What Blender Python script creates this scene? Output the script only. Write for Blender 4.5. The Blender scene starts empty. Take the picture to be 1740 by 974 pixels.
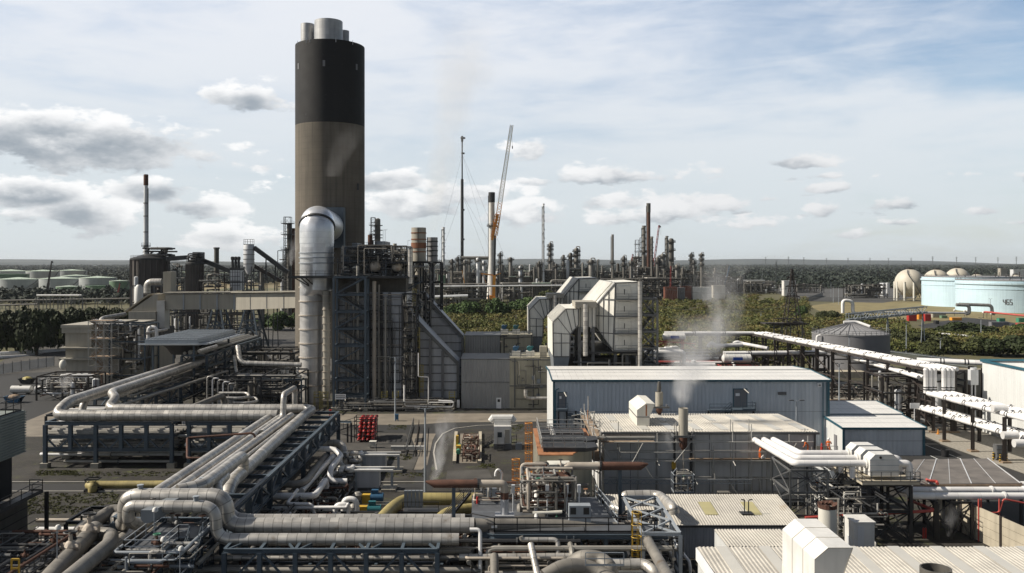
import bpy, math, random
import numpy as np
from mathutils import Vector
R = math.radians
rnd = random.Random(11)
scene = bpy.context.scene
COL = scene.collection
H, F, CX, CY = 29.0,1500.0,850.0,447.0
def X(px, Y): return (px - CX) / F * Y
def Z(py, Y): return H - (py - CY) / F * Y
def D(py, z=0.0): return (H - z) * F / (py - CY)
def W(px, py, Y): return Vector((X(px, Y), Y, Z(py, Y)))
def G(px, py, z=0.0):
 Y = D(py, z); return Vector((X(px, Y), Y, z))
class MB:
 def __init__(s): s.v = []; s.f = []; s.uv = []
 def add(s, vs, fs, uvs=None):
  b = len(s.v); s.v.extend([tuple(v) for v in vs])
  for i, f in enumerate(fs):
   s.f.append(tuple(b + k for k in f)); s.uv.append(uvs[i] if uvs else None)
  return s
 def box(s, x0, y0, z0, x1, y1, z1):
  x0, x1 = sorted((x0, x1)); y0, y1 = sorted((y0, y1)); z0, z1 = sorted((z0, z1))
  return s.add([(x0,y0,z0),(x1,y0,z0),(x1,y1,z0),(x0,y1,z0),(x0,y0,z1),(x1,y0,z1),(x1,y1,z1),(x0,y1,z1)],
      [(0,3,2,1),(4,5,6,7),(0,1,5,4),(1,2,6,5),(2,3,7,6),(3,0,4,7)])
 def bar(s, p, q, w, h=None):
  p, q = Vector(p), Vector(q); h = h or w; d = (q - p)
  if d.length < 1e-6: return s
  d.normalize(); up = Vector((0,0,1)) if abs(d.z) < .95 else Vector((0,1,0))
  a = d.cross(up).normalized() * (w/2); b = a.cross(d).normalized() * (h/2)
  vs = [p-a-b, p+a-b, p+a+b, p-a+b, q-a-b, q+a-b, q+a+b, q-a+b]
  return s.add(vs, [(0,1,2,3),(7,6,5,4),(0,4,5,1),(1,5,6,2),(2,6,7,3),(3,7,4,0)])
 def hbeam(s, p, q, w, h=None):      # I-section: two flanges and a web
  p, q = Vector(p), Vector(q); h = h or w; d = (q-p).normalized()
  up = Vector((0,0,1)) if abs(d.z) < .95 else Vector((0,1,0))
  a = d.cross(up).normalized(); b = a.cross(d).normalized(); t = max(.03,.14*w)
  s.bar(p+b*(h/2-t/2), q+b*(h/2-t/2), w, t); s.bar(p-b*(h/2-t/2), q-b*(h/2-t/2), w, t); s.bar(p, q, t, h-2*t-.004)
  return s
 def tube(s, pts, r, n=10, cap=True):
  pts = [Vector(p) for p in pts]; m = len(pts)
  rs = r if isinstance(r, (list, tuple)) else [r]*m
  t0 = (pts[1]-pts[0]).normalized()
  ref = Vector((0,0,1)) if abs(t0.z) < .9 else Vector((0,1,0))
  a = t0.cross(ref).normalized(); vs = []; L = [0.0]
  for i in range(m):
   if i == 0: t = t0; sc = 1
   elif i == m-1: t = (pts[-1]-pts[-2]).normalized(); sc = 1
   else:
    d1 = (pts[i]-pts[i-1]).normalized(); d2 = (pts[i+1]-pts[i]).normalized()
    t = d1+d2
    t = t.normalized() if t.length > 1e-6 else d1
   a = a - t*a.dot(t)
   a = a.normalized() if a.length > 1e-6 else t.orthogonal().normalized()
   b = t.cross(a)
   for k in range(n):
    an = 2*math.pi*k/n; vs.append(pts[i] + (a*math.cos(an)+b*math.sin(an))*rs[i])
   if i: L.append(L[-1]+(pts[i]-pts[i-1]).length)
  fs, uv = [],[]
  for i in range(m-1):
   for k in range(n):
    k2 = (k+1) % n
    fs.append((i*n+k, i*n+k2,(i+1)*n+k2,(i+1)*n+k))
    c = 2*math.pi*max(rs[i],.01)/n
    uv.append(((k*c, L[i]),((k+1)*c, L[i]),((k+1)*c, L[i+1]),(k*c, L[i+1])))
  if cap:
   fs.append(tuple(range(n-1,-1,-1))); uv.append(None)
   fs.append(tuple((m-1)*n+k for k in range(n))); uv.append(None)
  return s.add(vs, fs, uv)
 def lathe(s, prof, cx, cy, n=32, capb=True, capt=True):
  vs = []; fs = []; uv = []
  for r, z in prof:
   for k in range(n):
    an = 2*math.pi*k/n; vs.append((cx+r*math.cos(an), cy+r*math.sin(an), z))
  for i in range(len(prof)-1):
   for k in range(n):
    k2 = (k+1) % n; c = 2*math.pi*max(prof[i][0], prof[i+1][0])/n
    fs.append((i*n+k, i*n+k2,(i+1)*n+k2,(i+1)*n+k))
    dz = math.hypot(prof[i+1][0]-prof[i][0], prof[i+1][1]-prof[i][1]); z0 = prof[i][1]
    uv.append(((k*c, z0),((k+1)*c, z0),((k+1)*c, z0+dz),(k*c, z0+dz)))
  if capb: fs.append(tuple(range(n-1,-1,-1))); uv.append(None)
  if capt: fs.append(tuple((len(prof)-1)*n+k for k in range(n))); uv.append(None)
  return s.add(vs, fs, uv)
 def prism(s, poly, ext):            # poly: 3-D points of one face; ext: extrusion vector
  poly = [Vector(p) for p in poly]; e = Vector(ext); n = len(poly)
  nrm = Vector((0,0,0))
  for i in range(n): nrm += poly[i].cross(poly[(i+1)%n])
  if nrm.dot(e) > 0: poly = poly[::-1]
  fs = [tuple(range(n)), tuple(n+k for k in range(n-1,-1,-1))]
  for k in range(n):
   k2 = (k+1) % n; fs.append((k, n+k, n+k2, k2))
  return s.add(poly+[p+e for p in poly], fs)
 def quad(s, a, b, c, d): return s.add([a,b,c,d],[(0,1,2,3)])
 def corr(s, o, u, v, ulen, vlen, pitch=.3, dep=.05):   # trapezoidal corrugated sheet, ribs along v
  o, u, v = Vector(o), Vector(u).normalized(), Vector(v).normalized(); nn = u.cross(v)
  prof = []; x = 0.0
  while x < ulen-1e-6:
   for fx, fz in ((0,0),(.45,0),(.55,1),(.9,1)):
    if x+fx*pitch < ulen: prof.append((x+fx*pitch, fz*dep))
   x += pitch
  prof.append((ulen, 0)); m = len(prof)
  vs = [o+u*a+nn*b for a, b in prof]+[o+u*a+nn*b+v*vlen for a, b in prof]
  return s.add(vs, [(i, i+1, m+i+1, m+i) for i in range(m-1)])
 def sphere(s, c, r, n=16, m=10, sz=1.0):
  c = Vector(c)
  pr = [(max(r*math.sin(math.pi*i/m),.002), c.z - r*sz*math.cos(math.pi*i/m)) for i in range(m+1)]
  return s.lathe(pr, c.x, c.y, n)
MESHES = 0
def build(name, mb, mat, parent=None, off=None, smooth=False):
 me = bpy.data.meshes.new(name)
 vs = mb.v
 if off is not None:
  ox, oy, oz = off; vs = [(x-ox, y-oy, z-oz) for x, y, z in vs]
 me.from_pydata(vs, [], mb.f)
 if any(u is not None for u in mb.uv):
  ul = me.uv_layers.new(name='length'); arr = []
  for f, u in zip(mb.f, mb.uv):
   if u is None: arr.extend([0.0]*2*len(f))
   else:
    for a in u: arr.extend(a)
  ul.data.foreach_set('uv', arr)
 mats = mat if isinstance(mat, (list, tuple)) else [mat]
 for m in mats: me.materials.append(m)
 if smooth:
  me.polygons.foreach_set('use_smooth', [True]*len(me.polygons))
  try: me.set_sharp_from_angle(angle=R(38))
  except Exception: pass
 me.update()
 o = bpy.data.objects.new(name, me); COL.objects.link(o)
 if parent is not None: o.parent = parent
 return o
LABELS = {}
def tag(o, label=None, cat=None, group=None, kind=None):
 if label: o['label'] = label; LABELS[label] = LABELS.get(label, 0)+1
 if cat: o['category'] = cat
 if group: o['group'] = group
 if kind: o['kind'] = kind
 return o
class Thing:
 def __init__(s, name, label, cat, loc, group=None):
  s.o = bpy.data.objects.new(name, None); COL.objects.link(s.o)
  s.loc = Vector(loc); s.o.location = s.loc; s.o.empty_display_size = .5
  tag(s.o, label, cat, group)
 def part(s, name, mb, mat, parent=None, smooth=False, label=None):
  o = build(name, mb, mat, parent or s.o, s.loc, smooth)
  if label: o['label'] = label
  return o
def single(name, label, cat, mb, mat, loc=None, group=None, smooth=False, kind=None):
 if loc is None:
  xs = [v[0] for v in mb.v]; ys = [v[1] for v in mb.v]; zs = [v[2] for v in mb.v]
  loc = ((min(xs)+max(xs))/2,(min(ys)+max(ys))/2, min(zs))
 o = build(name, mb, mat, None, loc, smooth); o.location = loc
 return tag(o, label, cat, group, kind)
def struct(name, mb, mat, smooth=False, kind='structure'):
 return tag(build(name, mb, mat, None, None, smooth), kind=kind)
def dup(root, dloc, label=None, group=None):
 c = root.copy(); COL.objects.link(c); c.location = root.location + Vector(dloc)
 if label: c['label'] = label; LABELS[label] = LABELS.get(label, 0)+1
 if group: c['group'] = group
 for ch in list(root.children):
  d = ch.copy(); COL.objects.link(d); d.parent = c
  for g in list(ch.children):
   e = g.copy(); COL.objects.link(e); e.parent = d
 return c
def rounded(pts, rad, k=6):
 pts = [Vector(p) for p in pts]; out = [pts[0]]
 for i in range(1, len(pts)-1):
  a, b, c = pts[i-1], pts[i], pts[i+1]
  d1 = (a-b); d2 = (c-b); l = min(rad, d1.length*.49, d2.length*.49)
  if d1.normalized().dot(d2.normalized()) < -.999: out.append(b); continue
  p, q = b+d1.normalized()*l, b+d2.normalized()*l
  for j in range(k+1):
   t = j/k; out.append(p*(1-t)**2 + b*2*t*(1-t) + q*t*t)
 out.append(pts[-1]); return out
MATS = {}
def mat(name, col, rough=.6, metal=0.0, var=.15, nscale=.6, stain=0.0, staincol=(.1,.05,.025), sscale=.35, seam=None, bump=0.0, bscale=8.0,
  streak=0.0, spec=.5):
 """weathered procedural surface: base colour varied by noise, rust / dirt stains, vertical streaks, sheet seams (uv bricks), fine bump"""
 m = bpy.data.materials.new(name); m.use_nodes = True; nt = m.node_tree; N = nt.nodes; L = nt.links
 bs = N['Principled BSDF']; bs.inputs['Roughness'].default_value = rough; bs.inputs['Metallic'].default_value = metal
 bs.inputs['Specular IOR Level'].default_value = spec
 geo = N.new('ShaderNodeNewGeometry'); pos = geo.outputs['Position']
 c = N.new('ShaderNodeTexNoise'); c.inputs['Scale'].default_value = nscale; c.inputs['Detail'].default_value = 6; L.new(pos, c.inputs['Vector'])
 mr = N.new('ShaderNodeMapRange'); mr.inputs[1].default_value = .25; mr.inputs[2].default_value = .75
 mr.inputs[3].default_value = 1-var; mr.inputs[4].default_value = 1+var; L.new(c.outputs['Fac'], mr.inputs[0])
 mul = N.new('ShaderNodeVectorMath'); mul.operation = 'SCALE'; mul.inputs[0].default_value = col; L.new(mr.outputs[0], mul.inputs['Scale'])
 cur = mul.outputs[0]
 def mix(fac, colr, cur):
  mx = N.new('ShaderNodeMix'); mx.data_type = 'RGBA'; L.new(fac, mx.inputs[0]); L.new(cur, mx.inputs[6]); mx.inputs[7].default_value = (*colr, 1)
  return mx.outputs[2]
 if streak:
  mp = N.new('ShaderNodeMapping'); mp.inputs['Scale'].default_value = (1.6,1.6,.07); L.new(pos, mp.inputs['Vector'])
  s = N.new('ShaderNodeTexNoise'); s.inputs['Scale'].default_value = 1.0; s.inputs['Detail'].default_value = 5; L.new(mp.outputs[0], s.inputs['Vector'])
  r = N.new('ShaderNodeMapRange'); r.inputs[1].default_value = .45; r.inputs[2].default_value = .75; r.inputs[4].default_value = streak; L.new(s.outputs['Fac'], r.inputs[0])
  cur = mix(r.outputs[0], tuple(x*.45 for x in col), cur)
 if stain:
  s = N.new('ShaderNodeTexNoise'); s.inputs['Scale'].default_value = sscale; s.inputs['Detail'].default_value = 8; s.inputs['Roughness'].default_value = .62; L.new(pos, s.inputs['Vector'])
  r = N.new('ShaderNodeMapRange'); r.inputs[1].default_value = .72-stain*.4; r.inputs[2].default_value = .86-stain*.4; L.new(s.outputs['Fac'], r.inputs[0])
  cur = mix(r.outputs[0], staincol, cur)
 h = None
 if seam:
  w, hh, dark = seam[:3]
  uv = N.new('ShaderNodeUVMap')
  sw = N.new('ShaderNodeSeparateXYZ'); L.new(uv.outputs[0], sw.inputs[0]); cb = N.new('ShaderNodeCombineXYZ')
  L.new(sw.outputs[0], cb.inputs[0]); L.new(sw.outputs[1], cb.inputs[1])
  b = N.new('ShaderNodeTexBrick'); b.inputs['Scale'].default_value = 1; b.inputs['Brick Width'].default_value = w; b.inputs['Row Height'].default_value = hh
  b.inputs['Mortar Size'].default_value = seam[3] if len(seam) > 3 else .018; b.inputs['Mortar Smooth'].default_value = .3
  b.inputs['Color1'].default_value = (1,1,1,1); c2 = seam[4] if len(seam) > 4 else .84; b.inputs['Color2'].default_value = (c2,c2,c2*1.02,1); b.inputs['Mortar'].default_value = (dark,dark,dark,1)
  L.new(cb.outputs[0], b.inputs['Vector'])
  mm = N.new('ShaderNodeMix'); mm.data_type = 'RGBA'; mm.blend_type = 'MULTIPLY'; mm.inputs[0].default_value = 1
  L.new(cur, mm.inputs[6]); L.new(b.outputs['Color'], mm.inputs[7]); cur = mm.outputs[2]
 L.new(cur, bs.inputs['Base Color'])
 rr = N.new('ShaderNodeMapRange'); rr.inputs[3].default_value = max(rough-.12,.05); rr.inputs[4].default_value = min(rough+.15,1); L.new(c.outputs['Fac'], rr.inputs[0]); L.new(rr.outputs[0], bs.inputs['Roughness'])
 if bump:
  bn = N.new('ShaderNodeTexNoise'); bn.inputs['Scale'].default_value = bscale; bn.inputs['Detail'].default_value = 4; L.new(pos, bn.inputs['Vector'])
  bp = N.new('ShaderNodeBump'); bp.inputs['Strength'].default_value = bump; bp.inputs['Distance'].default_value = .1; L.new(bn.outputs['Fac'], bp.inputs['Height']); L.new(bp.outputs[0], bs.inputs['Normal'])
 MATS[name] = m
 return m
class Mats(dict):
 __getattr__ = dict.__getitem__; __setattr__ = dict.__setitem__
M = Mats()
def mk(k, *a, **kw): M[k] = mat(k, *a, **kw)
mk('chimney_concrete', (.14,.122,.096),.9, var=.2, nscale=.2, streak=.5, seam=(400,1.4,.86,.06,.95), stain=.26, staincol=(.12,.1,.075), sscale=.12)
mk('black_paint', (.007,.007,.008),.75, var=.4, stain=.24, staincol=(.045,.045,.05), sscale=1.6, streak=.4)
mk('galvanised', (.8,.81,.82),.32,.65, var=.14, nscale=.5, seam=(2.2,1.15,.72), stain=.08, staincol=(.3,.27,.25))
mk('flue_steel', (.5,.5,.49),.5,.5, var=.2, nscale=.4, streak=.5, seam=(3,1.6,.7))
mk('duct_steel', (.6,.585,.56),.42,.4, var=.15, nscale=.5, streak=.35, seam=(1.9,1.0,.75), stain=.1, staincol=(.25,.2,.15))
mk('lagging', (.56,.535,.49),.4,.45, var=.24, nscale=.9, seam=(2.1,.8,.42,.04,.66), stain=.25, staincol=(.25,.19,.13), sscale=.5)
mk('dull_lagging', (.22,.205,.18),.6,.2, var=.25, nscale=.8, seam=(2.5,1.1,.55), stain=.22, staincol=(.13,.09,.05), sscale=.5)
mk('thin_pipe', (.3,.285,.255),.5,.3, var=.25, nscale=.5, stain=.15, staincol=(.12,.07,.04))
mk('white_pipe', (.78,.77,.75),.42, var=.06, nscale=.8, seam=(9,2.4,.7,.02))
mk('white_paint', (.64,.63,.6),.5, var=.12, nscale=.5, stain=.15, staincol=(.46,.4,.31), sscale=.6, streak=.2)
mk('rusty_white', (.66,.64,.57),.6, var=.1, nscale=.4, stain=.14, staincol=(.28,.15,.06), sscale=.5, streak=.3)
mk('duct_white', (.76,.74,.67),.6, var=.1, nscale=.3, stain=.1, staincol=(.33,.24,.14), sscale=.35, streak=.35)
mk('blue_steel', (.062,.085,.108),.5, var=.2, nscale=.5, stain=.08)
mk('pale_steel', (.3,.33,.36),.5,.1, var=.15, stain=.08)
mk('dark_steel', (.026,.027,.029),.55, var=.25, stain=.12, staincol=(.07,.04,.025))
mk('grey_steel', (.12,.122,.122),.55,.15, var=.25, stain=.14)
mk('brown_steel', (.042,.034,.03),.65, var=.3, stain=.2, staincol=(.1,.05,.03))
mk('refinery_steel', (.05,.047,.042),.6,.1, var=.4, nscale=.2, stain=.2, staincol=(.06,.045,.035), sscale=.2)
mk('vessel', (.2,.19,.17),.55,.15, var=.25, nscale=.15, streak=.5, seam=(6,2.5,.6,.06))
mk('dark_vessel', (.1,.094,.083),.6,.1, var=.3, nscale=.15, streak=.6)
mk('pale_vessel', (.62,.63,.64),.45,.1, var=.12, nscale=.15, streak=.3)
mk('rust', (.09,.042,.028),.85, var=.45, nscale=1.2, stain=.18, staincol=(.05,.022,.015), sscale=1.0)
mk('orange_rust', (.33,.145,.065),.8, var=.3, nscale=1.0, stain=.2, staincol=(.2,.09,.04), sscale=.8)
mk('rusty_pale', (.42,.37,.31),.65,.1, var=.2, nscale=.8, stain=.24, staincol=(.2,.09,.045), sscale=.7)
mk('band_rust', (.2,.085,.045),.85, var=.35)
mk('beige_cladding', (.36,.335,.28),.7, var=.1, nscale=.25, streak=.3, stain=.1, staincol=(.22,.17,.11))
mk('grey_panel', (.44,.45,.47),.55,.15, var=.16, nscale=.3, streak=.45)
mk('panel_rib', (.12,.12,.125),.6, var=.2, stain=.15)
mk('grey_cladding', (.29,.29,.285),.6, var=.08, nscale=.3, streak=.25)
mk('yellowed_panel', (.4,.37,.28),.65, var=.15, nscale=.4, streak=.5, stain=.12, staincol=(.2,.15,.09))
mk('blue_cladding', (.52,.56,.6),.5, var=.09, nscale=.2, streak=.3, stain=.06, staincol=(.3,.29,.26))
mk('white_cladding', (.6,.61,.6),.5, var=.07, nscale=.2, streak=.2)
mk('white_roof', (.69,.68,.655),.5, var=.06, nscale=.3, stain=.05, staincol=(.5,.46,.4))
mk('teal_trim', (.02,.085,.12),.45, var=.1)
mk('cream_roof', (.48,.455,.405),.65, var=.16, nscale=.35, stain=.25, staincol=(.34,.26,.17), sscale=.22, streak=.25)
mk('translucent_sheet', (.52,.505,.46),.45, var=.05)
mk('ochre_sheet', (.42,.38,.2),.5, var=.12)
mk('grey_wall', (.56,.56,.55),.75, var=.1, nscale=.3, streak=.35, stain=.1, staincol=(.22,.21,.19))
mk('dark_roof', (.15,.135,.122),.75, var=.35, nscale=.6, stain=.3, staincol=(.17,.155,.14), sscale=.4)
mk('concrete', (.3,.28,.235),.9, var=.18, nscale=.5, stain=.15, staincol=(.16,.145,.12), sscale=.4, bump=.1)
mk('panel_concrete', (.42,.375,.29),.9, var=.15, nscale=.5, streak=.4, stain=.12, staincol=(.25,.22,.16))
mk('silo_concrete', (.085,.075,.068),.9, var=.25, nscale=.2, streak=.7)
mk('yellow_paint', (.48,.3,.03),.5, var=.12, stain=.06)
mk('ladder_yellow', (.4,.33,.1),.55, var=.15)
mk('orange_paint', (.6,.24,.03),.5, var=.1, stain=.06)
mk('jib_paint', (.6,.55,.42),.5, var=.1)
mk('crane_yellow', (.72,.3,.03),.45, var=.08)
mk('crane_red', (.36,.05,.04),.5, var=.15)
mk('red_paint', (.38,.03,.025),.35, var=.1)
mk('pale_red', (.42,.07,.055),.5, var=.12)
mk('ochre_pipe', (.34,.28,.11),.6,.05, var=.25, nscale=.8, seam=(4,.55,.6,.02), stain=.1, staincol=(.2,.15,.08))
mk('teal_paint', (.02,.13,.15),.4, var=.1)
mk('motor_blue', (.03,.1,.19),.4, var=.1)
mk('green_paint', (.05,.22,.13),.5, var=.15)
mk('tank_green', (.12,.2,.12),.6, var=.08, nscale=.1)
mk('tank_pale', (.4,.425,.42),.6, var=.06, nscale=.08, streak=.25, seam=(9,2.4,.85,.05))
mk('tank_roof', (.47,.56,.46),.6, var=.06, nscale=.1)
mk('tank_blue', (.5,.65,.72),.55, var=.05, nscale=.05, streak=.28, seam=(9,2.4,.9,.06,.95))
mk('tank_grey', (.17,.17,.18),.55, var=.06, nscale=.15, streak=.15)
mk('tank_grey_roof', (.27,.27,.275),.5, var=.08)
mk('sphere_cream', (.52,.48,.4),.55, var=.1, nscale=.1, stain=.18, staincol=(.5,.42,.28), sscale=.07)
mk('cooling_clad', (.2,.225,.21),.7, var=.12, nscale=.6, streak=.3)
mk('dark_void', (.008,.008,.009),.9, var=.2)
mk('dirty_clad', (.09,.083,.07),.8, var=.25, nscale=.6, streak=.4)
mk('deck_plate', (.1,.106,.116),.55,.25, var=.25, nscale=.8, stain=.14, staincol=(.1,.085,.07), sscale=.6)
mk('scaffold_tube', (.42,.41,.38),.5,.2, var=.3)
mk('board_wood', (.26,.19,.13),.85, var=.3, nscale=2)
mk('container_red', (.19,.075,.05),.6, var=.12)
mk('bark', (.07,.055,.04),.9, var=.3)
mk('hi_vis', (.62,.13,.02),.75, var=.1)
mk('skin', (.45,.27,.19),.55, var=.05)
mk('boot', (.02,.018,.016),.6)
mk('helmet', (.8,.8,.78),.35, var=.03)
mk('sign_white', (.78,.78,.78),.5, var=.03)
mk('sign_blue', (.02,.08,.4),.45, var=.05)
mk('black_plain', (.02,.02,.022),.5, var=.2)
mk('louvre_grey', (.2,.22,.24),.5,.2, var=.15)
mk('glass_dark', (.03,.04,.05),.15, var=.1)
cd = bpy.data.cameras.new('camera'); cam = bpy.data.objects.new('camera', cd); COL.objects.link(cam)
cam.location = (0,0, H); cam.rotation_euler = (R(90),0,0)
cd.sensor_width = 36; cd.lens = 36*F/1740; cd.shift_x = 20/1740; cd.shift_y = -40/1740; cd.clip_start = 1; cd.clip_end = 60000
scene.camera = cam
SUN_EL, SUN_AZ = R(39), R(-91)          # azimuth from +Y towards +X : the sun stands to the left of the view
sl = bpy.data.lights.new('sun', 'SUN'); so = bpy.data.objects.new('sun', sl); COL.objects.link(so)
sl.energy = 5.0; sl.angle = R(.55); sl.color = (1,.92,.8)
sd = Vector((math.sin(SUN_AZ)*math.cos(SUN_EL), math.cos(SUN_AZ)*math.cos(SUN_EL), math.sin(SUN_EL)))
so.rotation_euler = sd.to_track_quat('Z', 'Y').to_euler(); so.location = (0,0,200)
scene.view_settings.view_transform = 'Standard'; scene.view_settings.look = 'None'; scene.view_settings.gamma = 1; scene.view_settings.use_curve_mapping = False
scene.view_settings.exposure = 0.3
wd = bpy.data.worlds.new('World'); scene.world = wd; wd.use_nodes = True
def make_sky():
 nt = wd.node_tree; N = nt.nodes; L = nt.links; bg = N['Background']
 def math_(op, a, b=None, c=None, clamp=False):
  n = N.new('ShaderNodeMath'); n.operation = op; n.use_clamp = clamp
  for i, x in enumerate((a, b, c)):
   if x is None: continue
   if isinstance(x, (int, float)): n.inputs[i].default_value = x
   else: L.new(x, n.inputs[i])
  return n.outputs[0]
 def ramp(x, a, b, c=0.0, d=1.0, smooth=True):
  n = N.new('ShaderNodeMapRange'); n.interpolation_type = 'SMOOTHSTEP' if smooth else 'LINEAR'
  L.new(x, n.inputs[0]); n.inputs[1].default_value = a; n.inputs[2].default_value = b; n.inputs[3].default_value = c; n.inputs[4].default_value = d
  return n.outputs[0]
 def mixc(f, a, b):
  n = N.new('ShaderNodeMix'); n.data_type = 'RGBA'
  if isinstance(f, float): n.inputs[0].default_value = f
  else: L.new(f, n.inputs[0])
  for i, x in ((6, a),(7, b)):
   if isinstance(x, tuple): n.inputs[i].default_value = (*x, 1)
   else: L.new(x, n.inputs[i])
  return n.outputs[2]
 tc = N.new('ShaderNodeTexCoord'); d = tc.outputs['Generated']
 sp = N.new('ShaderNodeSeparateXYZ'); L.new(d, sp.inputs[0]); x, y, z = sp.outputs
 az = math_('ARCTAN2', x, y); el = math_('ARCSINE', z)
 sky = N.new('ShaderNodeTexSky'); sky.sky_type = 'NISHITA'; sky.sun_disc = False
 sky.sun_elevation = SUN_EL; sky.sun_rotation = SUN_AZ; sky.air_density = 1.0; sky.dust_density = 1.2
 def noise(sx, sy, sz, scale, detail, rough=.55, off=(0,0,0), dist=0.0):
  m = N.new('ShaderNodeMapping'); m.inputs['Scale'].default_value = (sx, sy, sz); m.inputs['Location'].default_value = off; L.new(d, m.inputs['Vector'])
  n = N.new('ShaderNodeTexNoise'); n.inputs['Scale'].default_value = scale; n.inputs['Detail'].default_value = detail; n.inputs['Roughness'].default_value = rough
  n.inputs['Distortion'].default_value = dist
  L.new(m.outputs[0], n.inputs['Vector']); return n.outputs['Fac']
 # thin high veil: wispy streaks, thinner towards the upper right
 v1 = noise(1.0,1.0,3.4,2.6,8,.6,(3.1,.4,1.7),.5); v2 = noise(1,1,5.5,7.0,7,.6,(9.1,2,.3),.8)
 vv = math_('ADD', math_('MULTIPLY', v1,.7), math_('MULTIPLY', v2,.3))
 right = ramp(az, .12,.62,0,.35); up = ramp(el, .05,.32,.15,1.0)
 thr = math_('MULTIPLY', right, up)
 veil = ramp(math_('SUBTRACT', vv, thr),.10,.56)
 low = ramp(el, .0,.16,1,0)
 veil = math_('MAXIMUM', veil, math_('MULTIPLY', low, .62))
 K = 10.0    # sky strength is .1, so cloud radiances are given times ten
 veil_col = mixc(ramp(el, .0,.3),(.56*K, .615*K, .65*K), mixc(ramp(vv, .36,.62),(.52*K, .585*K, .69*K),(.70*K, .72*K, .76*K)))
 bl = N.new('ShaderNodeVectorMath'); bl.operation = 'SCALE'; L.new(sky.outputs[0], bl.inputs[0]); bl.inputs['Scale'].default_value = 1.15
 col = mixc(math_('MULTIPLY', veil, .93), bl.outputs[0], veil_col)
 clear = math_('MAXIMUM', ramp(el, .33,.65,0,.92), ramp(y, .4,-.1,0,.3)); clear = math_('MAXIMUM', clear, ramp(az, .58,1.1,0,.85))     # unseen sky overhead, right and behind dimmed to cut fill light
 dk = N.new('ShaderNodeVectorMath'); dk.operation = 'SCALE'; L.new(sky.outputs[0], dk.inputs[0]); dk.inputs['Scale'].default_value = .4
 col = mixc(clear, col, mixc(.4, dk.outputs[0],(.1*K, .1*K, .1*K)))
 # cumulus: (left px, right px, top py, base py, weight)
 C = [(-80,350,184,290,1.6),(-80,180,298,355,1.25),(20,270,316,394,1.2),(160,340,296,348,1.1),(230,420,318,372,.85),(-30,120,350,385,.8),(330,520,142,188,.8),
   (310,470,370,420,.75),(590,730,276,326,1.1),(620,800,312,372,1.25),(640,740,330,366,1.1),(690,870,292,356,1.1),(820,960,330,385,.8),
   (868,950,232,272,.72),(955,1135,278,314,.9),(985,1120,318,355,.85),(1000,1090,352,386,.75),(1080,1190,335,376,.95),(1160,1270,322,360,.95),
   (1225,1330,370,388,.6),(1292,1425,262,288,.8),(1366,1425,292,304,.6),(1364,1446,307,326,.8),(1376,1428,345,366,.6),(1478,1594,330,360,.95),(1500,1556,372,384,.5),
   (1410,1485,385,405,.7),(1642,1712,345,367,.85),(1696,1790,366,384,.7),(1715,1790,290,312,.8),(1285,1320,328,344,.5),(870,930,298,312,.5)]
 n1 = noise(1,1,2.1,13,9,.58,(0,0,0)); n2 = noise(1,1,2.1,13,9,.58,(.22,0,-.30))
 n3 = noise(1,1,2.4,34,7,.6,(2,7,1))
 nb = math_('ADD', math_('SUBTRACT', n1,.5), math_('MULTIPLY', math_('SUBTRACT', n3,.5),.62))
 Dm = None; T = None
 for l, r, t, b, w in C:
  cxp, cyp = (l+r)/2,(t+b)/2 + (b-t)*.12; dx = cxp-CX
  a0 = math.atan2(dx, F); e0 = math.atan2(CY-cyp, math.hypot(F, dx)); wa = (r-l)/2/F/(1+(dx/F)**2)*1.12; we = (b-t)/2/F*1.15
  s = math_('MULTIPLY', math_('SUBTRACT', el, e0),1/we)
  q = math_('MAXIMUM', s, math_('MULTIPLY', s, -1.35)); p = math_('MULTIPLY', math_('SUBTRACT', az, a0),1/wa)
  dist = math_('SQRT', math_('ADD', math_('MULTIPLY', q, q), math_('MULTIPLY', p, p)))
  Di = math_('MULTIPLY', math_('SUBTRACT', 1.0, dist), w)
  if Dm is None: Dm, T = Di, s
  else:
   g = ramp(math_('SUBTRACT', Di, Dm),-.3,.3); Dm = math_('MAXIMUM', Dm, Di)
   mx = N.new('ShaderNodeMix'); L.new(g, mx.inputs[0]); L.new(T, mx.inputs[2]); L.new(s, mx.inputs[3]); T = mx.outputs[0]
 # small loose scraps of cumulus elsewhere, low over the horizon
 ns = noise(1,1,3.2,10,6,.55,(5.2,1.1,.7)); band = math_('MULTIPLY', ramp(el, .015,.05), ramp(el, .10,.18,1,0))
 scr = math_('MULTIPLY', math_('SUBTRACT', ns, .62),3.0); scr = math_('SUBTRACT', scr, math_('MULTIPLY', math_('SUBTRACT', 1.0, band),1.2))
 Dall = math_('MAXIMUM', Dm, scr)
 dens = math_('ADD', Dall, math_('MULTIPLY', nb, 2.9))
 mask = ramp(dens, .02,.46)
 lit = math_('ADD', math_('MULTIPLY', math_('SUBTRACT', n1, n2),2.0), math_('MULTIPLY', T, .55))
 lit = math_('ADD', lit, math_('MULTIPLY', math_('SUBTRACT', n3,.5),.9)); lit = math_('SUBTRACT', lit, math_('MULTIPLY', ramp(dens, .2,1.3), math_('MULTIPLY', ramp(az, .1,-.35),.62)))
 cc = mixc(ramp(lit, -.8,.42),(.25*K, .29*K, .335*K), mixc(ramp(az, -.1,.3),(.84*K, .84*K, .84*K),(.70*K, .705*K, .715*K)))
 col = mixc(math_('MULTIPLY', mask, .92), col, cc)
 # overhead and behind the camera the veil gives way to the dimmed sky; below the horizon the dome is plain
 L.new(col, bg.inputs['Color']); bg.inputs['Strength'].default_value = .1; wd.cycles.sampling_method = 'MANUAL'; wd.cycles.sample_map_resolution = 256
make_sky()
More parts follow.
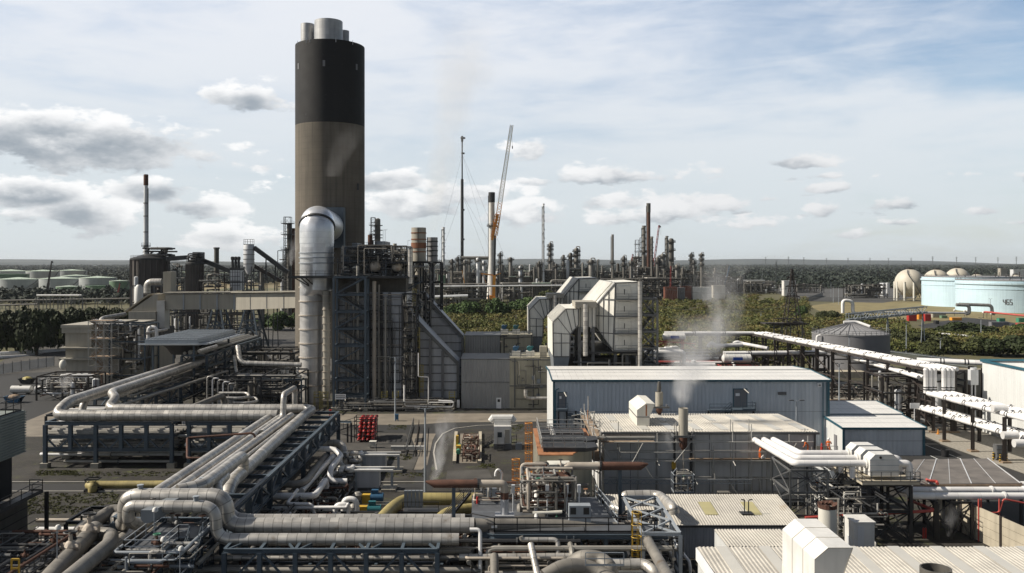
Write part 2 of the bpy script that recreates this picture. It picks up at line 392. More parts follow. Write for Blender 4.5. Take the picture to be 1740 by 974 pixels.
def ground_mat():
 m = bpy.data.materials.new('ground'); m.use_nodes = True; nt = m.node_tree; N = nt.nodes; L = nt.links; bs = N['Principled BSDF']; bs.inputs['Roughness'].default_value = .95
 geo = N.new('ShaderNodeNewGeometry'); P = geo.outputs['Position']
 def noise(s, d=6, r=.55):
  n = N.new('ShaderNodeTexNoise'); n.inputs['Scale'].default_value = s; n.inputs['Detail'].default_value = d; n.inputs['Roughness'].default_value = r; L.new(P, n.inputs['Vector']); return n.outputs['Fac']
 def ramp(x, a, b, c=0., d=1.):
  n = N.new('ShaderNodeMapRange'); L.new(x, n.inputs[0]); n.inputs[1].default_value = a; n.inputs[2].default_value = b; n.inputs[3].default_value = c; n.inputs[4].default_value = d; return n.outputs[0]
 def mix(f, a, b):
  n = N.new('ShaderNodeMix'); n.data_type = 'RGBA'; L.new(f, n.inputs[0])
  for i, x in ((6, a),(7, b)):
   if isinstance(x, tuple): n.inputs[i].default_value = (*x, 1)
   else: L.new(x, n.inputs[i])
  return n.outputs[2]
 grav = mix(ramp(noise(1.4,9,.8),.32,.68),(.008,.0072,.0064),(.037,.033,.027))
 grav = mix(ramp(noise(.22,5),.46,.66), grav, (.042,.037,.03))
 grav = mix(ramp(noise(.13,4),.52,.72,0,.8), grav, (.05,.047,.043))
 moss = ramp(noise(.3,8,.8),.54,.64,0,.85)
 grav = mix(moss, grav, (.075,.085,.02))
 soil = mix(ramp(noise(.08,6),.35,.65),(.07,.075,.03),(.12,.10,.05))
 vo = N.new('ShaderNodeTexVoronoi'); vo.inputs['Scale'].default_value = .0016; L.new(P, vo.inputs['Vector'])
 sc = N.new('ShaderNodeSeparateColor'); L.new(vo.outputs['Color'], sc.inputs[0])
 fields = mix(ramp(sc.outputs[0],.68,.95),(.04,.055,.028),(.24,.19,.1)); fields = mix(ramp(sc.outputs[1],.5,.8), fields, (.07,.09,.04))
 sp = N.new('ShaderNodeSeparateXYZ'); L.new(P, sp.inputs[0]); y = sp.outputs[1]
 w = N.new('ShaderNodeMath'); w.operation = 'MULTIPLY_ADD'; L.new(noise(.02,4), w.inputs[0]); w.inputs[1].default_value = 30; L.new(y, w.inputs[2])
 c = mix(ramp(w.outputs[0],232,246), grav, soil); c = mix(ramp(y, 850,1000), c, fields)
 L.new(c, bs.inputs['Base Color'])
 bp = N.new('ShaderNodeBump'); bp.inputs['Strength'].default_value = .5; bp.inputs['Distance'].default_value = .15; L.new(noise(5,8,.7), bp.inputs['Height']); L.new(bp.outputs[0], bs.inputs['Normal'])
 return m
g = MB(); EXT = 30000
ring = [0,60,120,250,500,1000,2500,6000,15000, EXT]
ys = [-EXT, -3000,-200,40] + ring[2:]
xs = [-EXT, -6000,-1500,-400,-100,0,100,400,1500,6000, EXT]
vs = [(x, y, 0) for y in ys for x in xs]; nx = len(xs)
g.add(vs, [(j*nx+i, j*nx+i+1,(j+1)*nx+i+1,(j+1)*nx+i) for j in range(len(ys)-1) for i in range(nx-1)])
struct('ground', g, ground_mat())
mk('asphalt', (.026,.026,.026),.9, var=.2, nscale=.4, stain=.15, staincol=(.042,.04,.037), sscale=.3, bump=.15)
mk('road_concrete', (.19,.165,.132),.9, var=.25, nscale=.35, stain=.28, staincol=(.2,.17,.13), sscale=.25, bump=.1)
mk('stained_yard', (.062,.058,.052),.92, var=.4, nscale=.35, stain=.3, staincol=(.045,.042,.037), sscale=.3, bump=.2)
mk('pale_gravel', (.27,.25,.215),.95, var=.3, nscale=2.5, stain=.12, staincol=(.2,.19,.17), sscale=1.0, bump=.3)
mk('dry_grass', (.2,.165,.075),.95, var=.3, nscale=.12, stain=.22, staincol=(.11,.11,.045), sscale=.05)
mk('far_tarmac', (.07,.068,.065),.9, var=.12, nscale=.05)
mk('hill_land', (.018,.027,.028),1, var=.2, nscale=.002)
mk('kerb_stone', (.36,.34,.3),.85, var=.12)
mk('road_paint', (.7,.7,.66),.7, var=.1, stain=.15, staincol=(.3,.3,.28), sscale=1.5)
def sheet(name, pix, material, z, world=None):
 pts = [G(*p) for p in pix] if world is None else world
 b = MB(); b.add([(p[0], p[1], z) for p in pts],[tuple(range(len(pts)))]); o = struct(name, b, material)
 if o.data.polygons[0].normal.z < 0: o.data.flip_normals()
 return o
sheet('concrete_road', [(545,704),(935,702),(940,716),(760,718),(700,722),(600,722),(545,716)], M.road_concrete, .004)
sheet('asphalt_road', [(600,722.4),(700,722.4),(760,718.4),(938,716.4),(944,731),(880,732),(800,729),(760,735),(742,752),(732,800),(720,838),(700,838),(712,775),(690,736),(605,734)], M.asphalt, .004)
sheet('yard_concrete', [(545,722),(600,722.6),(603,735),(690,737),(711,775),(700,800),(640,782),(560,782),(545,745)], M.stained_yard, .004)
sheet('footway', [(696,737),(741,737),(735,748),(726,790),(716,799),(703,799),(712,775)], M.road_concrete, .008)
sheet('service_road', [(-40,822),(735,822),(735,834),(-40,835)], M.asphalt, .006)
sheet('west_yard', [(-60,640),(150,628),(232,640),(190,700),(-60,745)], M.asphalt, .004)
sheet('west_apron', [(-20,742),(108,690),(215,690),(150,742)], M.road_concrete, .008)
k = MB()
for a, b_ in (((742,800),(737,770)),((737,770),(740,755)),((740,755),(752,738)),((752,738),(772,729)),((772,729),(812,724)),((812,724),(880,722)),((-40,820),(735,820)),((-40,836),(700,836))):
 p, q = G(*a), G(*b_); k.bar(p+Vector((0,0,.06)), q+Vector((0,0,.06)),.22,.13)
struct('kerb', k, M.kerb_stone)
sheet('east_road', None, M.asphalt, .004, world=[(62.6,160,0),(68.5,160,0),(72,120,0),(76,88,0),(52,88,0),(58,120,0)])
sheet('pale_gravel_verge', None, M.pale_gravel, .006, world=[(68.6,168,0),(58,215,0),(84,215,0),(84,88,0),(76.2,88,0),(72.2,120,0)])
pm = MB()
for off in (.25,.52):
 for i in range(24):
  if off == .52 and i % 3 == 2: continue
  t0, t1 = i/24,(i+.98)/24
  def pt(t, o):
   y = 160-72*t; xl = 62.6-10*t; xr = 68.5+7*t
   return (xl+(xr-xl)*(1-o), y)
  a, b_ = pt(t0, off), pt(t1, off); pm.add([(a[0]-.07,a[1],.012),(a[0]+.07,a[1],.012),(b_[0]+.07,b_[1],.012),(b_[0]-.07,b_[1],.012)],[(0,1,2,3)])
struct('road_markings', pm, M.road_paint)
sheet('tank_farm_grass', [(1372,520),(1560,498),(1800,498),(1800,560),(1600,545),(1460,540),(1400,532)], M.dry_grass, .05)
sheet('depot_yard', [(1290,490),(1520,486),(1560,505),(1500,515),(1370,512)], M.far_tarmac, .09)
sheet('contractor_yard', [(1560,553),(1640,540),(1700,545),(1760,556),(1660,565),(1580,562)], M.asphalt, .09)
sheet('refinery_yard', [(690,512),(690,473),(1330,473),(1300,490),(1180,505),(960,502)], M.far_tarmac, .05)
sheet('west_plant_yard', None, M.stained_yard, .003, world=[(-130,215,0),(-30,215,0),(-30,400,0),(-200,400,0)])
q_ = random.Random(9)
for pix in ([(612,728),(640,727),(644,733),(612,734)],[(660,742),(690,741),(693,752),(660,754)],[(830,722),(870,720),(874,724),(832,726)],[(760,800),(830,798),(836,812),(758,815)],[(450,826),(520,825),(524,832),(448,833)],[(706,745),(722,744),(720,751),(704,752)],[(704,758),(719,757),(717,765),(702,766)]):
 sheet('road_patch', pix, M.asphalt if q_.random() < .6 else M.stained_yard, .012)
# low hills on the horizon
h = MB()
for y, x0, x1, top, seed in ((9000,-9000,9500,66,1),(11500,-12000,12000,120,2),(7000,-6500,-900,78,3)):
 rr = random.Random(seed); n = 90; ph = [rr.uniform(0,6.28) for _ in range(5)]; pts = []
 for i in range(n+1):
  t = i/n; e = math.sin(math.pi*t)**.5
  hh = top*e*(.45+.2*math.sin(5*t+ph[0])+.16*math.sin(13*t+ph[1])+.1*math.sin(29*t+ph[2])+.06*math.sin(61*t+ph[3]))
  pts.append((x0+(x1-x0)*t, max(hh, .2)))
 vs = []
 for x, hh in pts: vs += [(x, y-700,-.3),(x, y, hh),(x, y+900,-.3)]
 h.add(vs, [f for i in range(n) for f in ((i*3, i*3+3, i*3+4, i*3+1),(i*3+1, i*3+4, i*3+5, i*3+2))])
struct('hills', h, M.hill_land, smooth=True)
def leaf_mat(name, cols, nscale=.05):
 m = bpy.data.materials.new(name); m.use_nodes = True; nt = m.node_tree; N = nt.nodes; L = nt.links; bs = N['Principled BSDF']
 bs.inputs['Roughness'].default_value = .7; bs.inputs['Specular IOR Level'].default_value = .25
 geo = N.new('ShaderNodeNewGeometry')
 n = N.new('ShaderNodeTexNoise'); n.inputs['Scale'].default_value = nscale; n.inputs['Detail'].default_value = 5; L.new(geo.outputs['Position'], n.inputs['Vector'])
 ad = N.new('ShaderNodeMath'); ad.operation = 'MULTIPLY_ADD'; L.new(geo.outputs['Random Per Island'], ad.inputs[0]); ad.inputs[1].default_value = .2; 
 sb = N.new('ShaderNodeMath'); sb.operation = 'MULTIPLY_ADD'; L.new(n.outputs['Fac'], sb.inputs[0]); sb.inputs[1].default_value = 1.9; sb.inputs[2].default_value = -.55
 L.new(sb.outputs[0], ad.inputs[2])
 cr = N.new('ShaderNodeValToRGB'); L.new(ad.outputs[0], cr.inputs[0]); e = cr.color_ramp.elements
 e[0].position = 0; e[0].color = (*cols[0],1); e[1].position = 1; e[1].color = (*cols[-1],1)
 for i, c in enumerate(cols[1:-1]): q = e.new((i+1)/(len(cols)-1)); q.color = (*c, 1)
 L.new(cr.outputs[0], bs.inputs['Base Color']); MATS[name] = m; return m
M.leaf_dark = leaf_mat('leaf_dark', [(.014,.02,.008),(.024,.034,.011),(.038,.05,.016)])
M.leaf_green = leaf_mat('leaf_green', [(.024,.045,.012),(.042,.075,.018),(.062,.1,.026)])
M.leaf_olive = leaf_mat('leaf_olive', [(.028,.034,.012),(.045,.052,.016),(.06,.07,.02)])
M.leaf_scrub = leaf_mat('leaf_scrub', [(.06,.04,.02),(.13,.1,.034),(.08,.1,.026),(.165,.135,.045),(.11,.14,.032)],.035)
M.leaf_far = leaf_mat('leaf_far', [(.014,.022,.02),(.022,.031,.024),(.034,.043,.028)],.004)  # bluish tint of distant haze put into the leaf colours
rg = np.random.default_rng(5)
def leaf_object_mesh(name, C, RAD, per, size, material, low=-.25):
 n = len(C)*per; c = np.repeat(np.asarray(C, float), per, 0); r = np.repeat(np.asarray(RAD, float), per, 0)
 d = rg.normal(size=(n, 3)); d[:, 2] = np.where(d[:, 2] < low, -d[:, 2], d[:, 2]); d /= np.linalg.norm(d, axis=1)[:, None]
 p = c + d*r*rg.uniform(.62,1.06,(n, 1))
 nn = d + rg.normal(size=(n, 3))*.55; nn /= np.linalg.norm(nn, axis=1)[:, None]
 a = np.cross(nn, rg.normal(size=(n, 3))); a /= np.linalg.norm(a, axis=1)[:, None]; b = np.cross(nn, a)
 s = (np.repeat(np.broadcast_to(np.asarray(size, float),(len(C),)), per)*rg.uniform(.6,1.3, n))[:, None]/2
 V = np.empty((n, 4,3)); V[:, 0] = p-a*s-b*s*.7; V[:, 1] = p+a*s-b*s*.7; V[:, 2] = p+a*s*.7+b*s; V[:, 3] = p-a*s*.7+b*s
 me = bpy.data.meshes.new(name); me.vertices.add(4*n); me.vertices.foreach_set('co', V.astype(np.float32).ravel())
 me.loops.add(4*n); me.loops.foreach_set('vertex_index', np.arange(4*n, dtype=np.int32)); me.polygons.add(n)
 me.polygons.foreach_set('loop_start', np.arange(0,4*n, 4, dtype=np.int32)); me.polygons.foreach_set('loop_total', np.full(n, 4, dtype=np.int32))
 me.materials.append(material); me.update(calc_edges=True); me.validate(); return me
def crown(name, rx, rz, k, per, size, material):
 C = []; RD = []
 for i in range(k):
  d = rg.normal(size=3); d /= np.linalg.norm(d); f = rg.uniform(.25,.72)
  C.append((d[0]*rx*f, d[1]*rx*f, rz*(.3+.85*abs(d[2])*f) + (rz*.1 if i % 3 else -rz*.05))); q = rg.uniform(.34,.52); RD.append((rx*q, rx*q, rz*q*.8))
 return leaf_object_mesh(name, C, RD, per, size, material)
CROWNS = {k: [crown('crown', 1,1,19,190,.12, M[k]) for _ in range(3)] for k in ('leaf_dark', 'leaf_green', 'leaf_olive')}
tk = MB(); tk.tube([(0,0,0),(.03,.01,.25),(0,.02,.6)],[.06,.045,.02],7)
for an in (0.4,2.5,4.6): tk.tube([(.02,.01,.28),(.28*math.cos(an),.28*math.sin(an),.75)],[.03,.008],5)
trunk0 = None
def tree(px, base, top, wpx, kind, label, group='trees round the plant', Y=None, lo=.0):
 global trunk0
 Y = Y or D(base); x = X(px, Y); hgt = max(Z(top, Y),2.5); rx = wpx/2/F*Y
 t = Thing('tree', label, 'tree', (x, Y, 0), group)
 c = bpy.data.objects.new('crown', rnd.choice(CROWNS[kind])); COL.objects.link(c); c.parent = t.o
 c.scale = (rx*1.15, rx*1.15, hgt*.8); c.location = (0,0,-hgt*.08); c.rotation_euler = (0,0, rnd.uniform(0,6.28))
 if trunk0 is None: trunk0 = build('trunk', tk, M.bark); o = trunk0
 else: o = bpy.data.objects.new('trunk', trunk0.data); COL.objects.link(o)
 o.parent = t.o; o.scale = (hgt*.5, hgt*.5, hgt*.8)
for i, (px, base, top, w) in enumerate([(-8,602,520,60),(30,600,524,52),(62,603,514,58),(100,596,520,50),(132,590,513,54),(163,584,512,52),(196,580,514,48),(220,575,518,40),
        (10,588,516,60),(50,584,513,60),(88,578,514,60),(118,574,512,52),(150,572,513,50),(182,570,514,46)]):
 tree(px, base, top, w, 'leaf_dark', 'dense dark tree, %s from the left in the %s row of the shaded wood' % (('first','second','third','fourth','fifth','sixth','seventh','last')[i if i < 8 else i-8], 'front' if i < 8 else 'rear'), 'dark wood at the left edge')
for px, base, top, w in [(452,560,527,34),(474,562,524,38),(497,560,526,32)]:
 tree(px, base, top, w, 'leaf_green', 'sunlit green tree under the gallery bridge, %s' % {452:'nearest its trestle', 474:'middle of three', 497:'beside the chimney foot'}[px], 'trees behind the gallery bridge')
for px, base, top, w, lab in [(772,537,513,34,'low green tree at the left end of the tree row before the refinery'),(800,538,508,42,'broad green tree below the white pipe bridge'),(826,536,502,34,'olive tree just left of the yellow crane base'),
       (848,540,500,40,'round bright green tree below the yellow crane'),(876,532,505,36,'green tree right of the yellow crane base'),(900,533,497,40,'tall green tree beside the left white duct'),
       (925,528,492,44,'darker tree rising behind the left white duct'),(948,522,496,30,'small tree tucked behind the rear white casing'),(790,528,506,30,'small tree at the edge of the bank below the refinery')]:
 tree(px, base, top, w, 'leaf_olive' if 'olive' in lab or 'darker' in lab else 'leaf_green', lab, 'tree row before the refinery')
for px, base, top, w, kd, lab in [(1112,505,488,22,'leaf_green','small round tree left of the red container'),(1362,540,516,22,'leaf_green','small conical tree right of the lattice pylon'),(1408,545,524,34,'leaf_olive','bushy tree beyond the grey tank roof'),
       (1525,585,556,42,'leaf_olive','bushy tree right behind the grey tank'),(1560,590,558,50,'leaf_olive','bushy tree before the blue conveyor foot'),(1630,572,542,62,'leaf_dark','big dark mound of a tree above the contractor yard'),
       (1665,572,545,50,'leaf_dark','second dark mound of a tree above the contractor yard'),(1700,605,568,70,'leaf_dark','large dark tree left of the white shed roof'),(1745,606,562,70,'leaf_dark','large dark tree behind the white shed roof'),
       (1600,600,566,60,'leaf_olive','rounded tree behind the white overhead pipes'),(1655,603,572,50,'leaf_olive','rounded tree close behind the pair of brown posts'),(1580,608,580,44,'leaf_olive','low tree behind the steel fence'),
       (1735,560,548,26,'leaf_green','low green tree beside the skip in the contractor yard'),(1300,520,508,20,'leaf_olive','small tree in the scrub left of the pylon'),(1470,552,532,30,'leaf_olive','tree at the left foot of the blue conveyor')]:
 tree(px, base, top, w, kd, lab, 'trees in the eastern scrub')
# scrub: brushwood nobody could count
def scrub():
 C = []; RD = []; S = []
 from mathutils import noise as mn
 n = 0
 while n < 5600:
  py = rg.uniform(497,628); Y = float(D(py)); px = rg.uniform(735,1800)
  if px < 760 and py < 540: continue
  if px > 1372 and py < 541 + (px-1372)*.03: continue
  if px > 1290 and py < 512: continue
  if px < 960 and py < 520: continue
  if px > 1480 and py > 606: continue
  if px > 1540 and 540 < py < 566: continue
  if py > 600 and (px < 960 or px > 1380): continue
  if Y < 255 and px < 1480: continue
  x = X(px, Y); v = mn.noise(Vector((x*.03, Y*.02,0))); hh = 1.7+2.0*max(v+.3,0)+rg.uniform(-.4,.7)
  rr = rg.uniform(1.2,3.8)
  if mn.noise(Vector((x*.02+9, Y*.013,4))) > .3 and rg.uniform() < .75: hh *= .35
  C.append((x, Y, hh*.3)); RD.append((rr, rr, hh*.8)); S.append(.28+Y*.0007); n += 1
 me = leaf_object_mesh('scrub', C, RD, 96, S, M.leaf_scrub, low=-.1)
 o = bpy.data.objects.new('scrub', me); COL.objects.link(o); o['kind'] = 'stuff'
 o['label'] = 'brown green brushwood filling the land between the plant and the refinery'; o['category'] = 'scrub'
scrub()
def woods():
 C = []; RD = []; S = []
 from mathutils import noise as mn
 n = 0
 while n < 9000:
  Y = 700*math.exp(rg.uniform(0,2.6)); px = rg.uniform(-60,1800); x = X(px, Y)
  v = mn.noise(Vector((x*.0016, Y*.0016,3)))
  dense = (1310 < px < 1760 and 1000 < Y < 2600) or (px < 300 and 1150 < Y < 3000) or Y > 3200
  if px > 1290 and Y < 950: continue
  if px < 700 and Y < 1050: continue
  if 690 < px < 1330 and Y < 1300: continue
  if not dense and v < .06: continue
  if dense and v < -.34: continue
  hh = rg.uniform(6,12)*(1 if Y > 1100 else .6); rr = rg.uniform(6,12)*(1+Y/5000); C.append((x, Y, hh*.35)); RD.append((rr, rr, hh*.75)); S.append(1.6+Y*.0015); n += 1
 for k in range(170):
  Y = rg.uniform(610,770); px = rg.uniform(-30,222); hh = rg.uniform(4,9); C.append((X(px, Y), Y, hh*.3)); RD.append((6,6, hh*.8)); S.append(2.4)
 me = leaf_object_mesh('far_woods', C, RD, 36, S, M.leaf_far, low=-.1)
 o = bpy.data.objects.new('far_woods', me); COL.objects.link(o); o['kind'] = 'stuff'
 o['label'] = 'far off dark woods along the horizon'; o['category'] = 'woods'
woods()
M.leaf_weed = leaf_mat('leaf_weed', [(.04,.036,.014),(.055,.06,.016),(.075,.075,.02)],.5)
def weeds():
 C = []; RD = []
 for x0, x1, y0, y1, n in ((62,130,800,808,150),(120,300,802,810,110),(45,200,838,874,420),(200,330,850,880,100),(545,600,778,786,60),(640,700,772,782,110),(870,890,722,732,40),(815,840,788,796,40),(660,690,722,730,40),(640,720,804,812,40)):
  for i in range(n):
   p = G(rg.uniform(x0, x1), rg.uniform(y0, y1)); s = rg.uniform(.12,.4); C.append((p.x, p.y, .02)); RD.append((s, s, .07))
 o = bpy.data.objects.new('weeds', leaf_object_mesh('weeds', C, RD, 14,.11, M.leaf_weed, low=0)); COL.objects.link(o); o['kind'] = 'stuff'; o['label'] = 'thin weeds and moss growing through the gravel yard'; o['category'] = 'weeds'
weeds()
def steam(label, base, h, lean, r0, r1, dens, seed, nscale=.35, fade=1.4, thr=.0):
 """a leaning, widening plume of vapour in its own closed box; local origin at the plume's foot"""
 m = bpy.data.materials.new('steam'); m.use_nodes = True; nt = m.node_tree; N = nt.nodes; L = nt.links
 N.remove(N['Principled BSDF']); out = N['Material Output']
 pv = N.new('ShaderNodeVolumePrincipled'); pv.inputs['Color'].default_value = (.97,.97,.98,1); pv.inputs['Anisotropy'].default_value = .2; L.new(pv.outputs[0], out.inputs['Volume'])
 tc = N.new('ShaderNodeTexCoord'); sp = N.new('ShaderNodeSeparateXYZ'); L.new(tc.outputs['Object'], sp.inputs[0])
 def ma(op, a, b=None, clamp=False):
  n = N.new('ShaderNodeMath'); n.operation = op; n.use_clamp = clamp
  for i, x in enumerate((a, b)):
   if x is None: continue
   if isinstance(x, (int, float)): n.inputs[i].default_value = x
   else: L.new(x, n.inputs[i])
  return n.outputs[0]
 t = ma('MULTIPLY', sp.outputs[2],1/h, True); rad = ma('ADD', ma('MULTIPLY', ma('POWER', t, .8), r1-r0), r0)
 def noise(sc, det, off):
  mp = N.new('ShaderNodeMapping'); mp.inputs['Location'].default_value = off; mp.inputs['Scale'].default_value = (1,1,.7); L.new(tc.outputs['Object'], mp.inputs['Vector'])
  n = N.new('ShaderNodeTexNoise'); n.inputs['Scale'].default_value = sc; n.inputs['Detail'].default_value = det; n.inputs['Roughness'].default_value = .6; L.new(mp.outputs[0], n.inputs['Vector']); return n.outputs['Fac']
 wob = ma('MULTIPLY', ma('SUBTRACT', noise(nscale*.35,2,(seed, 0,7)),.5), r1*1.6)
 dx = ma('SUBTRACT', ma('SUBTRACT', sp.outputs[0], ma('MULTIPLY', ma('POWER', t, 1.2), lean[0])), ma('MULTIPLY', wob, t)); dy = ma('SUBTRACT', sp.outputs[1], ma('MULTIPLY', t, lean[1]))
 dist = ma('SQRT', ma('ADD', ma('MULTIPLY', dx, dx), ma('MULTIPLY', dy, dy)))
 q = ma('SUBTRACT', 1.0, ma('DIVIDE', dist, rad)); n1 = noise(nscale, 6,(seed*3.1, seed, 0))
 s = ma('ADD', ma('MULTIPLY', q, .8), ma('MULTIPLY', ma('SUBTRACT', n1,.55+thr),2.6)); s = ma('MAXIMUM', ma('MINIMUM', s, 1.0),0.0)
 edge = ma('MULTIPLY', q, 4.0, True); fd = ma('POWER', ma('SUBTRACT', 1.0, t), fade); s = ma('MULTIPLY', ma('MULTIPLY', s, edge), ma('MULTIPLY', fd, dens)); L.new(s, pv.inputs['Density'])
 x0, x1 = min(-r1, lean[0]-r1*1.3), max(r1, lean[0]+r1*1.3); y0, y1 = min(-r1, lean[1]-r1), max(r1, lean[1]+r1)
 b = MB(); b.box(x0, y0,0, x1, y1, h); o = build('steam', b, m); o.location = base
 tag(o, label, 'steam', kind='stuff'); return o
def st(label, px, py, Y, h, lean, r0, r1, dens, seed, **k): return steam(label, W(px, py, Y), h, lean, r0, r1, dens, seed, **k)
st('thin steam drifting from the refinery beyond the chimney', 738,392,520,128,(24,0),7,27,.06,3, nscale=.04, fade=.75)
st('grey white steam rising over the scrub beside the white casings', 1216,604,215,24,(4,3),.9,11,.46,5, nscale=.22, fade=1.2, thr=.06)
st('steam blowing off the pale stack against the blue shed', 1160,692,113,12,(4.5,3),.7,7.0,.95,8, nscale=.38, fade=1.15, thr=.02)
st('white steam leaking by the wall stack bracket', 1140,765,104,4,(-1,0),.3,1.8,.5,14, nscale=.9)
st('steam jet rising from the rusty exhaust end over the asphalt', 737,824,79,6.6,(1.4,1.5),.4,1.5,1.2,9, nscale=.9, fade=.8)
st('small puff of steam by the scaffolded west platform', 108,668,176,4.2,(1.5,0),.5,2.6,.9,12, nscale=.7)
st('wisp of steam left of the big duct platform', 494,452,178,6,(1,0),.3,1.8,.7,15, nscale=.7)
st('ground steam in the dark bay behind the concrete panel wall', 1611,912,86,3.2,(.5,0),.3,1.4,1.0,17, nscale=1.0)
st('faint smoke drifting across the chimney face', 566,300,204,12,(5,0),2,4.5,.05,19, nscale=.25, fade=.6)
def frame(T, o, ul, vl, zs, w, material, nu=1, nv=1, ang=0.0, brace='fblr', style='x', z0=None, parent=None, bw=None, skip=1, foot=False, blev=None):
 """braced steel frame: every post, every beam line and every braced bay is a part"""
 o = Vector(o); u = Vector((math.cos(ang), math.sin(ang),0)); v = Vector((-u.y, u.x, 0)); z0 = o.z if z0 is None else z0; bw = bw or w*.8
 P = lambda s, t, z: Vector((o.x, o.y, 0)) + u*s + v*t + Vector((0,0, z))
 us = [ul*i/nu for i in range(nu+1)]; vs_ = [vl*i/nv for i in range(nv+1)]; zt = zs[-1]
 for i, a in enumerate(us):
  for j, b in enumerate(vs_):
   if 0 < j < nv and 0 < i < nu: continue
   if (i not in skip if isinstance(skip, tuple) else i % skip) and 0 < i < nu: zz = zs[0]
   else: zz = z0
   m = MB(); m.hbeam(P(a, b, zz), P(a, b, zt-w*.42), w, w)
   T.part('post', m, material, parent)
   if foot and zz == z0:
    f = MB(); c = P(a, b, z0); f.box(c.x-w*1.1, c.y-w*1.1, z0, c.x+w*1.1, c.y+w*1.1, z0+.7); T.part('footing', f, M.concrete, parent)
 for z in zs:
  for b in (vs_[0], vs_[-1]):
   m = MB(); m.hbeam(P(us[0], b, z), P(us[-1], b, z), bw, bw*1.25); T.part('beam', m, material, parent)
  if o.y > 240:
   m = MB(); [m.hbeam(P(a, vs_[0]+bw*.5, z+.004), P(a, vs_[-1]-bw*.5, z+.004), bw*.9, bw) for a in (us[0], us[-1])]; T.part('cross_beam', m, material, parent)
  else:
   for a in us: m = MB(); m.hbeam(P(a, vs_[0]+bw*.5, z+.004), P(a, vs_[-1]-bw*.5, z+.004), bw*.9, bw); T.part('cross_beam', m, material, parent)
 lv = [z0]+list(zs)
 def br(a, b, i):
  m = MB(); (p0, q0),(p1, q1) = a, b
  if style == 'x': m.bar(p0, q1, bw*.5); m.bar(q0, p1, bw*.46)
  elif style == 'v': mid = (p0+p1)/2; m.bar(q0, mid, bw*.5); m.bar(q1, mid, bw*.5)
  elif style == 'k': mid = (q0+q1)/2; m.bar(p0, mid, bw*.5); m.bar(p1, mid, bw*.5)
  else:
   if i % 2: m.bar(p0, q1, bw*.55)
   else: m.bar(q0, p1, bw*.55)
  T.part('brace', m, material, parent)
 for k in range(len(lv)-1):
  z_, z1 = lv[k], lv[k+1]
  if z1-z_ < .8 or (blev is not None and k not in blev): continue
  for i in range(nu):
   for c, b in (('f', vs_[0]),('b', vs_[-1])):
    if c in brace: br((P(us[i], b, z_), P(us[i], b, z1)),(P(us[i+1], b, z_), P(us[i+1], b, z1)), i+k)
  for j in range(nv):
   for c, a in (('l', us[0]),('r', us[-1])):
    if c in brace: br((P(a, vs_[j], z_), P(a, vs_[j], z1)),(P(a, vs_[j+1], z_), P(a, vs_[j+1], z1)), j+k)
 return P
def railing(pts, h=1.1, step=1.8, r=.03, mb=None):
 m = mb or MB(); pts = [Vector(p) for p in pts]
 for a, b in zip(pts, pts[1:]):
  for z in (h, h*.55): m.bar(a+Vector((0,0,z)), b+Vector((0,0,z)), r*2)
  m.bar(a+Vector((0,0,.08)), b+Vector((0,0,.08)),.02,.15)
  n = max(1, int((b-a).length/step))
  for i in range(n+1): p = a+(b-a)*i/n; m.bar(p, p+Vector((0,0,h)), r*2)
 return m
def caged_ladder(name, label, x, y, z0, z1, material, w=.55, cage=True, group=None, face=-1, sc=1.0):
 T = Thing(name, label, 'ladder', (x, y, z0), group); st_ = MB(); t = .055*sc
 for s in (-1,1): st_.bar((x+s*w/2, y, z0),(x+s*w/2, y, z1), t)
 T.part('stile', st_, material); rg_ = MB(); z = z0+.25
 while z < z1: rg_.bar((x-w/2, y, z),(x+w/2, y, z), t*.7); z += .32
 T.part('rungs', rg_, material)
 if cage:
  c = MB(); zc = max(z0+2.1, z0+(z1-z0)*.15); n = max(2, int((z1-zc)/1.0)); pts = [(x+.42*math.cos(a), y+face*.45+.42*math.sin(a)) for a in [R(-90+i*36)*1 for i in range(11)]]
  for i in range(n+1):
   z = zc+(z1-zc)*i/n; c.tube([(a, b, z) for a, b in pts], t*.55,5)
  for k in (0,2,4,6,8): a, b = pts[k]; c.bar((a, b, zc),(a, b, z1), t*.7, t*.5)
  T.part('cage', c, material)
 return T
def stairs(mb, p, q, w, side, n=None, t=.06):
 p, q = Vector(p), Vector(q); s = Vector(side).normalized()*w; n = n or max(3, int(abs(q.z-p.z)/.22))
 for e in (Vector((0,0,0)), s): mb.bar(p+e, q+e, t, .24)
 for i in range(n):
  a = p+(q-p)*((i+.5)/n); mb.bar(a, a+s, .24,.04)
 for e in (Vector((0,0,0)), s):
  for h in (1.0,.55): mb.bar(p+e+Vector((0,0,h)), q+e+Vector((0,0,h)),.05)
  for i in range(0, n+1,4): a = p+(q-p)*(i/n)+e; mb.bar(a, a+Vector((0,0,1)),.045)
 return mb
def pipe(name, label, pts, r, material, group=None, bend=None, n=12, cat='pipe', k=6):
 p = rounded(pts, bend or r*2.6, k); m = MB(); m.tube(p, r, n); return single(name, label, cat, m, material, None, group, True)
def pparts(T, name, pts, r, material, bend=None, n=8, parent=None):
 m = MB(); m.tube(rounded(pts, bend or r*2.6,4), r, n); return T.part(name, m, material, parent, smooth=True)
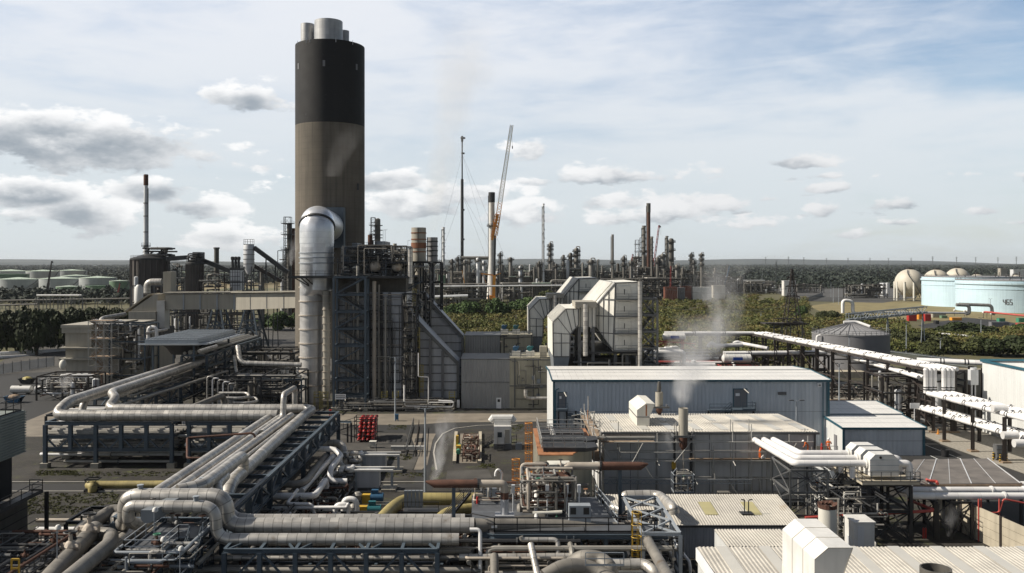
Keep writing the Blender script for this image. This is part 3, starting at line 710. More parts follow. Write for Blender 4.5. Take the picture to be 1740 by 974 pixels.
def valve(T, p, s, material, wheel=None):
 m = MB(); x, y, z = p; m.lathe([(s*.9, z-s*.5),(s, z),(s*.6, z+s*.6),(s*.3, z+s*.8),(s*.25, z+s*1.9)], x, y, 8); m.tube([(x-s*1.3, y, z),(x+s*1.3, y, z)], s*.5,8)
 v = T.part('valve', m, material, smooth=True); w = MB(); w.lathe([(s*.9, z+s*1.9),(s, z+s*2.0),(s*.9, z+s*2.1),(s*.7, z+s*2.0)], x, y, 10, False, False); w.bar((x-s*.9, y, z+s*2),(x+s*.9, y, z+s*2), s*.18)
 T.part('handwheel', w, wheel or M.rust, v)
def manifold(name, label, x0, x1, y0, y1, z0, z1, n, rr, mats, seed, cat='pipework', valves=3, vertical=.4, T=None, flange=True):
 q = random.Random(seed); T = T or Thing(name, label, cat, ((x0+x1)/2,(y0+y1)/2, z0))
 for i in range(n):
  r = q.uniform(*rr); c = [q.uniform(x0, x1), q.uniform(y0, y1), q.uniform(z0, z1)]; pts = [tuple(c)]; last = None
  for s in range(q.randint(1,4)):
   a = q.choices((0,1,2),(1,.35, vertical))[0]
   if a == last: a = (a+1) % 3
   last = a; lo, hi = ((x0, x1),(y0, y1),(z0, z1))[a]; nv = q.uniform(lo, hi)
   if abs(nv-c[a]) < r*5: nv = lo+r if c[a] > (lo+hi)/2 else hi-r
   c[a] = nv; pts.append(tuple(c))
  if (Vector(pts[0])-Vector(pts[-1])).length < .1: continue
  pparts(T, 'pipe', pts, r, q.choice(mats), n=8 if r > .1 else 6)
  if flange and r > .06 and q.random() < .5:
   a, b = Vector(pts[0]), Vector(pts[1]); d = b-a
   if d.length > 1: c0 = a+d*.5; dn = d.normalized()*.05; f = MB(); f.tube([c0-dn, c0+dn], r*1.6,8); T.part('flange', f, M.grey_steel)
 for i in range(valves): valve(T, (q.uniform(x0, x1), q.uniform(y0, y1), q.uniform(z0, z1)), q.uniform(.14,.26), q.choice((M.grey_steel, M.thin_pipe, M.rusty_pale)), q.choice((M.rust, M.green_paint, M.orange_rust, M.dark_steel)))
 return T
def lamp_pole(label, px, ybase, ytop, Y=None, material='pale_steel', group='lamp posts', arm=.9, z0=0):
 Y = Y or D(ybase, z0); x = X(px, Y); zt = Z(ytop, Y); T = Thing('lamp_post', label, 'lamp post', (x, Y, z0), group)
 m = MB(); m.lathe([(.19, z0),(.17, z0+1),(.1, zt)], x, Y, 8); T.part('pole', m, M[material], smooth=True)
 for s in (-1,1):
  m = MB(); m.bar((x, Y, zt-.1),(x+s*arm, Y, zt+.05),.07); T.part('arm', m, M[material])
  m = MB(); m.box(x+s*arm-.3, Y-.16, zt, x+s*arm+.3, Y+.16, zt+.14); T.part('lamp', m, M.grey_steel)
 return T
cx, cy, cr = X(561,215),215.0,8.32
T = Thing('concrete_chimney', 'huge round concrete chimney with black upper half and steel flues on top', 'chimney', (cx, cy, 0))
zb, zk, zt = 6.6, Z(216,215), Z(80.5,215)
m = MB(); m.lathe([(cr, zb),(cr, zk)], cx, cy, 72, True, False); T.part('shaft', m, M.chimney_concrete, smooth=True)
m = MB(); m.lathe([(cr+.003, zk),(cr+.003, zt),(cr-.7, zt),(cr-.7, zt-2)], cx, cy, 72, False, True); bb = T.part('black_band', m, M.black_paint, smooth=True)
for i, an in enumerate((218,271,329,90)):
 a = R(an); m = MB(); m.box(-.28,-.05,-.7,.28,.05,.7)
 ca = math.cos(a+math.pi/2); sa = math.sin(a+math.pi/2); zc = Z(108,207)
 m.v = [(cx+(cr+.02)*math.cos(a)+x*ca-y*sa, cy+(cr+.02)*math.sin(a)+x*sa+y*ca, zc+z) for x, y, z in m.v]; T.part('window', m, M.tank_grey, bb)
m = MB(); an = R(-28); m.box(-.3,-.15,-.8,.3,.15,.8); ca, sa = math.cos(an+math.pi/2), math.sin(an+math.pi/2); zc = Z(317,210)
m.v = [(cx+cr*math.cos(an)+x*ca-y*sa, cy+cr*math.sin(an)+x*sa+y*ca, zc+z) for x, y, z in m.v]; T.part('window', m, M.black_plain)
for i in range(8):
 a = R(i*45+22); m = MB(); x, y = cx+(cr-1)*math.cos(a), cy+(cr-1)*math.sin(a); m.box(x-.9, y-.9,0, x+.9, y+.9, zb); T.part('leg', m, M.chimney_concrete)
for px, yt, r, dy in ((558.3,37,3.35,-2.5),(522.5,41.5,1.62,-.5),(584,53,1.35,4.5),(562,47,1.5,5)):
 Y = cy+dy; x = X(px, Y); z = Z(yt, Y); m = MB(); m.lathe([(r, zt-3),(r, z),(r-.12, z),(r-.12, z-3)], x, Y, 28, True, True); T.part('flue', m, M.flue_steel, smooth=True)
m = MB()
for an in (215,240,247,290,320): a = R(an); x, y = cx+(cr+.03)*math.cos(a), cy+(cr+.03)*math.sin(a); m.bar((x, y, zt-.7),(x, y, zt+.35),.09)
T.part('lightning_rods', m, M.pale_vessel)
Y0 = 183.0; x1 = X(529.5, Y0); x2 = X(538.3, Y0); r1, r2 = 2.4,3.45; zs = Z(492, Y0)
T = Thing('flue_duct', 'shiny steel flue duct rising beside the boiler and bending into the chimney', 'duct', (x1, Y0,0))
m = MB(); m.lathe([(r1,.4),(r1, zs)], x1, Y0,40); T.part('lower_riser', m, M.duct_steel, smooth=True)
m = MB(); m.lathe([(r1*.98,0),(r1*.98,.8)], x1, Y0,32); T.part('plinth', m, M.concrete)
for i in range(8):
 z = Z(680-23.7*(i+1), Y0)+.3; m = MB(); m.lathe([(r1, z-.12),(r1+.22, z-.12),(r1+.22, z+.1),(r1, z+.1)], x1, Y0,40, False, False); T.part('stiffener_ring', m, M.rusty_pale)
ze = Z(388, Y0); zc = Z(351, Y0+3)-r2; tgt = Vector((X(560,207.5),207.2, zc))
m = MB(); m.lathe([(r1, zs-1.2),(r2, zs),(r2, Z(414, Y0))], x2, Y0,44, True, False)
m.v = [(x if z > zs-.5 else x-x2+x1, y, z) for x, y, z in m.v]; T.part('upper_riser', m, M.galvanised, smooth=True)
top = Vector((x2, Y0, Z(414, Y0))); cor = Vector((x2, Y0, zc)); mid = Vector((x2, Y0, Z(398, Y0)))
hd = (tgt-cor).normalized(); pts = rounded([top, cor, cor+hd*10],6.3,16)
m = MB(); m.tube(pts, r2+.06,44, False); T.part('elbow', m, M.galvanised, smooth=True)
m = MB(); m.tube([cor+hd*9.9, tgt], r2,44, False); T.part('crossover', m, M.galvanised, smooth=True)
j = pts[8]; dj = (pts[9]-pts[7]).normalized(); m = MB(); m.tube([j-dj*.2, j+dj*.2], r2+.3,44); T.part('joint_ring', m, M.dark_steel)
for z in (Z(430, Y0), Z(438, Y0), Z(447, Y0)):
 m = MB(); m.lathe([(r2, z-.1),(r2+.2, z-.1),(r2+.2, z+.1),(r2, z+.1)], x2, Y0,44, False, False); T.part('stiffener_ring', m, M.pale_steel)
m = MB(); m.box(X(548,206),205.2, zc-4.9, X(585,206),207.6, zc+4.5); T.part('inlet_frame', m, M.blue_steel)
# side pipe with rings
T = Thing('ringed_pipe', 'slender pale pipe with rusty rings right of the big duct', 'pipe', (X(554.5,181),181,0)); x = X(554.5,181); r = .78
m = MB(); m.lathe([(r, 1.2),(r, Z(494,181))], x, 181,18); T.part('barrel', m, M.beige_cladding, smooth=True)
m = MB()
for i in range(16): z = Z(678-11.7*i, 181); m.lathe([(r, z-.07),(r+.14, z-.07),(r+.14, z+.07),(r, z+.07)], x, 181,18, False, False)
T.part('rings', m, M.rusty_pale)
YF = 178.0; T = Thing('boiler_block', 'tall grey ribbed boiler block with sloping right side behind blue bracing', 'boiler', (X(640, YF), YF, 0))
def panel_block(T, poly_px, Y, depth, rib_px=14.2, name='casing'):
 pts = [W(px, py, Y) for px, py in poly_px]; m = MB(); m.prism(pts, (0, depth, 0)); c = T.part(name, m, M.grey_panel)
 ys = [p[1] for p in poly_px]; m = MB(); y = min(ys)+8
 while y < max(ys)-3:
  xs = []
  for (ax, ay),(bx, by) in zip(poly_px, poly_px[1:]+poly_px[:1]):
   if (ay-y)*(by-y) < 0: xs.append(ax+(bx-ax)*(y-ay)/(by-ay))
  if len(xs) >= 2:
   a, b = W(min(xs), y, Y), W(max(xs), y, Y); m.bar(a+Vector((0,-.1,0)), b+Vector((0,-.1,0)),.2,.18)
  y += rib_px
 T.part('ribs', m, M.panel_rib, c)
 return c
panel_block(T, [(572,497),(690,497),(690,690),(572,690)], YF, 26)
c2 = panel_block(T, [(691,527),(731,571),(777,619),(777,679),(691,684)], YF+.6,11, name='sloping_casing')
m = MB()
for a, b in (((690,526),(731,570)),((731,570),(778,618)),((778,618),(778,680))):
 p, q = W(*a, YF+.3), W(*b, YF+.3); m.bar(p, q, .5,.7)
T.part('edge_channel', m, M.grey_steel, c2)
c3 = panel_block(T, [(700,489),(716,497),(786,574),(786,668),(700,668)],196,10, name='rear_sloping_casing')
m = MB()
for a, b in (((716,497),(786,573)),((786,573),(786,668))): p, q = W(*a, 195.6), W(*b, 195.6); m.bar(p, q, .5,.7)
T.part('edge_channel', m, M.grey_steel, c3)
for px in (573,588,626,648,662,688,712,731,752):
 y1 = 497 if px < 691 else (575 if px < 735 else 596)
 m = MB(); p, q = W(px, 690, YF-.35), W(px, y1, YF-.35); m.hbeam((p.x, p.y, 0), q, .5,.45); T.part('buckstay', m, M.dark_steel if px in (626,648) else M.panel_rib)
for px, y0, y1, r, k in ((636,478,690,.42,'rusty_pale'),(608,452,683,.3,'thin_pipe'),(601,500,683,.24,'thin_pipe'),(697,424,482,.42,'lagging'),(644,484,690,.2,'dull_lagging'),(692,545,690,.2,'thin_pipe'),(655,505,690,.25,'thin_pipe')):
 m = MB(); p, q = W(px, y0, YF-1.1), W(px, y1, YF-1.1); m.tube([(p.x, p.y, p.z),(q.x, q.y, max(q.z, .3))], r, 10); T.part('downcomer', m, M[k], smooth=True)
manifold('', '', X(573,177), X(690,177),176.6,177.5,1, Z(500,177),46,(.04,.11),[M.thin_pipe, M.dark_steel, M.grey_steel, M.rusty_pale],23, valves=6, vertical=3.0, T=T)
m = MB(); m.box(X(574,180),180, Z(500,178), X(690,180),203, Z(472,176)); T.part('dark_gap_fill', m, M.dirty_clad)  # dark block added to stand for the dark gap under the deck
zd = Z(470,176); m = MB(); m.box(X(489,176),176, zd-.35, X(694,176),203, zd); T.part('top_deck', m, M.dark_steel)
m = railing([(X(489,176),176.05, zd),(X(568,176),176.05, zd),(X(694,176),176.05, zd)]); T.part('railing', m, M.dark_steel)
m = MB()
for a in ((500,472,530,489),(511,472,527,486),(519,472,534,486)): m.bar(W(a[0],a[1],177), W(a[2],a[3],180.3),.18)
T.part('deck_struts', m, M.dark_steel)
T2 = Thing('boiler_top_frame', 'open dark frame with drums and pipes on top of the boiler block', 'steel frame', (X(620,182),182, zd))
frame(T2,(X(586,182),182, zd), X(656,182)-X(586,182),12,[Z(444,182), Z(421,182)],.42, M.blue_steel, nu=3, style='d', brace='f')
frame(T2,(X(655,184),184, zd), X(690,184)-X(655,184),10,[Z(450,184), Z(430,184)],.36, M.dark_steel, nu=2, style='d', brace='fr')
for i, (px, py, r) in enumerate(((636,453,1.15),(673,454,.95),(603,457,.75),(586,456,.5))):
 m = MB(); c = W(px, py, 180); m.tube([c+Vector((0,.0,0)), c+Vector((0,.35,0)), c+Vector((0,.8,0)), c+Vector((0,9,0))],[r*.25, r*.75, r, r],20); T2.part('steam_drum', m, M.rusty_pale if i < 2 else M.rusty_white, smooth=True)
manifold('', '', X(572,180), X(692,180),178.6,192, zd+.2, Z(417,180),120,(.05,.17),[M.thin_pipe, M.dull_lagging, M.dark_steel, M.grey_steel, M.dark_vessel],21, valves=8, vertical=2.6, T=T2)
m = MB(); m.box(X(584,184),184, zd, X(592,184),190, Z(434,184)); m.box(X(598,190),190, Z(421,190), X(607,190),196, Z(413,190)); m.box(X(637,186),186, Z(421,186), X(654,186),195, Z(410,186)); m.box(X(660,186),186, zd, X(668,186),192, Z(440,186)); T2.part('cabinets', m, M.louvre_grey)
for px, y0, y1, r, k in ((629,421,399,.5,'rust'),(671,430,414,.4,'beige_cladding'),(601,421,455,.35,'thin_pipe'),(618,436,467,.22,'thin_pipe'),(690,424,468,.3,'lagging'),(645,420,467,.25,'dull_lagging')):
 m = MB(); p, q = W(px, y0,185), W(px, y1,185); m.tube([p, q], r, 10); T2.part('vent_stack', m, M[k], smooth=True)
pparts(T2, 'header_pipe', [W(664,428,184), W(696,428,184), W(696,470,184)],.34, M.dull_lagging)
for k_, (pa, pb, py) in enumerate(((572,600,446),(612,650,436),(655,690,447),(590,640,421),(576,606,457))):
 p, q = W(pa,py,179.2), W(pb,py,179.2); m = MB(); m.box(p.x,179.2,p.z-.12,q.x,184,p.z); railing([(p.x,179.25,p.z),(q.x,179.25,p.z)],mb=m); T2.part('gantry_deck', m, M.dark_steel)
for px, y1 in ((574,440),(581,431),(597,418),(612,414),(622,425),(634,408),(648,419),(659,424),(668,421),(680,436),(687,420)): m = MB(); p = W(px,y1,181+px % 5); m.tube([(p.x,p.y,zd),p],.09+.05*(px % 3),6); T2.part('vent_pipe', m, M.thin_pipe if px % 2 else M.dark_vessel, smooth=True)
for px in (654.5,693,651): m = MB(); p = W(px, 391 if px != 693 else 409,181); m.tube([(p.x,p.y,zd), p, p+Vector((.5,0,.05))],.05,5); T2.part('lamp_mast', m, M.pale_steel)
# blue braced stair tower in front
T = Thing('stair_tower', 'blue steel stair tower with crossed bracing in front of the boiler block', 'stair tower', (X(594,173.5),173.5,0))
xa, xb = X(567,173), X(621,173); zz = [Z(y,173) for y in (674,646,617,588,559,530,501,471)]
frame(T, (xa, 173,0), xb-xa, 3.6, zz, .42, M.blue_steel, style='d', brace='fb', foot=True)
m = MB()
for i in range(len(zz)-1):
 a, b = (xa+.8, xb-.8) if i % 2 == 0 else (xb-.8, xa+.8); stairs(m, (a, 174+ (i % 2)*1.2, zz[i]),(b, 174+(i % 2)*1.2, zz[i+1]),.9,(0,1,0))
T.part('stairs', m, M.dark_steel)
m = MB(); p = W(578.5,674.5,172.6); m.box(p.x-1.05,172.62, p.z-.5, p.x+1.05,172.68, p.z+.5); sg = T.part('sign', m, M.sign_white)
m = MB()
for i in range(7):
 for jz in (-.22,.12): m.box(p.x-.85+i*.25,172.6, p.z+jz, p.x-.68+i*.25,172.615, p.z+jz+.16)
T.part('sign_lettering', m, M.black_plain, sg)
T = Thing('platform_tower', 'dark stack of railed platforms and pipes on the boiler front', 'steel frame', (X(695,174),174,0)); xa, xb = X(683,174), X(708,174); zz = [Z(y,174) for y in (668,645,622,598,574,548,522,500)]
frame(T, (xa,174,0), xb-xa, 3.2, zz, .22, M.dark_steel, style='d', brace='lr'); m = MB()
for z in zz: m.box(xa,174,z,xb,177,z+.08); railing([(xa,174.05,z),(xb,174.05,z)],mb=m)
T.part('deck', m, M.dark_steel); manifold('', '', xa, xb, 174.2,177,1, Z(500,174),40,(.05,.17),[M.thin_pipe, M.dark_steel, M.grey_steel, M.dull_lagging],77, valves=8, vertical=1.4, T=T)
# two beige stacks on dark frames
for px, yt, yb, r, Y, lab, k in ((711.5,387,444,1.66,200,'thick beige stack with rusty bands above the boiler block','beige_cladding'),(734.5,403.5,447,1.27,208,'thinner beige stack with dark bands right of the rusty one','grey_cladding')):
 x = X(px, Y); T = Thing('boiler_stack', lab, 'stack', (x, Y, 0)); m = MB(); m.lathe([(r*.45,8),(r*.5, Z(yb+4,Y)),(r, Z(yb,Y)),(r, Z(yt,Y)),(r-.08, Z(yt,Y)),(r-.08, Z(yt,Y)-2)], x, Y, 28); T.part('barrel', m, M[k], smooth=True)
 for i, f in enumerate((.16,.35,.52,.72)):
  z = Z(yt+(yb-yt)*f, Y); m = MB(); rust = (k == 'beige_cladding' and i in (2,)); m.lathe([(r+.005, z-.12-rust*.6),(r+.09, z-.12-rust*.6),(r+.09, z+.12+rust*.4),(r+.005, z+.12+rust*.4)], x, Y, 28, False, False); T.part('band', m, M.band_rust if k == 'beige_cladding' else M.dark_steel)
 m = MB(); m.bar((x, Y-r, Z(yt,Y)),(x, Y-r, Z(yb,Y)),.1); T.part('conduit', m, M.dark_steel)
T = Thing('support_structure', 'dark braced steelwork under the two beige stacks', 'steel frame', (X(722,196),196,0))
frame(T, (X(697,194),194,0), X(731,194)-X(697,194),7,[Z(y,194) for y in (620,580,540,510,480,446)],.46, M.dark_steel, nu=2, style='d', brace='flr')
frame(T, (X(731,203),203,0), X(749,203)-X(731,203),6,[Z(y,203) for y in (520,480,446)],.38, M.dark_steel, style='x', brace='r')
m = MB()
for i in range(6): stairs(m, (X(676,184)+ (5 if i % 2 else 0),184+i*.1, Z(500+i*22,184)),(X(676,184)+(0 if i % 2 else 5),184+i*.1, Z(478+i*22,184)),.9,(0,1,0))
T.part('stairs', m, M.blue_steel)
manifold('', '', X(698,190), X(730,190),190,193.5,8, Z(448,190),20,(.08,.3),[M.dark_steel, M.thin_pipe, M.grey_steel],5, valves=4, vertical=1.5, T=T)
for px, ya, yb, Y, w in ((704.5,491,548,177,.9),(710,557,608,177,.8),(716,620,683,176.5,.8)):
 caged_ladder('caged_ladder', {704.5:'tall pale yellow caged ladder high on the boiler side',710:'middle pale yellow ladder on the boiler side',716:'lowest pale yellow ladder reaching the ground by the boiler'}[px], X(px,Y), Y, max(Z(yb,Y),.3), Z(ya,Y), M.ladder_yellow, w, group='yellow boiler ladders', sc=1.15)
for i, px in enumerate((539,552,653,672,768)):
 x = X(px, 175.5); T = Thing('access_platform', 'small yellow railed platform at the boiler foot, %s from the left' % ('first','second','third','fourth','last')[i], 'platform', (x, 175.5,0), 'yellow access platforms at the boiler foot'); m = MB(); m.box(x-.6,175,2.2, x+.6,176.2,2.3); T.part('deck', m, M.grey_steel); m = MB()
 for a in (-.55,.55):
  for b in (175.05,176.1): m.bar((x+a, b, 0),(x+a, b, 3.4),.1)
 T.part('post', m, M.ladder_yellow); m = railing([(x-.55,175.05,2.3),(x+.55,175.05,2.3),(x+.55,176.1,2.3)], r=.045); T.part('railing', m, M.ladder_yellow)
manifold('foot_pipework', 'tangle of small pipes and valves along the boiler foot', X(566,173), X(775,173),171.5,176,.2,2.2,46,(.05,.16),[M.thin_pipe, M.dark_steel, M.grey_steel, M.dull_lagging],31, valves=10, vertical=.7)
pipe('white_loop_pipe', 'white looping pipe on the gauge rack at the boiler foot', [W(687,655,172), W(687,690,172), W(770,692,172), W(771,682,172), W(745,681,172)],.16, M.white_pipe, bend=.7)
pipe('white_feed_pipe', 'thin white feed pipe dropping down the boiler side', [W(711,600,172.5), W(711,640,172.5), W(728,641,172.5), W(728,690,172.5)],.09, M.white_pipe)
pipe('white_top_pipe', 'short white pipe above the gauge rack', [W(729,684,171.5), W(771,684,171.5)],.1, M.white_pipe)
def simple_shed(name, label, x0, x1, y0, y1, zt, wallm, roofm, cat='building', pitch=.5):
 T = Thing(name, label, cat, ((x0+x1)/2, y0,0)); m = MB(); m.box(x0, y0+.06,0, x1-.06, y1, zt-.05); T.part('wall', m, wallm)
 m = MB(); m.corr((x0, y0,0),(1,0,0),(0,0,1), x1-x0, zt, pitch, .04); T.part('cladding', m, wallm)
 m = MB(); m.box(x0-.15, y0-.15, zt, x1+.15, y1+.1, zt+.15); T.part('roof', m, roofm); return T
T = simple_shed('grey_shed', 'plain grey ribbed metal shed with one white door at ground level', X(784,176), X(866,176),176,187, Z(611,176), M.grey_cladding, M.grey_steel, pitch=.55)
p = W(847.5,684,175.9); m = MB(); m.box(p.x-.5,175.86,0.02, p.x+.5,175.95,2.15); d = T.part('door', m, M.sign_white); m = MB(); m.box(p.x-.25,175.84,1.3, p.x+.25,175.87,1.85); T.part('door_pane', m, M.glass_dark, d)
m = MB(); m.box(X(784,175.8),175.83,5.2, X(866,175.8),175.9,5.3); T.part('seam', m, M.panel_rib)
simple_shed('grey_shed', 'smaller grey ribbed shed standing behind the one with the white door', X(790,200), X(850,200),200,211, Z(571,200), M.grey_cladding, M.grey_steel, pitch=.55)
m = MB(); p = W(778,672,175); m.box(p.x-.2,174.5,.4, p.x+.35,175,1.9); single('signboard', 'small blue and white notice beside the grey shed corner', 'sign', m, M.sign_white)
def beige_house(label, px0, px1, Y, ytop, seed):
 x0, x1, zt = X(px0,Y), X(px1,Y), Z(ytop,Y); T = Thing('turbine_enclosure', label, 'building', ((x0+x1)/2, Y, 0)); m = MB(); m.box(x0, Y, 0, x1, Y+12, zt); T.part('wall', m, M.yellowed_panel)
 m = MB()
 for f in (.12,.55,.97): m.box(x0+(x1-x0)*f-.12, Y-.15,.2, x0+(x1-x0)*f+.12, Y-.003, zt)
 for f in (.45,.97): m.box(x0, Y-.12, zt*f-.1, x1, Y-.006, zt*f+.1)
 T.part('wall_ribs', m, M.grey_steel); m = railing([(x0,Y+.1,zt),(x1,Y+.1,zt)]); T.part('railing', m, M.grey_steel)
 q = random.Random(seed); m = MB()
 for i in range(5): a = q.uniform(x0+.6, x1-1.4); z = q.uniform(.9, zt-2); m.box(a, Y-.4, z, a+q.uniform(.4,.9), Y-.01, z+q.uniform(.5,1.1))
 T.part('wall_boxes', m, M.louvre_grey)
 manifold('', '', x0, x1, Y-.6, Y-.15,.3, zt, 16,(.04,.1),[M.thin_pipe, M.dark_steel, M.grey_steel], seed, valves=2, vertical=1.2, T=T); return T
beige_house('yellowed panel enclosure with pipes beside the grey shed', 866,939,176,609,41); beige_house('second yellowed enclosure further back behind fan units', 850,905,200,570,43)
for i, (px, py, Y, k, lab) in enumerate(((877,592,180,'motor_blue','white roof fan box with dark blue motor'),(901,592,180,'teal_paint','white roof fan box with teal motor'),(857,566,204,'motor_blue','rear white fan box with blue motor'),(877,563,204,'teal_paint','rear white fan box with teal motor'))):
 p = W(px, py, Y); zr = Z(609,176) if i < 2 else Z(570,200); T = Thing('roof_fan', lab+' on the yellowed enclosure', 'fan unit', (p.x, Y, zr)); m = MB(); m.box(p.x-.85, Y-.7, zr, p.x+.85, Y+.7, zr+1.1); T.part('housing', m, M.white_paint); m = MB(); m.tube([(p.x-.2, Y-.6, zr+1.6),(p.x-.2, Y+.6, zr+1.6)],.5,14); m.bar((p.x,Y,zr+1),(p.x+.5,Y,zr+2.1),.4); T.part('motor', m, M[k], smooth=True)
m = MB(); p = W(923,601,178); m.box(p.x-.7,177.3, Z(609,176), p.x+.7,178.7, Z(588,178)); single('roof_cabinet', 'plain beige cabinet standing on the enclosure roof edge', 'cabinet', m, M.beige_cladding)
pipe('vent_pipe', 'grey elbow pipe leaving the yellowed enclosure wall', [W(893,662,172), W(893,677,172), W(930,677,172)],.34, M.lagging, bend=.8)
def white_casing(Y, label):
 f = Y/165.0; T = Thing('heat_recovery_casing', label, 'duct', (X(1000,165)*1.0, Y, 0)); dx = 0
 def Q(px, py): p = W(px, py, 165); return Vector((p.x-(2.9 if Y > 200 else 0), Y, p.z))
 main = [Q(1012.8,524), Q(1046,480.8), Q(1090,479.5), Q(1090,596), Q(1042,596), Q(1012.8,554)]
 main[0].y += 3; main[5].y += 3
 bk = [Vector((p.x, Y+24, p.z)) for p in main]; m = MB(); m.add(main+bk, [(0,1,4,5),(1,2,3,4),(1,0,6,7),(2,1,7,8),(3,2,8,9),(4,3,9,10),(5,4,10,11),(0,5,11,6),(6,11,10,9,8,7)]); c = T.part('main_casing', m, M.duct_white)
 m = MB(); e = Vector((0,-.06,0))
 for a, b in ((main[0],main[1]),(main[1],main[2]),(main[2],main[3]),(main[3],main[4]),(main[4],main[5]),(main[5],main[0]),(Q(1046,480.8),Q(1042,596))): m.bar(a+e, b+e, .28,.2)
 for y in (509,538,567): m.bar(Q(1044,y)+e, Q(1090,y)+e, .22,.18); q0 = Q(1013 if y > 520 else 1024, y); q0.y += 3 if y > 520 else 2; m.bar(q0+e, Q(1044,y)+e, .2,.16)
 for px, a, b, dy in ((1027,506,575,1.6),(1035,495,585,.85),(1020,518,563,2.3)): dd = e+Vector((0,dy,0)); m.bar(Q(px,a)+dd, Q(px,b)+dd, .13,.14)
 T.part('stiffeners', m, M.grey_steel, c)
 m = MB(); d = (main[1]-main[0]); nn = Vector((-d.z, 0, d.x)).normalized()
 for i in range(12): o = Vector((0,.5+i*2.05,0))+nn*.14; m.bar(main[0]+o*(1 if i > 1 else 0)+Vector((0,.1*i,0)), main[1]+o, .5,.26)
 T.part('roof_ribs', m, M.white_paint, c)
 for y0, y1 in ((486,506),(513,535),(542,564),(571,592)):
  m = MB(); a, b = Q(1051,y0), Q(1072,y1); m.box(a.x, Y-.16, b.z, b.x, Y-.004, a.z); dr = T.part('access_door', m, M.rusty_white); m = MB(); m.box(a.x+1.0, Y-.2, b.z+.6, a.x+1.15, Y-.162, b.z+1.6); T.part('latch', m, M.dark_steel, dr)
 m = MB()
 for y in (509,538,567,596): p, q = Q(1044,y), Q(1090,y); m.box(p.x, Y-1.3, p.z-.08, q.x, Y-.17, p.z); railing([p+Vector((0,-1.25,0)), q+Vector((0,-1.25,0))], mb=m)
 T.part('walkways', m, M.grey_steel)
 elbow = [Q(939.5,548), Q(962,525), Q(983,525), Q(983,552), Q(969,568), Q(968,606), Q(940,606)]
 m = MB(); m.prism(elbow, (0,19,0)); c2 = T.part('inlet_elbow', m, M.duct_white); m = MB()
 for i in range(len(elbow)): m.bar(elbow[i]+e, elbow[(i+1) % len(elbow)]+e, .22,.16)
 for a, b in (((940,566),(969,568)),((948,541),(969,568)),((962,526),(972,563)),((954,566),(954,606)),((940,583),(968,583)),((974,526),(978,556))): m.bar(Q(*a)+e, Q(*b)+e, .15,.12)
 T.part('stiffeners', m, M.grey_steel, c2)
 d = elbow[1]-elbow[0]; nn = Vector((-d.z, 0, d.x)).normalized(); m = MB()
 for i in range(9): o = Vector((0,.5+i*2.2,0))+nn*.12; m.bar(elbow[0]+o, elbow[1]+o, .4,.2)
 T.part('elbow_ribs', m, M.white_paint, c2)
 m = MB(); m.prism([Q(940,606), Q(968,606), Q(963.5,632), Q(941.5,632)],(0,18.8,0)); m.box(Q(941.5,632).x, Y+.1,0, Q(963.5,632).x, Y+18, Q(0,632).z); T.part('inlet_throat', m, M.louvre_grey)
 m = MB(); a, b = Q(983,523), Q(1012.5,556); m.box(a.x, Y+.6, b.z, b.x, Y+18, a.z); T.part('link_duct', m, M.duct_white)
 m = MB()
 for i in range(5): x = a.x+.4+i*.72; m.box(x, Y+.4, b.z, x+.12, Y+.597, a.z)
 T.part('link_ribs', m, M.grey_steel)
 m = MB(); p = Q(0,516); m.box(Q(977,0).x, Y-.9, p.z-.7, Q(1013,0).x, Y+7, p.z+.35); T.part('silencer_cap', m, M.beige_cladding)
 m = MB(); x = Q(994,0).x; m.tube([(x, Y-1.0, p.z),(x, Y-1.0, Q(0,604).z)],.45,12); T.part('relief_pipe', m, M.lagging, smooth=True)
 for px in (985,1008,1046,1066,1086):
  m = MB(); x = Q(px,0).x; zt_ = Q(0,556 if px < 1020 else 597).z; m.hbeam((x, Y+.5,0),(x, Y+.5, zt_),.6,.5); T.part('leg', m, M.grey_steel)
  m = MB(); m.hbeam((x, Y+8,0),(x, Y+8, zt_),.6,.5); T.part('leg', m, M.grey_steel)
 m = MB(); m.box(Q(985,0).x, Y-.4, Q(0,598).z-.3, Q(1092,0).x, Y+24, Q(0,598).z); T.part('base_deck', m, M.dark_steel)
 m = MB(); m.box(Q(985,0).x, Y+4,0, Q(1090,0).x, Y+9, Q(0,612).z); T.part('burner_housing', m, M.dirty_clad)
 manifold('', '', Q(968,0).x, Q(1090,0).x, Y-.8, Y+.2,1, Q(0,600).z, 22,(.06,.25),[M.dark_steel, M.thin_pipe, M.grey_steel, M.lagging], int(Y), valves=3, vertical=1.0, T=T)
 return T
white_casing(165, 'front off-white angular duct casing with sloping ribbed roof beside the stair tower')
white_casing(209, 'rear off-white angular duct casing partly hidden by the front one')
T = Thing('stair_tower', 'grey steel stair tower right of the off-white duct casings', 'stair tower', (X(1104,164),164,0))
zz = [Z(y,163) for y in (645,620,592,564,536,508)]; xa, xb = X(1088,163), X(1117,163); frame(T, (xa,163,0), xb-xa, 5, zz, .36, M.grey_steel, style='x', brace='fb')
m = MB()
for i in range(5): a, b = (xa+.4, xb-.4) if i % 2 else (xb-.4, xa+.4); stairs(m, (a,164+(i % 2)*1.2,zz[i]),(b,164+(i % 2)*1.2,zz[i+1]),.9,(0,1,0))
T.part('stairs', m, M.dark_steel); m = MB(); x = X(1087.5,162.4); m.tube([(x,162.4,0),(x,162.4,Z(478,162.4))],.4,10); T.part('riser', m, M.lagging, smooth=True)
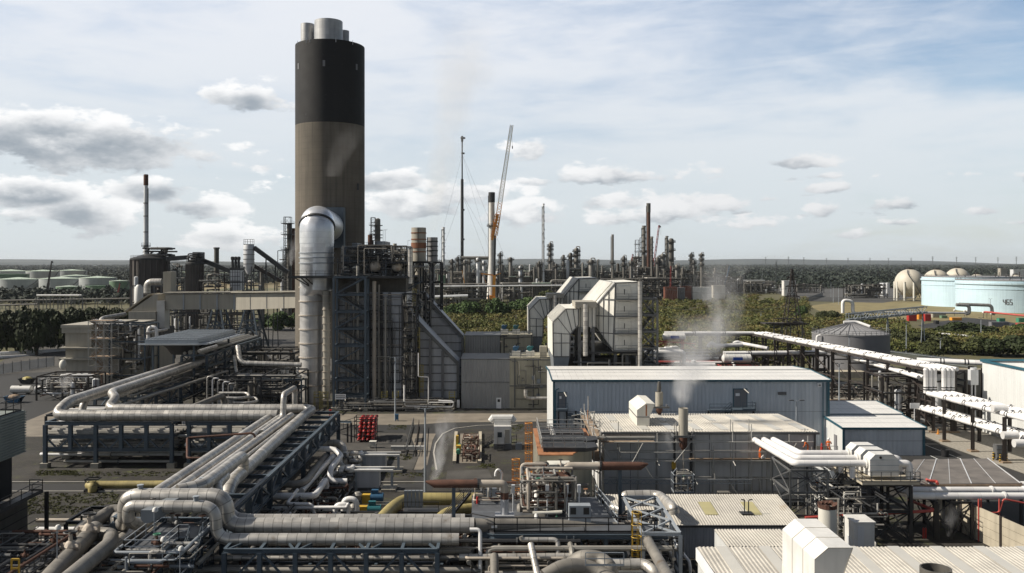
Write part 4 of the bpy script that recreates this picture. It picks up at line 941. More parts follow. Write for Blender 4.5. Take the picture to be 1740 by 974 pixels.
def tank(label, pxl, pxr, ytop, Y, wallm, roofm, cone=.09, group=None, name='storage_tank', wire=False):
 x = X((pxl+pxr)/2, Y); r = (pxr-pxl)/2/F*Y; zt = Z(ytop, Y); T = Thing(name, label, 'tank', (x, Y, 0), group)
 m = MB(); m.lathe([(r, 0),(r, zt)], x, Y, 64, True, False); T.part('wall', m, wallm, smooth=True)
 m = MB(); m.lathe([(r+.12, zt-.25),(r+.12, zt+.1),(r*.5, zt+r*cone*.55),(.3, zt+r*cone)], x, Y, 64); T.part('roof', m, roofm, smooth=True)
 m = MB(); n = 40; pts = [(x+r*math.cos(2*math.pi*i/n), Y+r*math.sin(2*math.pi*i/n), zt+.1) for i in range(n+1)]; railing(pts, 1.1,3,.04, m); T.part('railing', m, M.grey_steel)
 m = MB(); q = [(x+(r+.5)*math.cos(R(-60+60*i/10)), Y+(r+.5)*math.sin(R(-60+60*i/10)), zt*i/10+.2) for i in range(11)]
 for a, b in zip(q, q[1:]): m.bar(a, b, .7,.3)
 T.part('spiral_stair', m, M.grey_steel); return T
g_ = 'far storage tanks at the left'
for lab, l, r_, yt, Y, w, rf in (('pale tank at the far left edge, back row, half cut off',-10,47,460.8,1080,'tank_pale','tank_roof'),('widest pale tank of the back row behind the dark crane boom',47,99,461,1060,'tank_pale','tank_roof'),
  ('rightmost pale tank of the back row next to the trees',99,146,460,1120,'tank_pale','tank_roof'),('low dark green walled tank seen between the two left pale rows',-20,46,466,1000,'tank_green','tank_green'),
  ('large pale tank at the left edge of the front row',-2,65,474.5,900,'tank_pale','tank_roof'),('pale tank right behind the dark crane boom, front row',70,136,473.5,900,'tank_pale','tank_roof'),
  ('pale tank peeping over between two front row tanks',107,152,468.8,980,'tank_pale','tank_roof'),('pale tank with the brightest green roof, right end of the front row',137,196.5,472.2,890,'tank_pale','tank_roof'),
  ('short green tank nearest the crane boom',97,137,487,840,'tank_green','tank_roof'),('short green tank with flat roof, middle of three green ones',147,184,485.5,830,'tank_green','tank_green'),('tallest green tank beside the dark silos',187,219,477.5,815,'tank_green','tank_roof')):
 tank(lab, l, r_, yt, Y, M[w], M[rf], group=g_, cone=.02 if rf == 'tank_green' else .1)
T = tank('huge pale blue open-top tank partly hidden behind the one marked 465', 1574,1730,470,600, M.tank_blue, M.tank_grey_roof, cone=-.05)
TB = tank('huge pale blue tank with the number 465 on its side', 1633,1797,475.5,537, M.tank_blue, M.tank_grey_roof, cone=-.05)
for (l, r_, yt, Y, py, TT) in ((1574,1730,470,600,484,T),(1633,1797,475.5,537,490,TB)):
 x = X((l+r_)/2,Y); r = (r_-l)/2/F*Y
 for dz, wdt in ((Z(py,Y),.18),(Z(yt,Y)-2.0,.5)):
  m = MB(); m.lathe([(r+.01,dz-wdt),(r+wdt*1.3,dz-wdt),(r+wdt*1.3,dz+wdt),(r+.01,dz+wdt)], x, Y, 64, False, False); TT.part('wind_girder', m, M.tank_blue)
 m = MB(); q = random.Random(Y)
 for i in range(9):
  a = q.uniform(-2.2,-.6); xx, yy = x+r*.9*math.cos(a), Y+r*.9*math.sin(a); hh = q.uniform(1,3.4); m.bar((xx,yy,Z(yt,Y)-1),(xx+q.uniform(-.8,.8),yy,Z(yt,Y)+hh),.35)
 TT.part('roof_fittings', m, M.brown_steel)
m = MB(); x = X(1715,537); r = 82/F*537; px0 = 1712.5; h_ = 2.9
SEG = {'4':['f','g','b','c'],'6':['a','f','g','e','c','d'],'5':['a','f','g','c','d']}
pos_ = {'a':((0,1),(1,1)),'b':((1,1),(1,.5)),'c':((1,.5),(1,0)),'d':((0,0),(1,0)),'e':((0,.5),(0,0)),'f':((0,1),(0,.5)),'g':((0,.5),(1,.5))}
def on_tank(px, z):
 u = X(px,508.5)-x; a = math.asin(max(-1, min(1, u/r))); return Vector((x+(r+.1)*math.sin(a),537-(r+.1)*math.cos(a), z))
for i, ch in enumerate('465'):
 for sg in SEG[ch]:
  (ax,az),(bx,bz) = pos_[sg]; m.bar(on_tank(px0+i*4.2+ax*2.7, Z(518,508.5)+az*h_), on_tank(px0+i*4.2+bx*2.7, Z(518,508.5)+bz*h_),.24,.3)
TB.part('number', m, M.tank_grey)
def gas_sphere(label, px, py, rpx, Y, stair=True, letter=False):
 x, z, r = X(px,Y), Z(py,Y), rpx/F*Y; T = Thing('gas_sphere', label, 'gas sphere', (x,Y,0), 'spherical gas tanks'); m = MB(); m.sphere((x,Y,z), r, 40,24); T.part('shell', m, M.sphere_cream, smooth=True)
 for i in range(10):
  a = R(i*36+10); xx, yy = x+r*.985*math.cos(a), Y+r*.985*math.sin(a); m = MB(); m.lathe([(r*.075,0),(r*.075,z+r*.1)], xx, yy, 12); T.part('leg', m, M.rusty_white, smooth=True)
 m = MB()
 for i in range(10):
  a, b = R(i*36+10), R(i*36+46); p = Vector((x+r*.985*math.cos(a),Y+r*.985*math.sin(a),0)); q = Vector((x+r*.985*math.cos(b),Y+r*.985*math.sin(b),0))
  m.bar(p+Vector((0,0,.4)), q+Vector((0,0,z*.75)),.22); m.bar(q+Vector((0,0,.4)), p+Vector((0,0,z*.75)),.22)
 T.part('braces', m, M.vessel)
 if stair:
  m = MB(); n = 14; q = []
  for i in range(n+1):
   t = i/n; a = R(-55-75*t); zz = t*(z+r*.92); rr = math.sqrt(max(r*r-(zz-z)**2,(r*.3)**2)) if zz > z else r; q.append(Vector((x+(rr+.7)*math.cos(a), Y+(rr+.7)*math.sin(a), zz)))
  for a, b in zip(q, q[1:]): m.bar(a, b, .9,.25); m.bar(a+Vector((0,0,1.1)), b+Vector((0,0,1.1)),.12)
  T.part('stair', m, M.grey_steel)
 m = MB(); m.lathe([(r*.22,z+r*.99),(r*.22,z+r*1.03)], x, Y, 16)
 for i in range(5): m.bar((x+(i-2)*r*.09,Y,z+r),(x+(i-2)*r*.09,Y,z+r*1.12+.4*(i % 2)),.3)
 railing([(x+r*.22*math.cos(R(k*60)),Y+r*.22*math.sin(R(k*60)),z+r*1.03) for k in range(7)], mb=m); T.part('top_platform', m, M.brown_steel)
 if letter:
  m = MB(); c = Vector((X(1564,Y-8),0, Z(480,Y-8))); pts = []
  for i in range(9):
   a = R(50+32*i); ux, uz = c.x+.75*math.cos(a)-x, c.z+1.1*math.sin(a)-z; pts.append(Vector((x+ux, Y-math.sqrt(max(r*r-ux*ux-uz*uz, 0))-.08, z+uz)))
  for a, b in zip(pts, pts[1:]): m.bar(a, b, .4,.3)
  T.part('letter', m, M.black_plain)
 return T
gas_sphere('cream spherical gas tank on legs with a C on its flank, leftmost sphere', 1545.5,481,23.6,680, True, True)
gas_sphere('paler spherical gas tank half hidden by the pale blue tanks', 1591,480,22,705)
gas_sphere('third spherical gas tank showing only its dome above the blue tank', 1627,476,20.5,740)
gas_sphere('small spherical gas tank dome barely above the blue tank rim', 1660,481,15,800, False); gas_sphere('white spherical gas tank dome behind the right end of tank 465', 1726,481,14,800, False)
# grey tank close by
Y = 235.0; x = X(1445,Y); r = 62/F*Y; zt = Z(566.5,Y); T = Thing('grey_tank', 'large plain grey tank with ribbed conical roof behind the white overhead pipes', 'tank', (x,Y,0))
m = MB(); m.lathe([(r,.3),(r,zt)], x, Y, 64); T.part('wall', m, M.tank_grey, smooth=True)
m = MB(); m.lathe([(r+.15,zt),(r+.15,zt+.12),(.6,zt+2.7)], x, Y, 64); T.part('roof', m, M.tank_grey_roof, smooth=True); m = MB()
for i in range(28): a = R(i*360/28); m.bar((x+r*math.cos(a),Y+r*math.sin(a),zt+.18),(x+.7*math.cos(a),Y+.7*math.sin(a),zt+2.78),.16)
T.part('roof_ribs', m, M.tank_grey); m = railing([(x+r*math.cos(R(i*9)),Y+r*math.sin(R(i*9)),zt+.1) for i in range(41)],1.1,1.6,.035); T.part('railing', m, M.grey_steel)
pparts(T, 'overflow_pipe', [(x-2,Y-.5,zt+3.0),(x+1.5,Y-.5,zt+3.1),(x+4.0,Y-3,zt+2.0)],.38, M.white_pipe); pparts(T, 'side_pipe', [(X(1443,225),224.9,.3),(X(1443,225),224.9,zt-1)],.16, M.white_paint)
pparts(T, 'corner_pipe', [(X(1388,231),231,zt-4),(X(1388,231),231,zt-.4),(X(1394,231),231,zt-.2)],.3, M.white_pipe)
m = MB(); m.box(X(1398,222),222,0, X(1472,222),226, Z(632,222)); single('concrete_plinth', 'pale concrete block below the plain grey tank', 'concrete wall', m, M.panel_concrete)
def silo(label, pxl, pxr, ytop, Y, material):
 x = X((pxl+pxr)/2,Y); r = (pxr-pxl)/2/F*Y; zt = Z(ytop,Y); T = Thing('silo', label, 'silo', (x,Y,0), 'dark concrete silos'); m = MB(); m.lathe([(r,0),(r,zt)], x, Y, 40); T.part('wall', m, M[material], smooth=True)
 m = MB(); m.lathe([(r+.3,zt-.1),(r+.3,zt+.4),(r*.25,zt+2.2)], x, Y, 40); T.part('roof', m, M.dark_steel, smooth=True); railing([(x+r*math.cos(R(i*18)),Y+r*math.sin(R(i*18)),zt+.4) for i in range(21)], mb=(m2 := MB())); T.part('railing', m2, M.grey_steel)
 m = MB()
 for i in range(10): a = R(190+i*17); m.bar((x+(r+.1)*math.cos(a),Y+(r+.1)*math.sin(a),0),(x+(r+.1)*math.cos(a),Y+(r+.1)*math.sin(a),zt),.5,.3)
 T.part('ribs', m, M.silo_concrete); return T, x, r, zt
T, x, r, zt = silo('broad dark concrete silo under the slender pale stack', 224.5,287,441,330, 'silo_concrete')
manifold('', '', x-2, x+r*1.3,326,334, zt+.5, zt+4.5,16,(.2,.5),[M.dark_steel, M.dark_vessel],61, valves=4, T=T)
T, x, r, zt = silo('narrower dark concrete silo right of the broad one', 317.5,346,449,320, 'silo_concrete'); manifold('', '', x-r, x+r, 316,324, zt+.5, zt+4,10,(.2,.4),[M.dark_steel],62, valves=2, T=T)
Y = 332; x = X(248,Y); T = Thing('slender_stack', 'slender pale stack with brown tip standing on the dark silo', 'stack', (x,Y,Z(440,Y))); r = .72
m = MB(); m.lathe([(2.6,Z(440,Y)),(.9,Z(432,Y)),(.85,Z(418,Y)),(r,Z(315,Y))], x, Y, 20); T.part('barrel', m, M.pale_vessel, smooth=True); m = MB(); m.lathe([(r+.14,Z(315,Y)),(r+.14,Z(298,Y)),(r,Z(296.5,Y))], x, Y, 20); T.part('tip', m, M.rust, smooth=True)
m = MB(); m.lathe([(1.7,Z(419,Y)),(1.7,Z(418,Y))], x, Y, 16); railing([(x+1.7*math.cos(R(i*45)),Y+1.7*math.sin(R(i*45)),Z(418,Y)) for i in range(9)], mb=m); T.part('platform', m, M.dark_steel); m = MB(); m.bar((x+r+.1,Y,Z(436,Y)),(x+r+.1,Y,Z(320,Y)),.25)
for yy in (346,368,395): m.lathe([(r+.2,Z(yy,Y)),(r+.2,Z(yy-1.2,Y))], x, Y, 14)
T.part('ladder', m, M.dark_vessel)
m = MB(); m.bar(W(283,440,326), W(320,437.5,326),1.6,1.6); m.bar(W(338,440,322), W(392,461,322),1.7,1.5); single('dark_conveyor', 'dark covered conveyor linking the two dark silos and running down right', 'conveyor', m, M.dark_steel)
m = MB(); m.box(X(327,318),318,Z(449,318),X(340,318),323,Z(428.5,318)); single('silo_head_house', 'dark box house on the narrower silo', 'building', m, M.dark_steel)
def lattice_unit(label, pxl, pxr, ytop, Y, dep, nlev, seed, npipe=16, material='refinery_steel', z0=0, rr=(.1,.4), cat='process unit', name='process_unit', nv=1, group=None, extra=0, mats=None):
 x0, x1, zt = X(pxl,Y), X(pxr,Y), Z(ytop,Y); T = Thing(name, label, cat, ((x0+x1)/2,Y,z0), group); nu = max(1, round((x1-x0)/7)); w = max(.3,.0006*Y)
 frame(T, (x0,Y,z0), x1-x0, dep, [z0+(zt-z0)*(i+1)/nlev for i in range(nlev)], w, M[material], nu=min(nu, 9), style='d', brace='f')
 manifold('', '', x0, x1, Y-.6, Y+dep, z0+.6, zt+extra, npipe, rr, mats or [M.vessel, M.refinery_steel, M.dark_vessel, M.thin_pipe], seed, valves=2, vertical=.5, T=T)
 q = random.Random(seed); 
 for i in range(npipe//2 if Y > 500 else npipe//4):
  xx = q.uniform(x0, x1); hh = q.uniform(.3,1.45 if Y > 500 else 1.1)*(zt-z0); rv = q.uniform(.4,1.25)*max(.6, Y/620); m = MB(); zb = z0+q.uniform(.0,.4)*(zt-z0); m.lathe([(rv*.4,zb),(rv,zb+rv*.4),(rv,zb+hh*.7),(rv*.4,zb+hh*.7+rv*.4)], xx, Y+q.uniform(0,dep),10); T.part('drum', m, q.choice((M.vessel, M.dark_vessel, M.pale_vessel)), smooth=True)
 return T
lattice_unit('dark steel structure with hoppers between the dark silos', 288,318,447,322,8,5,71,18, 'dark_steel'); lattice_unit('rusty scaffold and pipes before the narrower silo', 336,372,462,300,6,5,72,22, 'brown_steel')
lattice_unit('dark frame with pipes below the louvred grey box', 372,415,480,310,8,3,73,16, 'dark_steel'); lattice_unit('pale pipe frames along the yard before the broad silo', 224,300,486,290,6,3,74,22, 'grey_steel', rr=(.12,.4))
lattice_unit('dark framed drive house beside the tank on stilts', 412,440,462,300,6,4,75,14, 'grey_steel'); lattice_unit('dark pipe rack deep behind the gallery bridge', 285,420,533,262,6,3,76,30, 'dark_steel')
Y = 318; m = MB(); x0, x1 = X(391,Y), X(408,Y); T = Thing('louvred_box', 'tall grey louvred box in the left plant', 'cabinet', ((x0+x1)/2,Y,0)); m.box(x0,Y,Z(494,Y),x1,Y+5,Z(459.5,Y)); T.part('casing', m, M.pale_vessel); m = MB()
for i in range(4): z = Z(462+i*7.5,Y); m.box(x0-.1,Y-.1,z-.2,x1+.1,Y-.004,z)
for i in range(5): xx = x0+(x1-x0)*i/4; m.box(xx-.1,Y-.14,Z(494,Y),xx+.1,Y-.104,Z(459.5,Y))
T.part('louvres', m, M.grey_steel); m = MB()
for i in range(3): xx = x0+.6+i*1.1; m.lathe([(.5,Z(455,Y)),(.5,Z(442,Y)),(.7,Z(441,Y)),(.7,Z(437,Y)),(.3,Z(436,Y))], xx, Y+1,10)
m.box(x0-.2,Y,Z(459.5,Y),x1+.2,Y+4,Z(455,Y)); T.part('filter_drums', m, M.dark_steel, smooth=True)
Y = 300; x = X(423,Y); T = Thing('feed_silo', 'pale grey tank on stilts with railed top beside a sloping dark conveyor', 'silo', (x,Y,0)); r = 9/F*Y; m = MB(); m.lathe([(.6,Z(466,Y)),(r,Z(453,Y)),(r,Z(418,Y)),(r*.9,Z(416,Y))], x, Y, 24); T.part('shell', m, M.pale_vessel, smooth=True); m = MB()
for yy in (425,433,441,449): m.lathe([(r+.01,Z(yy,Y)),(r+.12,Z(yy,Y)),(r+.12,Z(yy-.8,Y)),(r+.01,Z(yy-.8,Y))], x, Y, 24, False, False)
T.part('bands', m, M.dark_vessel); m = railing([(x+r*math.cos(R(i*30)),Y+r*math.sin(R(i*30)),Z(416,Y)) for i in range(13)],1.8); T.part('railing', m, M.dark_steel); 
for s in (-1,1):
 for t in (-1,1): m = MB(); m.hbeam((x+s*r*.7,Y+t*r*.7,0),(x+s*r*.7,Y+t*r*.7,Z(453,Y)),.3); T.part('leg', m, M.grey_steel)
m = MB(); m.bar(W(432,421,300), W(489,463,300),1.5,1.4); T = Thing('sloping_conveyor', 'long dark conveyor sloping down right from the tank on stilts', 'conveyor', tuple(W(460,442,300))); T.part('gallery', m, M.dark_steel); m = MB(); m.bar(W(432,452,303), W(478,478,303),1.1,1.2); T.part('lower_gallery', m, M.brown_steel); m = MB()
for px, y1 in ((452,436),(468,448)):
 p = W(px, y1,300); m.bar((p.x-1,p.y,0), p, .25); m.bar((p.x+1,p.y,0), p, .25)
T.part('trestle', m, M.dark_steel)
Y = 330; x = X(368,Y); m = MB(); m.lathe([(.9,Z(470,Y)),(.9,Z(423,Y)),(1.15,Z(423,Y)),(1.15,Z(420.5,Y))], x, Y, 14); single('slim_stack', 'short slim grey stack between the narrower silo and the louvred box', 'stack', m, M.dark_vessel, smooth=True)
def lattice_tower(label, px, wpx, ytop, Y, material, z0=0, lev=None, platf=(), name='lattice_tower', core=None, cat='lattice tower'):
 x = X(px,Y); w = wpx/F*Y; zt = Z(ytop,Y); T = Thing(name, label, cat, (x,Y,z0)); n = lev or max(3, int((zt-z0)/(w*1.1)))
 frame(T, (x-w/2,Y-w/2,z0), w, w, [z0+(zt-z0)*(i+1)/n for i in range(n)], max(.22, w*.07), M[material], style='x', brace='fl')
 for yy in platf:
  m = MB(); z = Z(yy,Y); m.box(x-w*.85,Y-w*.85,z-.15,x+w*.85,Y+w*.85,z); railing([(x-w*.85,Y-w*.85,z),(x+w*.85,Y-w*.85,z),(x+w*.85,Y+w*.85,z)], mb=m); T.part('platform', m, M[material])
 if core: m = MB(); m.lathe([(core,z0),(core,Z(core_y(ytop),Y))], x+w*.25, Y, 12); T.part('core_vessel', m, M.dark_vessel, smooth=True)
 return T
def core_y(y): return y+10
lattice_tower('tall dark lattice tower with platforms left of the big chimney', 489,11,369,420, 'dark_steel', platf=(380,399,424), core=1.2); lattice_unit('dark massive process frame at the foot of the lattice tower', 472,503,426,430,10,4,81,20, 'dark_steel')
Y=425; x=X(496,Y); m=MB(); m.lathe([(1.5,0),(1.5,Z(392,Y)),(1.8,Z(391,Y)),(1.8,Z(388,Y))], x, Y, 12); single('rusty_column', 'rusty brown column next to the tall dark lattice tower', 'column', m, M.rust, smooth=True)
lattice_tower('double lattice tower peeping over the boiler right of the chimney', 634,7,370,400, 'grey_steel', platf=(383,398)); Y=402; x=X(642,Y); T=Thing('platform_column','ringed column beside the lattice tower over the boiler','column',(x,Y,0)); m=MB(); m.lathe([(1.2,0),(1.2,Z(373,Y)),(.5,Z(371,Y))], x, Y, 12); T.part('shell', m, M.vessel, smooth=True)
for yy in (384,392,400,405): m=MB(); m.lathe([(2.2,Z(yy,Y)),(2.2,Z(yy-1.3,Y))], x, Y, 10); T.part('platform', m, M.grey_steel)
# gallery bridge
def obox(T, name, a, b, w, h, material, parent=None):
 m = MB(); m.bar(a, b, w, h); return T.part(name, m, material, parent)
Yg = 232.0; T = Thing('gallery_bridge', 'long beige enclosed conveyor bridge reaching the chimney', 'conveyor bridge', (X(390,Yg),Yg,0))
def skew(m, p0, p1, p2, p3, dep): return m.prism([p0,p1,p2,p3],(0,dep,0))
m = MB(); skew(m, W(281,500,Yg), W(398,500,Yg), W(398,526,Yg), W(281,526,Yg),4.5); T.part('gallery', m, M.beige_cladding)
m = MB(); m.prism([W(398,499,Yg-.05), W(512,497.5,Yg-14), W(512,523,Yg-14), W(398,527,Yg-.05)],(0,4.5,0)); T.part('gallery', m, M.beige_cladding)
m = MB(); m.bar(W(278,499,Yg)+Vector((0,2,.15)), W(398,498,Yg)+Vector((0,2,.15)),5,.3); m.bar(W(398,498,Yg)+Vector((0,2,.15)), W(512,496.5,Yg-14)+Vector((0,2,.15)),5,.3); T.part('roof', m, M.concrete); m = MB()
for px in (369,398,340,312): m.bar(W(px,500,Yg-.12), W(px,526.5,Yg-.12),.35,.15)
for f in (.25,.5,.75): m.bar(W(398,500,Yg).lerp(W(512,498,Yg-14), f)+Vector((0,-.1,0)), W(398,526,Yg).lerp(W(512,523,Yg-14), f)+Vector((0,-.1,0)),.12,.1)
T.part('cover_strips', m, M.pale_steel)
for px, yb, spread, lab in ((372,592,27,''),(427,570,22,'')):
 m = MB(); Yc = Yg-3; top = W(px,527,Yc)
 for s in (-1,1):
  for t in (-2,2.2): m.hbeam((top.x+s*spread/F*Yc,Yc+t*2.2,Z(yb,Yc)-4),(top.x+s*1.1,Yc+t,top.z),.42)
 for f in (.3,.6):
  z = top.z+(Z(yb,Yc)-top.z)*(1-f)
  for t in (-2.6,2.8): m.bar((top.x-spread/F*Yc*(1-f)-.2,Yc+t,z),(top.x+spread/F*Yc*(1-f)+.2,Yc+t,z),.28)
 for t in (-3,3): m.bar((top.x-spread/F*Yc*.75,Yc+t,Z(yb,Yc)),(top.x+spread/F*Yc*.3,Yc+t*.8,top.z-3),.25); m.bar((top.x+spread/F*Yc*.75,Yc+t,Z(yb,Yc)),(top.x-spread/F*Yc*.3,Yc+t*.8,top.z-3),.25)
 T.part('trestle', m, M.blue_steel)
T = Thing('inclined_chute', 'beige inclined roof chute and transfer house at the left bridge end', 'building', (X(245,Yg),Yg,0))
m = MB(); m.prism([W(262,500,Yg), W(222,528,Yg), W(226,529,Yg), W(247,545,Yg), W(268,545,Yg), W(268,500,Yg)],(0,7,0)); T.part('sloping_house', m, M.beige_cladding)
m = MB(); m.bar(W(263,499.2,Yg+3.5), W(221,528.8,Yg+3.5),7.6,.35); T.part('sloping_roof', m, M.panel_concrete); m = MB(); m.box(X(221,Yg),Yg-1,Z(557,Yg),X(267,Yg),Yg+8,Z(529,Yg)); T.part('transfer_house', m, M.beige_cladding); m = MB(); m.box(X(267.5,Yg),Yg-.5,Z(560,Yg),X(281,Yg),Yg+3,Z(511,Yg)); T.part('pale_duct', m, M.duct_steel); m = MB(); m.box(X(277,Yg+5),Yg+5,Z(500,Yg+5),X(290,Yg+5),Yg+9,Z(462,Yg+5)); T.part('stair_head', m, M.beige_cladding)
m = MB(); m.box(X(222,Yg),Yg-.5,0,X(280,Yg),Yg+7,Z(557,Yg)); T.part('lower_house', m, M.dirty_clad)
Y = 250; x = X(236,Y); m = MB(); m.lathe([(1.0,0),(1.15,Z(512,Y)),(1.15,Z(489,Y)),(.5,Z(484,Y))], x, Y, 18); single('white_vessel', 'upright white vessel behind the inclined chute', 'vessel', m, M.white_paint, smooth=True)
pipe('hook_pipe', 'fat pale pipe hooking over beside the upright white vessel', [W(250,498,255), W(250,479,255), W(275,479,255)],.95, M.lagging, bend=3)
pipe('beam_pipe', 'pale pipe lying along the roof of the beige house', [W(171,556,215), W(171,541,218), W(213,534,226)],.5, M.lagging, bend=1.6)
# beige house and terraces
T = Thing('beige_house', 'beige windowless process house with projecting ledges at the left', 'building', (X(160,204),204,0))
x0, x1 = X(107,204), X(262,204); m = MB(); m.box(x0+.6,204,0,x1,216,Z(590,204)); m.box(x0+.5,204.05,Z(590,204),X(155,204),216,Z(552,204)); m.box(X(155,206),206,Z(590,206),X(236,206),216,Z(548,206)); T.part('wall', m, M.beige_cladding)
m = MB(); m.box(x0-.1,203.6,Z(566,204),X(140,204),216.1,Z(556,204)); m.box(X(140,204),203.5,Z(566,204),X(157,204),216.1,Z(554,204)); m.box(x0-.2,203.3,Z(557,204),X(156,204),216.4,Z(555,204)+.4); T.part('parapet', m, M.beige_cladding)
m = MB()
for yy in (591,609.5): m.box(x0-.3,202.6,Z(yy+1.6,204),X(215,204),216.3,Z(yy-1.2,204))
T.part('ledge', m, M.concrete); m = MB(); m.box(X(155,205),204.5,Z(548,205),X(214,205),212,Z(546,205)); T.part('terrace', m, M.concrete)
manifold('', '', X(158,203), X(222,203),201,205, Z(575,204), Z(542,204),26,(.07,.35),[M.thin_pipe, M.grey_steel, M.white_pipe, M.dark_steel],91, valves=6, vertical=.9, T=T)
T = Thing('scaffold_tower', 'tall scaffold tower with zigzag bracing before the beige house', 'scaffolding', (X(170,196),196,0)); xa, xb = X(150,196), X(190,196); zz = [2.0*(i+1) for i in range(8)]
frame(T, (xa,196,0), xb-xa, 3.4, zz, .13, M.scaffold_tube, nu=3, style='x', brace='fb'); m = MB()
for z in (4,8,12,16): m.box(xa,196.1,z+.1,xb,199.2,z+.17)
for i in range(7): stairs(m, (xa+.5 if i % 2 else xb-2.2,196.4,zz[i]),(xb-2.2 if i % 2 else xa+.5,196.4,zz[i+1]),.7,(0,1,0), t=.04)
T.part('boards', m, M.board_wood)
lattice_unit('blue grey steel frame with dark bays right of the scaffold tower', 186,246,552,198,8,4,92,26, 'blue_steel', rr=(.1,.35)); lattice_unit('cluttered scaffolded platform by the west yard', 62,150,640,186,8,2,93,40, 'brown_steel', rr=(.05,.2), mats=[M.thin_pipe, M.white_pipe, M.rust, M.dark_steel, M.beige_cladding])
m = MB(); p = W(107,620,188); m.sphere((p.x,p.y,p.z),.75,14,10,1.5); single('cream_filter', 'cream dome shaped filter head by the beige house corner', 'vessel', m, M.rusty_white, smooth=True)
# railed flat cooler deck
T = Thing('air_cooler', 'flat grey fin-fan cooler deck on legs before the beige bridge', 'air cooler', (X(290,172),172,0)); z = Z(577,172); xa, xb = X(246,172), X(337,172); m = MB(); m.box(xa,172,z-1.2,xb,196,z); T.part('plenum', m, M.pale_steel); m = MB()
for i in range(16): xx = xa+.3+(xb-xa-.6)*i/15; m.box(xx-.06,172.3,z,xx+.06,195.6,z+.14)
for i in range(6): yy = 173+i*4.4; m.box(xa+.2,yy,z+.145,xb-.2,yy+.2,z+.22)
T.part('slats', m, M.pale_steel); m = MB(); m.lathe([(2.2,z-3.4),(3.0,z-2.2),(4.2,z-1.2)],(xa+xb)/2,178,24); m.lathe([(2.2,z-3.4),(3.0,z-2.2),(4.2,z-1.2)],(xa+xb)/2,189,24); T.part('fan_cowl', m, M.dark_steel, smooth=True)
for xx in (xa+1.2, xb-1.2):
 for yy in (173,184,195): m = MB(); m.hbeam((xx,yy,0),(xx,yy,z-1.2),.35); T.part('leg', m, M.blue_steel)
m = railing([(xa-.8,171.2,z-.8),(xb+2.2,171.2,z-.8),(xb+2.2,196,z-.8)]); m.box(xb,171.2,z-.95,xb+2.2,196,z-.85); m.box(xa-1,171,z-.95,xb+2.2,171.99,z-.85); T.part('walkway', m, M.pale_steel)
pipe('small_hoop', 'white hooped pipe behind the fin-fan cooler', [W(252,585,200), W(252,556,200), W(266,556,200), W(266,585,200)],.4, M.white_pipe, bend=1.2)
pipe('cooler_pipe', 'thin pale pipe slanting over the cooler walkway', [W(338,597,165), W(368,588,172)],.3, M.lagging); pipe('cooler_pipe', 'pale pipe lying behind the cooler deck', [W(246,567,198), W(283,560,206)],.35, M.lagging)
# west yard things
m = MB(); Y = 195
for px0, px1, nm, lab in ((18,55,'white_drum','long white drum lying on the west yard'),(59,84,'white_drum','shorter white drum lying behind the scaffolded platform')):
 x0, x1 = X(px0,Y), X(px1,Y); T = Thing(nm, lab, 'drum', ((x0+x1)/2,Y,0)); m = MB(); m.tube([(x0,Y,1.1),(x0+.25,Y,1.1),(x1-.25,Y,1.1),(x1,Y,1.1)],[.35,.8,.8,.35],18); T.part('shell', m, M.white_paint, smooth=True); m = MB()
 for f in (.2,.8): xx = x0+(x1-x0)*f; m = MB(); m.box(xx-.2,Y-.6,0,xx+.2,Y+.6,.45); T.part('saddle', m, M.dark_steel); m = MB(); m.lathe([(.25,1.88),(.25,2.05)], x0+(x1-x0)*.45, Y, 10); T.part('manhole', m, M.grey_steel)
def skip(label, x, y, col, w=3.6, heap=None):
 T = Thing('skip', label, 'skip', (x,y,0)); m = MB(); b = [(x-w*.32,y-.8,.1),(x+w*.32,y-.8,.1),(x+w*.32,y+.8,.1),(x-w*.32,y+.8,.1)]; t = [(x-w/2,y-.95,1.25),(x+w/2,y-.95,1.25),(x+w/2,y+.95,1.25),(x-w/2,y+.95,1.25)]
 m.add(b+t, [(3,2,1,0),(0,1,5,4),(1,2,6,5),(2,3,7,6),(3,0,4,7)]); m.add([(a*.97+x*.03,c*.97+y*.03,1.1) for a, c, _ in t],[(0,1,2,3)]); T.part('body', m, col); m = MB()
 for a, c in ((t[0],t[1]),(t[1],t[2]),(t[2],t[3]),(t[3],t[0])): m.bar(a, c, .14)
 T.part('rim', m, col)
 if heap: m = MB(); m.lathe([(w*.36,1.1),(w*.25,1.5),(.3,1.7)], x, y, 9); T.part('heap', m, heap)
 return T
p = G(24,684); skip('open blue and rust skip full of brown rubble on the west yard', p.x, p.y, M.motor_blue, heap=M.board_wood); p = G(46,652); skip('dark skip with yellowish waste behind the white drum', p.x, p.y, M.dark_steel, 3.4, M.ladder_yellow)
for i, (a, b, r) in enumerate(((600,606,.75),(606,611,.6))): pipe('ground_pipe', ('upper','lower')[i]+' of two long pale pipes running past the dark wood at the left', [W(-20,a+3,270+i*-8), W(112,a-4,292)], r, M.white_pipe, 'long pipes at the left edge')
T = Thing('steel_fence', 'grey palisade fence along the west yard', 'fence', (X(30,250),250,0)); m = MB(); a, b = G(-10,638), G(92,622); n = 90
for i in range(n+1): p = a+(b-a)*i/n; m.bar(p, p+Vector((0,0,2.6)),.09,.04)
for z in (.5,2.1): m.bar(a+Vector((0,.05,z)), b+Vector((0,.05,z)),.06)
T.part('pales', m, M.pale_steel)
for i in range(8): m = MB(); p = a+(b-a)*i/7; m.bar(p, p+Vector((0,0,3.0)),.12); T.part('post', m, M.grey_steel)
